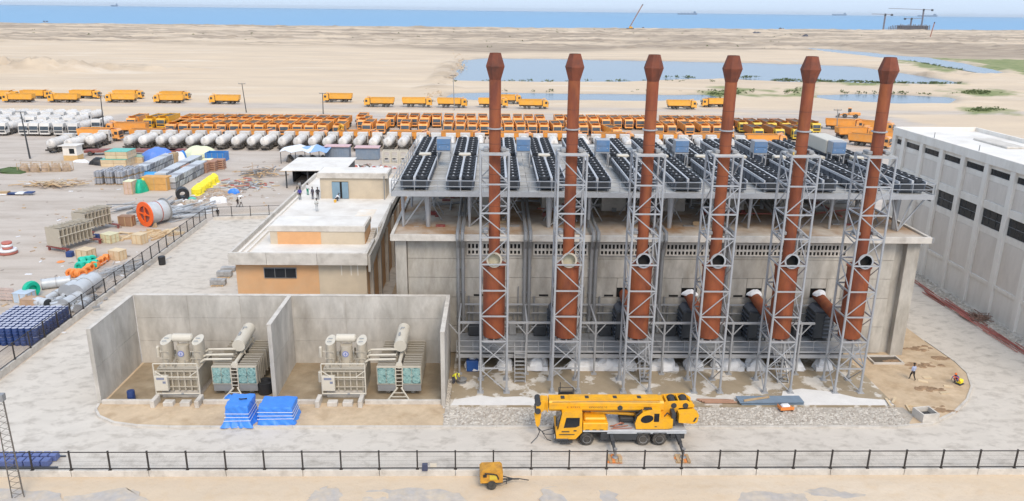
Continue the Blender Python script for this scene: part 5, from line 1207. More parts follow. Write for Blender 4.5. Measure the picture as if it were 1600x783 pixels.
PT = {'o': truck_proto(m_cabor, m_orange), 'y': truck_proto(m_cabyel, m_redbed), 'g': truck_proto(m_golden, m_golden, 3.3), 'h': truck_proto(m_haul, m_haul)}
PT['t'] = [('cab', cab_mesh(m_cabw, 3.3), (0, 0, 0)), ('windscreen', wsm, (0, 0, 0)), ('chassis', chm, (0, 0, 0)), ('tank', tankm, (0, 0, 0))]+[('wheel', wheelm, (x, y, .52)) for y in (1.2, 2.75, 6.6, 8.0) for x in (-1.0, 1.0)]
NAME = {'o': ('dump_truck', 'dump truck'), 'h': ('dump_truck', 'dump truck'), 'y': ('dump_truck', 'dump truck'), 'g': ('dump_truck', 'dump truck'), 't': ('tanker_truck', 'tanker truck')}
def truck(kind, x, y, rz, label, group, wheels=True):
    t = thing(NAME[kind][0], label, NAME[kind][1], (x, y, .01), rz+random.uniform(-.045, .045), group)
    for nm, me_, loc in PT[kind]: 
        if nm == 'wheel' and not wheels: continue
        o = bpy.data.objects.new(nm, me_); C.objects.link(o); o.parent = t; o.location = loc
    return t
# far line along the haul road: (pixel of the middle, pixel row of the tyres, cab on the left?)
FAR = [(28, 161, 1), (55, 155, 0), (99, 161, 1), (131, 155, 0), (189, 161, 1), (199, 155, 0), (264, 162, 1), (272, 157, 0), (351, 163, 1), (528, 160, 1), (593, 167, 1), (651, 167, 0), (706, 168, 0), (770, 168, 0), (792, 162, 0), (833, 170, 0), (1065, 171, 0), (1120, 168, 1), (2, 156, 0)]
fo = sorted(range(len(FAR)), key=lambda i: FAR[i][0])
for r_, i in enumerate(fo):
    px, py, left = FAR[i]; p = spot(px, py); s = 1 if left else -1
    t = truck('h', p.x-s*5.2, p.y+1.2, -PI/2 if left else PI/2, 'orange dump truck on the haul road, cab at its %s, %s from left' % ('left' if left else 'right', nth(r_)), 'dump trucks on the haul road')
    if left: t.rotation_euler.z = -PI/2
def xat(px, y): return spot_y(px, 205, y).x
# packed lot, cabs to the front
def row(kind, xs, y, rname, group, jit=.35, wheels=True):
    for k, x in enumerate(xs):
        kd = kind if isinstance(kind, str) else kind[k]
        col = {'o': 'orange', 'y': 'yellow cabbed', 'g': 'golden yellow', 't': 'white'}[kd]
        truck(kd, x, y+random.uniform(-jit, jit), 0, '%s %s in the %s, %s from left' % (col, NAME[kd][1], rname, nth(k)), group, wheels)
g = 'dump trucks packed in the lot'
row('o', [-84.5+3.28*k for k in range(13)]+[-41.0], 206.5, 'front row of the left lot', g)
row('o', [-85.5+3.35*k for k in range(14)]+[-36.5], 217.6, 'rear row of the left lot', g)
row('o', [xat(p, 211) for p in (573, 595, 633, 661, 700, 719, 738, 757, 776, 795, 814, 832, 850, 871, 893, 912, 931)], 210.6, 'front row of the middle lot', g)
row('o', [xat(562, 222)]+[-29.5+3.3*k for k in range(14)]+[19+3.3*k for k in range(9)], 224, 'rear row of the middle lot', g)
truck('o', xat(966, 203), 203.5, R(8), 'single orange dump truck standing forward of the rows behind the deck', g)
row('o', [xat(p, 212) for p in (1030, 1050, 1078, 1103, 1122, 1140)], 212, 'front row of the right lot', g)
row('o', [xat(p, 224) for p in (1046, 1064, 1082, 1102, 1120, 1138)], 224, 'rear row of the right lot', g)
row('y', [xat(p, 207) for p in (1186, 1219, 1247, 1264)], 207, 'front row of yellow cabbed trucks', 'yellow cabbed dump trucks')
row('y', [xat(p, 219) for p in (1162, 1184, 1206, 1228, 1254, 1276)], 219, 'rear row of yellow cabbed trucks', 'yellow cabbed dump trucks')
for k, (px, py, rz) in enumerate(((1318, 203, R(72)), (1334, 216, R(95)), (1366, 206, R(50)), (1358, 229, R(48)), (1390, 224, R(75)))):
    p = spot(px, py); truck('o', p.x+5*math.sin(rz), p.y-5*math.cos(rz), rz, 'orange dump truck parked askew at the right end of the lot, %s from the left' % ORD[k], 'askew dump trucks')
# mixed trucks left of the rows
for px, y, kd, rz, lab in ((206, 217, 'o', 0, 'orange dump truck behind the golden truck at the left end of the lot'), (232, 216, 'g', 0, 'golden yellow dump truck, left one of two beside the packed lot'), (252, 217, 'g', 0, 'golden yellow dump truck, right one of two beside the packed lot'),
                           (268, 206.5, 'o', 0, 'orange dump truck standing alone just left of the packed front row'), (286, 217, 'o', R(-10), 'orange dump truck turned slightly outside the packed rear row')):
    truck(kd, xat(px, y), y, rz, lab, None)
# side-on row between tankers and lot, cabs to the right
for k in range(14):
    x = -92.5+12.9*k
    if 14 < x < 22: continue
    truck('o', x-.8, 197.5+random.uniform(-.5, .5), PI/2, 'orange dump truck sideways behind the white tankers, %s from the left' % nth(k), 'sideways dump trucks')
truck('o', xat(197, 207)-5.2+0, 208.2, -PI/2, 'orange dump truck parked sideways with its cab at the left end of the lot', None)
# white tankers seen from behind
TX = [-86.2+3.6*k for k in range(42)]
for k, x in enumerate(TX): truck('t', x, 194.3+random.uniform(-.4, .4), PI, 'white tanker truck in the long row seen from behind, %s from the left' % nth(k), 'white tankers in the long row')
for k, (px, py) in enumerate(((84, 240), (112, 240), (142, 234))):
    p = spot(px, py); truck('t', p.x-.5, p.y+9.6, PI, 'dusty white tanker truck standing apart at the left, %s of three' % ORD[k], 'tankers standing apart')
# white lot at the far left, cabs to the front
g = 'white tankers in the left lot'
row('t', [xat(p, 203.5) for p in (-42, -22, 2, 36, 52, 70, 92, 113)], 203.5, 'front row of the left white lot', g, .3)
truck('t', xat(150, 211), 211.3, 0, 'white tanker truck at the right end of the far left lot', g)
row('t', [-150+3.5*k for k in range(11)], 214.5, 'middle row of the left white lot', g, .5)
row('t', [-152+3.6*k for k in range(11)], 225.5, 'rear row of the left white lot', g, .5)

# ================================================================ YARD GOODS
def at(px, py): p = spot(px, py); return p.x, p.y
def place(o, px, py, rz=0):
    x, y = at(px, py); o.location = (x, y, .01); o.rotation_euler = (0, 0, rz); return o
def crate(name, label, cat, px, py, w, d, h, m, rz=0, nb=3, group=None, frame=m_wood, top=None):
    """boarded box: separate boards on each side"""
    t = place(thing(name, label, cat, group=group), px, py, rz)
    bh = h/nb
    for k in range(nb):
        q = MB(); q.box(-w/2, w/2, 0, d, k*bh+.02, (k+1)*bh-.02); q.build('board', m, t)
    q = MB()
    for x in (-w/2, -.04, w/2-.08): q.box(x, x+.08, -.04, 0, 0, h)
    for y in (.05, d/2, d-.12): q.box(w/2, w/2+.04, y, y+.08, 0, h); q.box(-w/2-.04, -w/2, y, y+.08, 0, h)
    q.build('batten', frame, t)
    q = MB(); q.box(-w/2-.03, w/2+.03, -.03, d+.03, h, h+.06); q.build('lid', top or m, t); return t
crate('crate', 'wide pale crate with a teal lid, lower of two stacked', 'crate', 178, 261, 5.3, 5, 1.5, m_ply, 0, 2, top=m_teals)
x, y = at(181, 261); t = crate('crate', 'pale crate with a teal lid on top of the wide teal crate', 'crate', 181, 261, 4.6, 4.4, 1.5, m_ply, 0, 2, top=m_teals); t.location = (x+.1, y+.5, 1.6)
crate('crate', 'low green topped crate right of the teal crates', 'crate', 214, 255, 2.6, 3.2, 1.3, m_ply, 0, 2, top=mat('green_lid', (.3, .4, .28), .7))
crate('crate', 'orange brown timber crate at the near end of the grey packs', 'crate', 242, 298, 4.7, 2.2, 2.4, mat('orange_board', (.62, .33, .1), .7, var=.15), R(-4), 2)
crate('crate', 'pinkish crate beside the green sheet', 'crate', 201, 304, 1.5, 2, 2.3, mat('pinkish_board', (.55, .4, .32), .75), R(-3), 2, top=m_pale)
def tarp_heap(name, label, cat, px, py, sx, sy, sz, m, seed, rz=0, n=14, flat=.2):
    q = MB(); q.lump((0, sy, 0), sx, sy, sz, seed, n, 6, flat)
    o = q.build(name, m, smooth=False)
    for v in o.data.vertices:
        v.co.z = min(v.co.z, sz*.92)
    place(o, px, py, rz); return tag(o, label, cat)
tarp_heap('covered_goods', 'large heap of goods under a faded blue tarp', 'covered goods', 238, 256, 3.2, 3.4, 3.1, m_tarps, 1)
tarp_heap('covered_goods', 'smaller faded blue tarp heap in front of the large blue heap', 'covered goods', 252, 257, 1.4, 1.4, 2.3, m_tarps, 2)
tarp_heap('covered_goods', 'faded blue tarp heap beside the brown boards', 'covered goods', 263, 257, 1.2, 1.3, 2.6, m_tarps, 3)
tarp_heap('covered_goods', 'long pale yellow covered stack behind the brick pallets', 'covered goods', 302, 251, 3.6, 4.2, 2.6, m_pale, 4)
tarp_heap('covered_goods', 'pale yellow bags lying in front of the long pale stack', 'covered goods', 322, 263, 2.3, 1.7, 1.9, m_pale, 5)
tarp_heap('covered_goods', 'purple grey sack stack between the pallets and the yellow bags', 'covered goods', 317, 268, 1.2, 1.1, 1.9, mat('purple_sacks', (.36, .33, .42), .7, var=.15), 6)
tarp_heap('covered_goods', 'flat bright blue cover over goods left of the grey packs', 'covered goods', 228, 280, 3.2, 1.6, 1.2, mat('sky_blue_cover', (.05, .33, .68), .5, var=.08), 7)
tarp_heap('covered_goods', 'bright green plastic sheet hanging over goods', 'covered goods', 213, 303, 1.1, 2.0, 2.4, m_green, 8)
tarp_heap('covered_goods', 'narrow yellow cover between the green sheet and the orange crate', 'covered goods', 221, 300, .5, 1.8, 2.5, m_lemon, 9)
tarp_heap('covered_goods', 'white and blue covered goods behind the brown boards', 'covered goods', 276, 255, 1.6, 1.5, 2.4, m_plast, 10)
tarp_heap('covered_goods', 'blue tipped cover at the right of the white covered goods', 'covered goods', 283, 252, .9, 1.2, 2.3, mat('strong_blue_cover', (.02, .2, .6), .5), 11)
tarp_heap('refuse_bags', 'heap of black refuse bags left of the teal crates', 'refuse bags', 149, 259, 1.9, 1.5, 1.6, m_blk, 12, 0, 11, .35)
tarp_heap('sack_heap', 'pale lilac heap of sacks left of the black bags', 'sacks', 126, 255, 1.5, .7, .7, m_plast, 13, 0, 10, .4)
# brown board stack, blue bin, small things
crate('board_stack', 'brown stack of boards between the blue and white covers', 'boards', 270, 257, 1.3, 2, 2.3, m_wood, 0, 5)
t = place(thing('blue_skip', 'bright blue open skip at the right end of the covered goods', 'skip'), 336, 253)
q = MB()
for a in ((-2.1, 2.1, 0, .1), (-2.1, 2.1, 3, 3.1), (-2.1, -2, .1, 3), (2, 2.1, .1, 3)): q.box(*a, 0, 1.9)
q.build('skip_wall', mat('skip_blue', (.04, .19, .5), .5, var=.12), t); q = MB(); q.box(-2, 2, .1, 3, .1, .3); q.build('skip_floor', m_dark, t)
q = MB(); [q.box(x, x+.1, -.06, 0, 0, 1.9) for x in (-1.8, -.6, .6, 1.7)]; q.build('skip_rib', m_contb, t)
# strapped grey packs on pallets
pk = MB(); pk.box(-.72, .72, -.72, .72, .14, 1.22, b=.12); pk = pk.mesh('wrapped_pack', m_greyp)
pl = MB(); [pl.box(-.75, .75, y, y+.14, .08, .13) for y in (-.72, -.3, .12, .56)]; [pl.box(x, x+.1, -.74, .74, 0, .08) for x in (-.7, -.05, .6)]; pl = pl.mesh('pallet_base', m_wood)
sm_ = MB(); [sm_.box(x-.03, x+.03, -.735, .735, .13, 1.24) for x in (-.35, .35)]; sm_ = sm_.mesh('strap_band', m_dark)
def pack(x, y, z, rz, label, group):
    t = thing('pallet_pack', label, 'pallet', (x, y, z), rz, group)
    obj('wrapped_pack', pk, t); obj('pallet_base', pl, t); obj('strap_band', sm_, t)
x0, y0 = at(154, 289)
for j in range(4):
    for i in range(3):
        for k in range(2): pack(x0+i*1.95+j*.5, y0+.8+j*1.6, .01+k*1.3, 0, 'grey wrapped pallet pack, %s layer, %s row, %s from left' % (('lower', 'upper')[k], ORD[j], ORD[i]), 'grey pallet packs')
# long grey panel stacks
def panel_stack(px0, py0, nrow, ncol, label):
    x0, y0 = at(px0, py0); t = thing('panel_stack', label, 'panel stack', (x0, y0, .01))
    for j in range(ncol):
        for k in range(nrow):
            q = MB(); q.box(-1.1, 1.1, 0, 2.0, .1, 1.1, b=.05); o = q.build('bundle', m_greyl if (j*3+k) % 4 else m_greyp, t, (random.uniform(-.05, .05), j*2.15, k*1.15))
        q = MB(); [q.box(1.1, 1.15, j*2.15+a, j*2.15+a+.1, 0, nrow*1.15) for a in (.3, 1.0, 1.7)]; q.build('batten', m_dark, t)
    return t
panel_stack(266, 296, 2, 8, 'long stack of light grey bundles behind the orange crate'); panel_stack(252, 289, 2, 9, 'second long stack of grey bundles along its left side'); panel_stack(222, 277, 2, 7, 'grey bundle stack reaching back behind the sky blue cover')
for i in range(5):
    x, y = at(286, 277); x += i*1.05; y += i*2.0
    t = thing('timber_bundle', 'reddish timber bundle in the pallets beside the grey stacks, %s from the front' % ORD[i], 'timber bundle', (x, y, .01), 0, 'reddish timber bundles')
    for k in range(5):
        q = MB(); q.box(-1.25, 1.25, 0, 1.7, .08+k*.42, .36+k*.42); q.build('timber_layer', mat('red_timber', (.4, .22, .15), .8, var=.25, sc=3) if 'red_timber' not in bpy.data.materials else bpy.data.materials['red_timber'], t)
        q = MB(); [q.box(a, a+.12, -.02, 1.72, k*.42, .08+k*.42) for a in (-1.1, 0, 1.0)]; q.build('spacer', m_ply, t)
# fenced crates with sacks
t = place(thing('cage_pallets', 'row of brown wire cages filled with sacks at the left', 'cages'), 28, 270, R(8))
for i in range(5):
    q = MB(); q.lump((i*2.0+.9, 1, .1), .9, .9, 1.5, i, 9, 5, .2); q.build('sack', m_brown, t)
    q = MB()
    for x in (i*2.0, i*2.0+1.8):
        for y in (0, 1.9): q.bar((x, y, 0), (x, y, 1.9), .08)
    for z in (.1, 1.0, 1.85):
        q.bar((i*2.0, 0, z), (i*2.0+1.8, 0, z), .06); q.bar((i*2.0, 1.9, z), (i*2.0+1.8, 1.9, z), .06)
    q.build('cage', m_wood, t)
def pile(name, label, cat, px, py, n, ln, sx, sy, mats, seed, w=.12, h=.8, rz=0, spread=.8):
    t = place(thing(name, label, cat), px, py, rz); r = random.Random(seed); bs = [MB() for _ in mats]
    for i in range(n):
        x, y, z = r.gauss(0, sx), r.gauss(0, sy)+sy, r.uniform(.03, h)*(1-.3*r.random()); a = r.gauss(0, spread); l = ln*r.uniform(.5, 1.2); d = Vector((math.cos(a), math.sin(a), r.gauss(0, .12)))*l/2
        p = Vector((x, y, z)); pa, pb = p-d, p+d; pa.z = max(pa.z, .04); pb.z = max(pb.z, .04)
        bs[i % len(mats)].bar(pa, pb, w*r.uniform(.6, 1.5), w*r.uniform(.4, 1))
    for b_, m in zip(bs, mats): o = b_.build('loose_pieces', m, t); o['kind'] = 'stuff'
    return t
pile('broken_timber', 'heap of broken timber on the yard at the left', 'timber heap', 84, 293, 90, 2.2, 2.6, .9, [m_wood, m_ply, m_brown], 1, .16, 1.2)
pile('timber_scrap', 'heap of grey timber and pipes near the shed', 'timber heap', 402, 276, 80, 3.2, 2.2, 2.0, [m_brown, m_wood, m_galvd], 2, .16, 1.3, 0, 1.4)
pile('formwork_scrap', 'scattered red and grey formwork pieces by the white roofed shed road', 'formwork', 382, 292, 90, 2.0, 2.6, 2.4, [m_red, m_ply, m_galvd, m_greyl], 3, .2, .35, 0, 1.0)
pile('steel_sections', 'bundle of loose grey steel sections right of the orange reel', 'steel sections', 268, 335, 70, 6.0, 1.6, 3.2, [m_greyl, m_galvd, m_galv], 4, .2, .6, R(60), .15)
pile('steel_sections', 'grey steel tubes lying between the reel and the fence corner', 'steel sections', 296, 338, 60, 4.2, 1.8, 2.0, [m_greyl, m_galv], 5, .24, .6, R(52), .2)
pile('cut_boards', 'flat boards scattered on the ground in front of the orange reel', 'boards', 238, 370, 60, 2.0, 2.0, 1.2, [m_ply, m_wood], 6, .3, .18, R(30), .4)
pile('cable_tangle', 'tangle of pale grey conduit by the left fence', 'conduit', 196, 425, 110, 2.6, 2.2, 1.3, [m_greyl, m_galv], 7, .06, .4, R(55), .5)
b = MB()
x0, y0 = at(322, 312)
for i in range(170): b.lump((random.gauss(0, 3.2), random.gauss(0, 4.5), 0), *(lambda s: (s, s*.8, s*.7))(random.uniform(.15, .6)), i, 7, 3, .4, random.choice((0, 0, 1, 1, 2, 3, 3, 4)))
tag(b.build('refuse_heap', [m_rubble, m_brown, m_plast, m_rubble, m_stone], None, (x0, y0, .01), R(-20)), 'sprawling grey heap of site refuse near the fence corner', 'refuse heap', None, 'stuff')
tarp_heap('blue_bundle', 'bright blue plastic bundle at the edge of the refuse heap', 'bundle', 364, 304, 1.0, .7, 1.0, m_tarpb, 21)
tarp_heap('white_bundle', 'crumpled white plastic bundle by the fence corner', 'bundle', 338, 319, 1.4, .8, 1.2, m_plast, 22, 0, 10, .4)
for k in range(6):
    p = spot(308+k*5.4, 305-k*4.0); q = MB(); q.box(-.85, .85, -.8, .8, 0, 1.6, b=.42); q.lump((0, 0, 1.3), .6, .55, .5, k+60, 9, 3, .3); q.lump((0, 0, 0), .95, .9, .7, k+90, 11, 3, .2); tag(q.build('bulk_bag', m_lemon, None, (p.x, p.y, 0), k), 'bright yellow bulk bag in the row of six on the yard, %s from the front' % ORD[k], 'bulk bag', 'yellow bulk bags')
# black roll, reel
x, y = at(286, 312); t = thing('black_roll', 'rolled black hose coil lying beside the yellow bags', 'hose coil', (x, y, 1.1), R(25))
q = MB(); q.lathe((0, 0, 0), [(.5, -.9), (1.1, -.9), (1.15, 0), (1.1, .9), (.5, .9), (.5, -.9)], 20, 0, 'y'); q.build('coil', m_blk, t, smooth=True)
tarp_heap('teal_sheet', 'small teal sheet on the ground beside the black hose coil', 'sheet', 294, 313, 1.1, .6, .5, m_teals, 23)
x, y = at(229, 354); t = thing('cable_reel', 'large orange fronted cable reel lying on its rim', 'cable reel', (x, y, 1.95), R(-32))
q = MB(); n = 32
q.lathe((0, 0, 0), [(1.25, -.12), (1.95, -.12), (1.95, .08), (1.25, .08), (1.25, -.12)], n, 0, 'y'); q.lathe((0, 0, 0), [(.0, -.14), (.3, -.14), (.3, .08), (0, .08)], n, 0, 'y')
for k in range(4): q.box(.2, 1.35, -.12, .08, -.09, .09, 0, M=Matrix.Rotation(k*PI/2+.1, 4, 'Y'))
q.build('flange', m_ored, t, smooth=True)
q = MB(); q.cyl((0, .15, 0), (0, .2, 0), 1.3, n=n); q.build('inner_disc', m_maroon, t)
q = MB(); q.cyl((0, .21, 0), (0, 3.3, 0), 1.62, n=n); q.build('cable_wrap', m_greyl, t, smooth=True)
q = MB(); q.lathe((0, 0, 0), [(1.62, 1.95), (1.68, 1.95), (1.68, 2.05), (1.62, 2.05)], n, 0, 'y'); q.build('red_band', m_red, t)
q = MB(); q.lathe((0, 0, 0), [(1.2, 3.3), (1.9, 3.3), (1.9, 3.45), (1.2, 3.45)], n, 0, 'y'); q.build('flange', m_galvd, t, smooth=True)
q = MB(); [q.prism([(s*1.0, -1.93), (s*1.8, -1.93), (s*1.7, -1.2)], .2, .6, axis='y') for s in (-1, 1)]; q.build('chock', m_wood, t)
crate('crate', 'brown plywood box standing at the left of the orange reel', 'crate', 196, 354, 2.1, 1.3, 1.5, mat('brown_ply', (.3, .17, .1), .7, var=.1), R(-4), 1)
crate('crate', 'pale plywood crate near the boards by the left fence', 'crate', 214, 382, 1.6, 1.4, 1.35, m_ply, R(-16), 1, 'plywood crates')
crate('crate', 'pale plywood crate beside the red steel stands', 'crate', 129, 407, 1.9, 1.5, 1.35, m_ply, R(-20), 1, 'plywood crates')
crate('crate', 'pale plywood crate behind the green and orange coils', 'crate', 179, 407, 1.8, 1.3, 1.25, m_ply, R(-20), 1, 'plywood crates')
t = crate('crate', 'small cream boxed block beside the red stands', 'crate', 166, 380, 1.9, 1.6, 1.2, mat('cream_block', (.62, .58, .38), .7), R(-22), 2)
# beige radiator stacks on red stands
def rad_stack(px, py, n, rz, label):
    t = place(thing('radiator_stack', label, 'radiator stack'), px, py, rz)
    for i in range(n):
        e = random.uniform(-.06, .06); q = MB(); q.box(-1.35+e, 1.35+e, i*.62, i*.62+.1, .7, 3.3+random.uniform(-.15, .1)); q.build('radiator_fin', m_beige, t)
        for x in (-1.1, 1.1):
            for z in (.8, 3.0): q = MB(); q.box(x-.12, x+.12, i*.62+.1, i*.62+.62, z, z+.2); q.build('spacer', m_fin, t)
        q = MB(); q.bar((-1.3, i*.62+.08, 3.32), (1.3, i*.62+.5, 3.4), .1); q.build('top_bar', m_beige, t)
    q = MB(); q.bar((1.4, -.2, 2.2), (1.4, n*.62, 2.3), .08); q.build('tie_bar', m_beigel, t)
    for y in (-.1, n*.62-.5):
        q = MB(); q.box(-1.5, 2.6, y, y+.45, .5, .65); [q.box(a, a+.25, y+.1, y+.35, 0, .5) for a in (-1.3, 2.2)]; q.build('red_stand', m_maroon, t)
    return t
rad_stack(86, 393, 9, R(-24), 'cream radiator panels on dark red stands, nearer of two stacks'); rad_stack(126, 366, 8, R(-24), 'cream radiator panels on dark red stands, farther of two stacks')
for k, (px, py) in enumerate(((110, 401), (151, 374))):
    x, y = at(px, py); b = MB(); b.box(-.4, .4, -.4, .4, 0, .75, b=.06); b.box(-.42, .42, -.42, .42, .3, .34); tag(b.build('blue_keg', m_drum, None, (x, y, 0)), 'small blue box drum under the %s red stand' % ('nearer', 'farther')[k], 'drum', 'small blue drums')
x, y = at(113, 406); tag(MB().lathe((0, 0, 0), [(.35, 0), (.5, .05), (.35, .12)], 12).build('coil_ring', m_coilo, None, (x-1, y-1, 0)), 'flat orange ring lying by the nearer red stand', 'ring')
t = place(thing('flange_stack', 'red and white stacked flange rings at the left edge', 'flanges'), 10, 398)
for k, (r, m) in enumerate(((1.1, m_red), (1.05, m_plast), (.6, m_red), (.62, m_plast), (.6, m_red))):
    q = MB(); q.lathe((0, .5, .02+k*.34), [(r, 0), (r+.06, .15), (r, .3)], 16); q.build('ring', m, t, smooth=True)
# orange and green hose coils
def coil(px, py, r, m, rz, label, grp, z=0.0):
    x, y = at(px, py); q = MB(); q.lathe((0, 0, 0), [(r*.55, -.3), (r*.95, -.32), (r, -.15), (r*1.02, .15), (r*.95, .32), (r*.55, .3), (r*.55, -.3)], 16, 0, 'y'); q.lathe((0, 0, 0), [(r*1.0, -.05), (r*1.06, 0), (r*1.0, .05)], 16, 0, 'y')
    o = q.build('hose_coil', m, None, (x, y, r+z), rz, True); tag(o, label, 'hose coil', grp)
for i in range(7): coil(111+i*6.5-(i > 4)*2, 433-max(0, i-3)*4.2, .55, m_coilo, .4+.5*(i % 3), 'orange hose coil in the curved row by the left fence, %s from the left' % ORD[i], 'orange hose coils')
for i in range(4): coil(150+i*5.5, 419-i*3.6, .5, m_coilo, .9+.3*i, 'orange hose coil at the right end behind the curved row, %s from the front' % ORD[i], 'orange hose coils behind')
for i in range(7): coil(126+(i % 4)*8+(i//4)*3, 423-(i//4)*8-(i % 4)*1.2, .6, mat('mint_hose', (.02, .5, .36), .5, var=.12) if 'mint_hose' not in bpy.data.materials else bpy.data.materials['mint_hose'], .6*i, 'mint green hose coil behind the orange row, %s row, %s from the left' % (('front', 'back')[i//4], ORD[i % 4]), 'mint hose coils')
coil(51, 464, .95, m_green, 1.1, 'large mint green hose coil beside the grey ducts', None)
coil(47, 466, .5, m_coilo, 1.1, 'small orange coil at the face of the large mint coil', None)
# grey ducts and fittings
def duct(a, c, r, label):
    (x0, y0), (x1, y1) = at(*a), at(*c); t = thing('steel_duct', label, 'duct', (x0, y0, r), 0, 'grey ducts'); q = MB(); d = Vector((x1-x0, y1-y0, 0)); q.cyl((0, 0, 0), d, r, n=18, capmi=1); q.build('pipe', [m_greyl, m_dark], t, smooth=True)
    q = MB(); u = d.normalized(); [q.cyl(d*f-u*.05, d*f+u*.05, r+.07, n=18) for f in (.01, .5, .99)]; q.build('flange', m_galv, t, smooth=True)
duct((66, 452), (112, 446), .62, 'grey round duct beside the mint coil'); duct((68, 476), (104, 455), .4, 'grey square edged duct behind the blue drums')
duct((118, 470), (150, 448), .95, 'big grey duct section nearest the fence'); duct((104, 466), (135, 448), .8, 'big grey duct section next to the fence duct'); duct((100, 484), (128, 468), .6, 'grey duct stub behind the blue drums by the fence'); duct((124, 490), (138, 476), .5, 'short grey duct with a rounded end by the fence')
for k in range(16):
    px = random.uniform(62, 150); py = 492-(px-62)*.42+random.uniform(-14, 6); x, y = at(px, py); t = thing('duct_piece', 'short grey duct piece among the ducts by the left fence, %s from the left' % nth(k), 'duct', (x, y, .02), random.uniform(0, 3), 'short duct pieces')
    q = MB(); r_ = random.uniform(.25, .6)
    if k % 2: q.cyl((-r_*1.5, 0, r_), (r_*1.5, 0, r_), r_, n=12, capmi=1)
    else: q.box(-r_*2, r_*2, -r_, r_, 0, r_*1.3, 0, b=.03)
    q.build('casing', [m_greyl if k % 3 else m_galvd, m_dark], t, smooth=bool(k % 2)); q = MB(); q.box(-r_*.1, r_*.1, -r_*1.08, r_*1.08, .0, r_*1.5); q.build('flange', m_galv, t)
pile('duct_fittings', 'heap of small grey duct fittings and flanges', 'fittings', 96, 484, 70, 1.0, 2.2, 1.5, [m_greyl, m_galvd, m_galv], 9, .3, .8, 0, 1.5)
crate('crate', 'pale blue lidded box left of the grey ducts', 'box', 32, 474, 1.8, 1.5, 1.1, mat('pale_blue_box', (.45, .53, .62), .6), R(-10), 1)
crate('crate', 'brown topped box behind the blue drums', 'box', 46, 480, 2.2, 1.3, .8, mat('brown_box', (.45, .3, .2), .7), R(-10), 1)
x, y = at(5, 470); q = MB(); [q.bar((a, 0, 0), (a, 0, 1.5), .1) for a in (-1.5, -.5, .5, 1.5)]; [q.bar((-1.5, 0, z), (1.5, 0, z), .12, .3) for z in (.3, .7, 1.1, 1.45)]; tag(q.build('plank_screen', mat('grey_pink_board', (.5, .4, .36), .8), None, (x, y, 0), R(-8)), 'greyish pink board screen behind the blue drums', 'screen')
# blue drums two high
dm = MB(); dm.lathe((0, 0, 0), [(.27, 0), (.3, .03), (.3, .3), (.315, .32), (.3, .34), (.3, .6), (.315, .62), (.3, .64), (.3, .9), (.28, .92)], 12, 0); dm.lathe((0, 0, 0), [(.28, .921), (.22, .925), (.21, .9), (0, .9)], 12, 1)
dmesh = dm.mesh('blue_drum', [m_drum, m_drumt], True)
for j in range(10):
    for i in range(9):
        for l in range(2):
            if l == 0 and 0 < j < 9 and 0 < i < 8: continue
            o = obj('blue_drum', dmesh, None, (-45.35-i*.645+random.uniform(-.03, .03), 72.7+j*.645+random.uniform(-.03, .03), .02+l*.95), random.random()*6)
            tag(o, 'blue drum, %s tier, row %s from the front, %s from the fence' % (('lower', 'upper')[l], ORD[j], ORD[i]), 'drum', 'stacked blue drums')
lit = MB()
for i in range(420):
    px, py = random.uniform(0, 560), random.uniform(250, 520)
    if py > 325 and px > 318-(py-340)*1.19: continue
    if px > 440: continue
    q_ = spot(px, py); s_ = random.uniform(.08, .4); a_ = random.uniform(0, PI); M_ = Matrix.Translation((q_.x, q_.y, .012)) @ Matrix.Rotation(a_, 4, 'Z')
    lit.box(-s_, s_, -s_*.4, s_*.4, 0, random.uniform(.02, .12), random.choice((0, 1, 1, 2, 3, 3)), M=M_)
tag(lit.build('yard_litter', [m_plast, m_wood, m_brown, m_rubble]), kind='stuff')
# small site things at the left edge
t = place(thing('signboard', 'white and dark blue boards lying flat at the left edge', 'boards'), 24, 305, 0)
for k in range(4): q = MB(); q.box(-2.8+k*1.5, -1.4+k*1.5, -.4+.2*(k % 2), .9, .05+.1*k, .25+.1*k); q.build('board', [m_plast, m_drum][k % 2], t)
crate('crate', 'long orange brown box at the left edge beside the white boards', 'box', 2, 305, 2.2, 1.0, .5, m_wood, 0, 1)
x, y = at(18, 268); tag(MB().lump((0, 0, 0), 3.5, 2.2, .8, 5, 14, 4, .5).build('grass_clump', m_leaf, None, (x, y, 0)), 'dry green weed clump at the left edge of the yard', 'weeds')
# pallets of grey blocks beside the annex
for k, (px, py, n) in enumerate(((340, 447, 3), (350, 434, 3), (356, 425, 2))):
    x, y = at(px, py); t = thing('block_pallet', 'pallet of grey concrete blocks left of the orange building, %s from the front' % ORD[k], 'blocks', (x, y, .02), R(2), 'block pallets')
    for a in range(4):
        for c in range(2):
            for z in range(n): q = MB(); q.box(-.9+a*.45, -.47+a*.45, c*.45, c*.45+.42, .12+z*.21, .31+z*.21); q.build('block', m_block, t)
    obj('pallet_base', pl, t, (0, .4, 0))
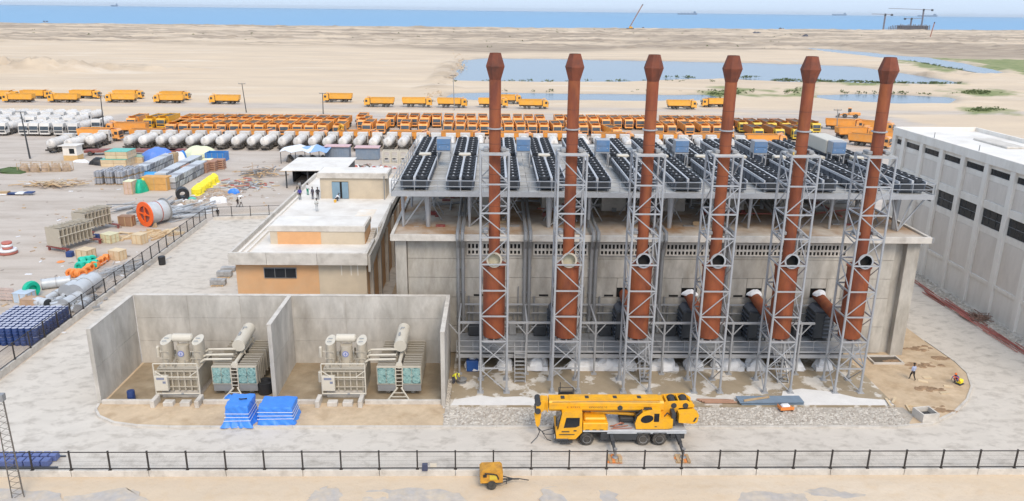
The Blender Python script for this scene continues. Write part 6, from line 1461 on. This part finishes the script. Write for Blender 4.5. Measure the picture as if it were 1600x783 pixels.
# guard hut, maroon beams
t = place(thing('guard_hut', 'small white hut with a tan base and one dark window', 'hut'), 111, 251)
q = MB(); q.box(-1.5, 1.5, 0, 2.6, 0, 1.1); q.build('base', mat('hut_tan', (.6, .4, .18), .7), t); q = MB(); q.box(-1.48, 1.48, .02, 2.58, 1.1, 3.1); q.build('wall', m_white, t)
q = MB(); q.prism([(-2.3, 3.1), (1.8, 3.15), (1.8, 3.3), (-2.3, 3.25)], -.3, 3, axis='y'); q.build('roof', m_roof, t); q = MB(); q.box(-.1, 1.0, -.02, .02, 1.5, 2.6); q.build('window', m_glass, t)
for k, (px, w) in enumerate(((166, 9.0), (224, 14.0), (262, 9.0))):
    x, y = at(px, 243); t = thing('low_trailer', 'dark maroon low trailer bed behind the covered goods, %s from the left' % ORD[k], 'trailer', (x, y, 0), R(12) if k == 0 else 0, 'maroon trailers')
    q = MB(); q.box(-w/2, w/2, 0, 2.5, .9, 1.2); q.box(-w/2, w/2, 0, .1, .7, .9); q.build('bed', m_maroon, t)
    for a in (-w/2+1.2, w/2-2.4, w/2-1.1):
        for yy in (.1, 2.4): obj('wheel', wheelm, t, (a, yy, .5), PI/2)
# poles
for k, (px0, py0, px1, py1, lab) in enumerate(((47, 248, 32, 175, 'tall dark lamp pole at the left of the yard'), (163, 206, 157, 150, 'thin pole beside the far left white trucks'), (385, 176, 378, 131, 'utility pole with a short crossarm by the haul road'), (505, 178, 504, 146, 'thin pole at the haul road behind the left lot'), (710, 172, 708, 118, 'thin pole at the corner of the big pond'), (1307, 214, 1309, 172, 'thin white pole at the right end of the truck lot'))):
    p = spot(px0, py0); top = spot_y(px1, py1, p.y); t = thing('utility_pole', lab, 'pole', (p.x, p.y, 0))
    q = MB(); q.cyl((0, 0, 0), (top.x-p.x, 0, top.z), .2 if k < 1 else .16, .1, 8); q.build('pole', m_galvd if k > 3 else m_dark, t)
    q = MB(); q.bar((top.x-p.x-1.1, 0, top.z), (top.x-p.x+1.1, 0, top.z), .14); q.build('crossarm', m_dark, t)
    q = MB(); [q.cyl((top.x-p.x+s, 0, top.z), (top.x-p.x+s, 0, top.z+.35), .08, n=6) for s in (-1, 0, 1)]; q.build('insulator', m_hub, t)
# open shed, tarp shelter, containers behind the annex
t = thing('open_shed', 'open sided dark shed with a flat white sheet roof behind the orange building', 'shed', (-32, 146, 0))
q = MB(); q.prism([(-7.6, 3.4), (4.3, 3.5), (4.3, 3.62), (-7.6, 3.52)], -2, 11.5, axis='y'); q.build('roof', m_roof, t)
for x in (-6.8, -2.8, 1.2, 3.8):
    for y in (-1.2, 5, 10.8): q = MB(); q.cyl((x, y, 0), (x, y, 3.42), .14, n=6); q.build('post', m_dark, t)
q = MB(); q.box(-6.9, 3.9, 10.9, 11.0, 0, 3.4); q.box(-6.95, -6.85, 4, 10.9, 0, 3.4); q.box(3.85, 3.95, -1, 10.9, 0, 3.4); q.build('wall', m_dark, t)
q = MB(); [q.box(a, a+.9, c, c+.8, 0, .8) for a, c in ((-5, 2), (-3, 4), (0, 3), (2, 5), (-1, 7))]; q.build('stored_box', m_chas, t)
x, y = at(474, 256); t = thing('tarp_shelter', 'low shelter roofed with white and blue tarps', 'shelter', (x, y, 0))
q = MB(); n = 8; vs = []
for j in range(5):
    for i in range(n+1): vs.append((-5+i*10/n, j*2.2, 2.5+.25*math.sin(i*2.1+j)+.2*random.random()))
q.add(vs, [(j*(n+1)+i, j*(n+1)+i+1, (j+1)*(n+1)+i+1, (j+1)*(n+1)+i) for j in range(4) for i in range(n)])
q.m = [1 if (i % n) > 4 or (i % n == 3 and i//n > 1) else 0 for i in range(len(q.f))]; q.build('tarp_roof', [m_plast, mat('pale_blue_tarp', (.25, .42, .7), .5, var=.15)], t)
q = MB(); [q.cyl((a, c, 0), (a, c, 2.5), .08, n=6) for a in (-4.8, -1.6, 1.6, 4.8) for c in (.1, 8.6)]; q.build('post', m_dark, t); q = MB(); [q.lump((a, 2.5, 0), 1.0, 1.2, 1.4, int(a*3), 8, 4, .4) for a in (-3.5, -1, 1.5, 3.8)]; q.build('stored_goods', m_chas, t)
for k, (pa, pb, py, lab) in enumerate(((509, 546, 248, 'slate blue container with a faded pink roof edge, left of two'), (556, 592, 250, 'slate blue container with a faded pink roof edge, right of two'))):
    x0, y0 = at(pa, py); x1, _ = at(pb, py); w = x1-x0; t = thing('site_container', lab, 'container', (x0, y0, 0))
    q = MB(); q.box(0, w, 0, 2.6, .1, 2.7); q.build('body', m_contb, t); q = MB(); q.box(-.2, w+.2, -.4, 2.8, 2.7, 2.85); q.build('roof', m_pink, t)
    for j in range(9): q = MB(); q.box(w*j/9+.1, w*j/9+.3, -.06, 0, .2, 2.6); q.build('rib', m_contb, t)
for k, px in enumerate((604, 616, 630)):
    x, y = at(px, 256); t = thing('steel_rack', 'white steel box rack standing behind the deck, %s from the left' % ORD[k], 'steel rack', (x, y, 0), 0, 'white racks'); q = MB()
    for a in (-.8, .8):
        for c in (0, 1.8): q.box(a-.12, a+.12, c-.12, c+.12, 0, 2.8)
    for z in (0, 1.3, 2.6): q.box(-.9, .9, -.1, .1, z, z+.22); q.box(-.9, .9, 1.7, 1.9, z, z+.22)
    q.build('frame', m_beigel, t); q = MB(); q.lathe((0, 0, 1.0), [(.35, 0), (.35, .2), (0, .2)], 10); q.build('ring', m_dark, t)
b = MB(); x0, y0 = at(568, 262)
for i in range(70): s = random.uniform(.2, .6); b.lump((random.gauss(0, 3), random.gauss(0, 1.3), 0), s, s, s*.9, i, 6, 3, .4, random.randrange(5))
tag(b.build('scrap_heap', [m_red, m_plast, m_chas, m_greyl, m_rubble], None, (x0, y0, 0)), 'mixed red white and grey scrap heap by the right slate container', 'scrap heap')
# excavator, arm over the containers
x, y = at(527, 219); t = thing('excavator', 'yellow excavator reaching its brown arm over the slate containers', 'excavator', (x, y, 0), R(-58))
for s in (-1, 1): q = MB(); q.prism([(-1.8, .25), (-1.5, 0), (1.5, 0), (1.8, .25), (1.8, .65), (1.5, .9), (-1.5, .9), (-1.8, .65)], s*1.2-.3, s*1.2+.3, axis='y'); q.build('track', m_chas, t)
q = MB(); q.box(-1.9, 1.3, -1.3, 1.3, 1.0, 2.0, b=.15); q.build('house', m_golden, t); q = MB(); q.box(.1, 1.4, .3, 1.3, 2.0, 3.0, b=.12); q.build('cab', m_golden, t); q = MB(); q.box(1.38, 1.42, .4, 1.2, 1.9, 2.8); q.box(.3, 1.2, 1.29, 1.32, 2.1, 2.8); q.build('window', m_wind, t)
q = MB(); q.bar((1.0, -.2, 1.8), (3.6, -.2, 4.4), .5, .6); q.bar((3.6, -.2, 4.4), (6.2, -.2, 3.9), .45, .5); q.build('boom', m_golden, t); q = MB(); q.bar((6.0, -.2, 4.3), (8.3, -.2, 1.4), .4, .5); q.build('arm', mat('arm_brown', (.2, .12, .08), .7), t)
q = MB(); q.prism([(8.0, 1.5), (8.8, 1.3), (9.0, .6), (8.4, .3), (8.0, .8)], -.8, .4, axis='y'); q.build('bucket', m_brown, t)
# yellow wheel loader by the haul road
p = spot(1324, 184); t = thing('wheel_loader', 'orange wheel loader beside the haul road at the right', 'loader', (p.x, p.y, 0), R(-20))
q = MB(); q.box(.2, 3.8, -1.1, 1.1, .9, 1.9, b=.2); q.box(-1.4, .2, -.8, .8, .8, 1.5, b=.1); q.build('body', m_cabor, t); q = MB(); q.box(-.1, .9, -.7, .7, 1.9, 3.1, b=.1); q.build('cab', m_wind, t); q = MB(); q.box(-.2, 1.0, -.8, .8, 3.1, 3.25); q.build('cab_roof', m_cabor, t)
q = MB(); q.bar((-.6, -.5, 1.4), (-2.6, -.5, .7), .25, .35); q.bar((-.6, .5, 1.4), (-2.6, .5, .7), .25, .35); q.build('arm', m_cabor, t); q = MB(); q.prism([(-2.5, .2), (-3.5, .15), (-3.6, .3), (-2.9, .5), (-2.7, 1.3), (-2.5, 1.3)], -1.4, 1.4, axis='y'); q.build('bucket', m_chas, t)
for a in (-.9, 2.4):
    for s in (-1.1, 1.1): o = obj('wheel', wheelm, t, (a, s, .7), PI/2); o.scale = (1.3, 1.35, 1.35)

# ================================================================ PEOPLE
def person(px, py, z, rz, label, shirt, trousers, pose='stand', hair=(.02, .018, .016), H=1.72, pos=None):
    J = {'pel': (0, 0, .52), 'che': (0, 0, .72), 'nek': (0, 0, .83), 'hd0': (0, -.01, .88), 'hd1': (0, -.012, .955),
         'hL': (.055, 0, .5), 'kL': (.06, -.01, .28), 'aL': (.06, 0, .045), 'tL': (.062, -.08, .02), 'hR': (-.055, 0, .5), 'kR': (-.06, -.01, .28), 'aR': (-.06, 0, .045), 'tR': (-.062, -.08, .02),
         'sL': (.115, 0, .79), 'eL': (.15, 0, .62), 'wL': (.15, -.05, .48), 'fL': (.15, -.06, .43), 'sR': (-.115, 0, .79), 'eR': (-.15, 0, .62), 'wR': (-.15, -.05, .48), 'fR': (-.15, -.06, .43)}
    if pose == 'walk': J.update(kL=(.06, -.1, .29), aL=(.06, -.12, .06), tL=(.062, -.2, .04), kR=(-.06, .02, .28), aR=(-.06, .15, .07), tR=(-.062, .08, .03), wL=(.14, .08, .49), fL=(.14, .09, .44), wR=(-.14, -.13, .51), fR=(-.14, -.15, .46))
    if pose == 'hold': J.update(eL=(.15, -.06, .63), wL=(.07, -.18, .63), fL=(.03, -.21, .64), eR=(-.15, -.06, .63), wR=(-.07, -.18, .6), fR=(-.03, -.21, .6))
    if pose == 'bend':
        J.update(pel=(0, .06, .5), hL=(.055, .06, .48), hR=(-.055, .06, .48), che=(0, -.1, .64), nek=(0, -.19, .69), hd0=(0, -.24, .7), hd1=(0, -.31, .71), sL=(.115, -.16, .68), sR=(-.115, -.16, .68), eL=(.14, -.24, .52), eR=(-.14, -.24, .52), wL=(.1, -.33, .4), wR=(-.1, -.33, .4), fL=(.08, -.36, .36), fR=(-.08, -.36, .36))
    if pose == 'crouch':
        J.update(pel=(0, .12, .2), hL=(.07, .12, .2), hR=(-.07, .12, .2), kL=(.12, -.1, .27), kR=(-.12, -.1, .27), aL=(.09, .02, .045), aR=(-.09, .02, .045), tL=(.095, -.07, .02), tR=(-.095, -.07, .02), che=(0, -.02, .36), nek=(0, -.08, .46), hd0=(0, -.11, .5), hd1=(0, -.15, .57), sL=(.115, -.05, .43), sR=(-.115, -.05, .43), eL=(.16, -.15, .32), eR=(-.16, -.15, .32), wL=(.1, -.27, .24), wR=(-.1, -.27, .24), fL=(.08, -.31, .22), fR=(-.08, -.31, .22))
    rad = {'pel': .085, 'che': .092, 'nek': .034, 'hd0': .05, 'hd1': .052, 'h': .056, 'k': .036, 'a': .024, 't': .022, 's': .04, 'e': .028, 'w': .019, 'f': .02}
    names = list(J); ix = {n: i for i, n in enumerate(names)}
    E_ = [('pel', 'che'), ('che', 'nek'), ('nek', 'hd0'), ('hd0', 'hd1')]+[(a+s, b_+s) for s in 'LR' for a, b_ in (('h', 'k'), ('k', 'a'), ('a', 't'), ('s', 'e'), ('e', 'w'), ('w', 'f'))]+[('pel', 'hL'), ('pel', 'hR'), ('che', 'sL'), ('che', 'sR')]
    me_ = bpy.data.meshes.new('body'); me_.from_pydata([tuple(c*H for c in J[n]) for n in names], [(ix[a], ix[b_]) for a, b_ in E_], [])
    o = bpy.data.objects.new('person_body', me_); C.objects.link(o); md = o.modifiers.new('skin', 'SKIN'); sv = me_.skin_vertices[0].data
    for n in names:
        r = rad.get(n, rad.get(n[0], .04))*H; sv[ix[n]].radius = (r*(1.25 if n in ('che', 'pel') else 1), r*(.8 if n in ('che', 'pel') else 1)); sv[ix[n]].use_root = n == 'pel'
    sb_ = o.modifiers.new('sub', 'SUBSURF'); sb_.levels = 1; sb_.render_levels = 1
    dg = bpy.context.evaluated_depsgraph_get(); nm = bpy.data.meshes.new_from_object(o.evaluated_get(dg)); bpy.data.objects.remove(o)
    for m in (cloth(*shirt), cloth(*trousers), m_skin, m_blk): nm.materials.append(m)
    segs = [(Vector(J[a])*H, Vector(J[b_])*H, a, b_) for a, b_ in E_]
    for p in nm.polygons:
        best = None; c = p.center
        for a, b_, na, nb in segs:
            d = b_-a; t_ = max(0, min(1, (c-a).dot(d)/max(d.length_squared, 1e-6))); dist = (a+d*t_-c).length
            if best is None or dist < best[0]: best = (dist, na, nb, t_)
        na, nb = best[1], best[2]
        if nb[0] == 't': mi = 3
        elif na[0] in 'hk' and na not in ('hd0',) or nb[0] == 'h' and nb not in ('hd0', 'hd1'): mi = 1
        elif na in ('nek', 'hd0') or nb[0] == 'f' or (na[0] == 'e' and best[3] > .3): mi = 2
        elif na == 'pel' and best[3] < .25: mi = 1
        else: mi = 0
        p.material_index = mi; p.use_smooth = True
    nm.name = 'person'
    if pos is None:
        p = spot(px, py, z); pos = (p.x, p.y, z)
    po = obj('person', nm, None, pos, rz); tag(po, label, 'person')
    hd = Vector(J['hd1'])*H; dr = (hd-Vector(J['hd0'])*H).normalized(); q = MB(); q.lump((0, 0, 0), .064*H, .068*H, .058*H, 3, 10, 5, .06)
    hm = q.build('hair' if sum(hair) < .3 else 'helmet', cloth(*hair), po, hd+dr*.01, 0, True); hm.rotation_euler = dr.to_track_quat('Z', 'Y').to_euler()
    return po
RZ = 8.0-.25
person(469, 312.5, RZ, .4, 'man in a blue shirt and black trousers standing in the group on the white roof', (.06, .05, .28), (.015, .015, .02))
person(481, 305, RZ, 2.6, 'person in a white top and green shorts at the back of the roof group', (.7, .7, .7), (.02, .25, .16))
person(489, 311.5, RZ, -.6, 'man in a dark grey shirt standing in the middle of the roof group', (.08, .075, .1), (.06, .06, .08), 'stand')
person(497, 312, RZ, .2, 'man in black standing at the right of the roof group', (.03, .03, .035), (.03, .03, .03), 'hold')
person(495.5, 330.5, RZ, .1, 'person in pale grey nearest the front of the white roof, holding something up', (.55, .56, .54), (.45, .46, .47), 'hold')
person(463, 303, RZ, .9, 'person sitting low near the parapet at the left of the roof group', (.3, .28, .25), (.2, .2, .2), 'crouch')
person(469, 301, RZ, 1.2, 'person in grey behind the man in the blue shirt', (.3, .3, .3), (.1, .1, .12))
person(527, 314, RZ, 2.0, 'person in white crouching over a yellow bucket by the roof hut door', (.75, .75, .78), (.04, .04, .05), 'crouch')
p = spot(524.5, 315.5, RZ); tag(MB().lathe((0, 0, 0), [(.14, 0), (.19, .35), (.17, .35), (.12, .05)], 12).build('bucket', mat('bucket_yellow', (.75, .42, .05), .5), None, (p.x, p.y-.3, RZ)), 'yellow bucket on the white roof beside the crouching person', 'bucket')
person(372, 324, .02, 1.3, 'worker in a black vest walking beyond the far fence', (.04, .035, .035), (.06, .05, .05), 'walk')
person(377, 324, .02, 1.3, 'worker in a pale shirt walking beyond the far fence', (.6, .58, .55), (.15, .14, .13), 'walk')
person(341, 341, .02, 0, 'person in black standing at the corner of the far fence', (.02, .02, .02), (.02, .02, .02))
person(1425, 594, .12, R(200), 'worker in a pale blue shirt and black trousers walking on the right sand', (.4, .45, .62), (.012, .012, .016), 'walk')
person(1494, 599, .12, R(-70), 'worker in blue with an orange helmet crouching at the plate compactor', (.1, .12, .32), (.08, .09, .2), 'crouch', (.75, .16, .03))
person(709, 602, .12, R(60), 'worker in dark clothes and a yellow vest bending by the right blast wall', (.7, .68, .05), (.06, .065, .09), 'bend', (.7, .66, .1))

# ================================================================ FAR SHORE
# crawler crane on the beach, tower cranes, concrete frame, ship
def far(px, py, y=None): p = spot(px, py); return p
p = spot(985, 46.0); k = p.y/FOCAL
t = thing('beach_crane', 'crane on the beach with a long raised brown boom', 'crane', (p.x, p.y, -.5))
q = MB(); q.bar((-2*k, 0, 3), (16.5*k, 0, 36.5*k), 1.6); q.build('boom', mat('far_brown', (.28, .15, .1), .7), t); q = MB(); q.box(-6*k, 5*k, -2, 2, .5, 2.2*k); q.build('carrier', m_chas, t); q = MB(); q.box(-2*k, 3*k, -1.5, 1.5, 2.2*k, 4.5*k); q.build('cab', m_golden, t); q = MB(); q.box(15.8*k, 17.2*k, -.8, .8, 35.3*k, 36.8*k); q.build('boom_tip', m_dark, t)
for px, py, w, lab in ((1004, 45.5, 10, 'dark low machinery on the beach right of the beach crane'), (1183, 53, 12, 'dark spoil heap near the shore behind the fourth stack'), (1221, 46, 7, 'dark far excavator on the beach ridge'), (1257, 57, 10, 'dark blue heap on the sand near the shore')):
    p = spot(px, py); k = p.y/FOCAL; q = MB(); [q.lump((random.uniform(-.4, .4)*w*k, random.uniform(-2, 2), -1), w*k*.28, 4, random.uniform(2.2, 4.5)*k, i+px, 8, 4, .4) for i in range(4)]; tag(q.build('far_heap', mat('far_dark', (.12, .12, .14), .9) if 'far_dark' not in bpy.data.materials else bpy.data.materials['far_dark'], None, (p.x, p.y, -.3)), lab, 'heap')
for i, (bx, by, tx, ty, jl, jr) in enumerate(((1380, 46.5, 1383.5, 22.5, -21, 10), (1421.5, 48, 1424.5, 29, 15, -10), (1439, 47, 1443.5, 15, -54, 13))):
    p = spot(bx, by); p.y = 1850+40*i; p = spot_y(bx, by, p.y); k = p.y/FOCAL; top = spot_y(tx, ty, p.y)
    t = thing('tower_crane', 'far tower crane over the concrete frame by the sea, %s of three' % ('left one', 'small middle one', 'tallest one')[i], 'tower crane', (p.x, p.y, 0), 0, 'tower cranes by the sea'); h = top.z; dx = top.x-p.x; m_ = mat('crane_mast', (.22, .2, .22), .7) if i == 0 else bpy.data.materials['crane_mast']
    n = 10
    for a in (-1, 1):
        for c in (-1, 1): q = MB(); q.bar((a, c, -2), (dx+a, c, h), .7); q.build('mast_leg', m_, t)
    for j in range(n): q = MB(); f0, f1 = j/n, (j+1)/n; q.bar((dx*f0-1, -1, h*f0), (dx*f1+1, -1, h*f1), .5); q.bar((dx*f0+1, 1, h*f0), (dx*f1-1, 1, h*f1), .5); q.build('lacing', m_, t)
    q = MB(); q.bar((dx, 0, h), (dx+jl*k, 0, h+.02*abs(jl)*k), 1.1); q.build('jib', m_, t); q = MB(); q.bar((dx, 0, h), (dx+jr*k, 0, h-.03*abs(jr)*k), 1.2); q.build('counter_jib', m_, t)
    q = MB(); q.box(dx+jr*k-2.2, dx+jr*k+2.2, -1.5, 1.5, h-3.2, h+1); q.build('counterweight', m_dark, t); q = MB(); q.box(dx-1.6, dx+1.6, -1.6, 1.6, h-3.5, h+1.5); q.build('slewing_cab', m_dark, t)
p = spot_y(1415, 48, 1880); k = p.y/FOCAL; t = thing('concrete_frame', 'dark unfinished concrete frame building on the shore under the tower cranes', 'building', (p.x, p.y, -.5))
for j in range(3): q = MB(); q.box(-(18 if j else 30)*k, 32*k, -12, 12, j*2.1*k+1.8*k, j*2.1*k+2.1*k); q.build('floor_slab', m_far, t)
for i in range(26): x = (-30+62*i/25)*k; q = MB(); q.box(x-.7, x+.7, -12, -10.6, 0, (6.6 if x > -18*k else 4.6)*k+random.uniform(-1, 3)); q.build('column', m_far, t)
q = MB(); q.box(-10*k, 31*k, -9, 11, 0, 6*k); q.build('core_wall', m_far, t)
p = spot(1453, 59); k = p.y/FOCAL; t = thing('far_post', 'reddish inclined post on the sand left of the tower cranes shore', 'post', (p.x, p.y, 0)); t['label'] = 'reddish post standing on the sand right of the tower cranes'; q = MB(); q.bar((0, 0, 0), (3.3*k, 0, 22*k), 1.0); q.build('shaft', mat('post_red', (.35, .15, .1), .7), t); q = MB(); q.box(2.6*k, 4*k, -.5, .5, 21.5*k, 23*k); q.build('cap', m_dark, t)
SHY = 12000; p = spot_y(1074, 20.3, SHY); k = SHY/FOCAL
t = thing('cargo_ship', 'long blue grey cargo ship out at sea right of the beach crane', 'ship', (p.x, SHY, -1.6)); q = MB(); q.prism([(-14.5*k, 1.8*k), (-13.6*k, 0), (14*k, 0), (14.6*k, 2*k), (14.6*k, 2.3*k), (-14.5*k, 2.1*k)], -20, 20, axis='y'); q.build('hull', m_ship, t); q = MB(); q.box(9.5*k, 12.5*k, -15, 15, 2.2*k, 4.6*k); q.box(10.5*k, 11.2*k, -5, 5, 4.6*k, 5.6*k); q.build('superstructure', m_ship, t); q = MB(); [q.bar((a*k, 0, 2*k), (a*k, 0, 3.4*k), 9) for a in (-9, -4, 1, 6)]; q.build('deck_crane', m_ship, t)
for i, (px, w) in enumerate(((1312, 22), (1450, 30), (180, 10))):
    y_ = 20000; p = spot_y(px, 20, y_); k = y_/FOCAL; t = thing('cargo_ship', 'faint ship on the horizon, %s' % ('left of the tower cranes', 'behind the tallest tower crane', 'above the left beach')[i], 'ship', (p.x, y_, -1.6)); q = MB(); q.prism([(-w/2*k, 2.2*k), (-w/2*k+k, 0), (w/2*k-k, 0), (w/2*k, 2.3*k)], -20, 20, axis='y'); q.build('hull', m_ship, t); q = MB(); q.box(w*.3*k, w*.42*k, -15, 15, 2.2*k, 4.2*k); q.build('superstructure', m_ship, t)
p = spot(71, 33); k = p.y/FOCAL; t = thing('surf_marker', 'two tiny dark floats close off the left beach', 'floats', (p.x, p.y, -1.6)); q = MB(); q.box(-3*k, -1.2*k, -2, 2, 0, 1.5*k); q.box(1*k, 3*k, -2, 2, 0, 1.5*k); q.build('float', m_far, t)
# scrub along the ponds and the beach: too many to count
sb = MB(); r = random.Random(5)
def bush(x, y, s):
    for _ in range(9):
        c = Vector((x+r.gauss(0, s*.6), y+r.gauss(0, s*.6), max(.05, r.uniform(0, s*.9)))); 
        for _ in range(5):
            d = Vector((r.gauss(0, 1), r.gauss(0, 1), r.gauss(0, .7))).normalized()*s*.5; e = Vector((r.gauss(0, 1), r.gauss(0, 1), r.gauss(0, 1))).normalized()*s*.22
            sb.add([c-e, c+d, c+e], [(0, 1, 2)], r.randrange(2))
for a, c, n in (((712, 128), (1120, 127), 34), ((1200, 126.5), (1500, 132), 150), ((1040, 121), (1085, 121.5), 16), ((1120, 122), (1190, 121), 16), ((700, 142), (1180, 144.5), 10), ((1310, 145), (1500, 148), 16), ((1415, 95), (1505, 111), 40), ((1210, 125), (1300, 128), 30), ((560, 58), (1230, 66), 30), ((0, 52), (560, 56), 25), ((1200, 52), (1600, 60), 45), ((600, 46), (1250, 49), 60)):
    for i in range(n):
        f = r.random(); px, py = a[0]+(c[0]-a[0])*f, a[1]+(c[1]-a[1])*f+r.gauss(0, .5 if a[1] > 80 else 6); p = spot(px, max(py, 46.5)); bush(p.x, p.y, r.uniform(.5, 1.3)*(1 if p.y < 700 else 1.3))
for gx, gy, n, sp in ((1130, 146, 60, (26, 4.5)), (1240, 145, 16, (14, 5)), (1530, 145, 45, (26, 3)), (1540, 173, 30, (22, 2.2))):
    for i in range(n): p = spot(gx+r.gauss(0, sp[0]*.5), gy+r.gauss(0, sp[1]*.5)); bush(p.x, p.y, r.uniform(.5, 1.1))
tag(sb.build('scrub', [m_leaf, mat('scrub_leaf_light', (.15, .18, .06), .8, var=.3, sc=.3)]), kind='stuff')
# boulders along the eroded left bank of the big pond and on the sand mounds
bb = MB()
for i in range(300):
    if i < 170: px, py = r.choice(((705, 128), (716, 103), (700, 118), (722, 96), (680, 145))); px += r.gauss(-4, 8); py += r.gauss(0, 7)
    else: px, py = r.uniform(0, 120), 107+r.gauss(0, 3)
    p = spot(px, py); s = r.uniform(.25, .8); bb.lump((p.x, p.y, 0), s*1.3, s, s*.9, i, 6, 2, .4)
tag(bb.build('sand_clods', mat('clod', (.5, .4, .29), .95, var=.2, sc=.5)), kind='stuff')

# ================================================================ HAZE
hm_ = bpy.data.materials.new('haze'); hm_.use_nodes = True; N = hm_.node_tree.nodes; N.remove(N['Principled BSDF'])
pv = N.new('ShaderNodeVolumePrincipled'); pv.inputs['Color'].default_value = (.86, .92, 1, 1); pv.inputs['Density'].default_value = .000022; pv.inputs['Anisotropy'].default_value = .3
hm_.node_tree.links.new(pv.outputs[0], N['Material Output'].inputs['Volume'])
b = MB(); b.box(-40600, 40600, -400, 30600, -9, 75); tag(b.build('haze', hm_), kind='stuff')
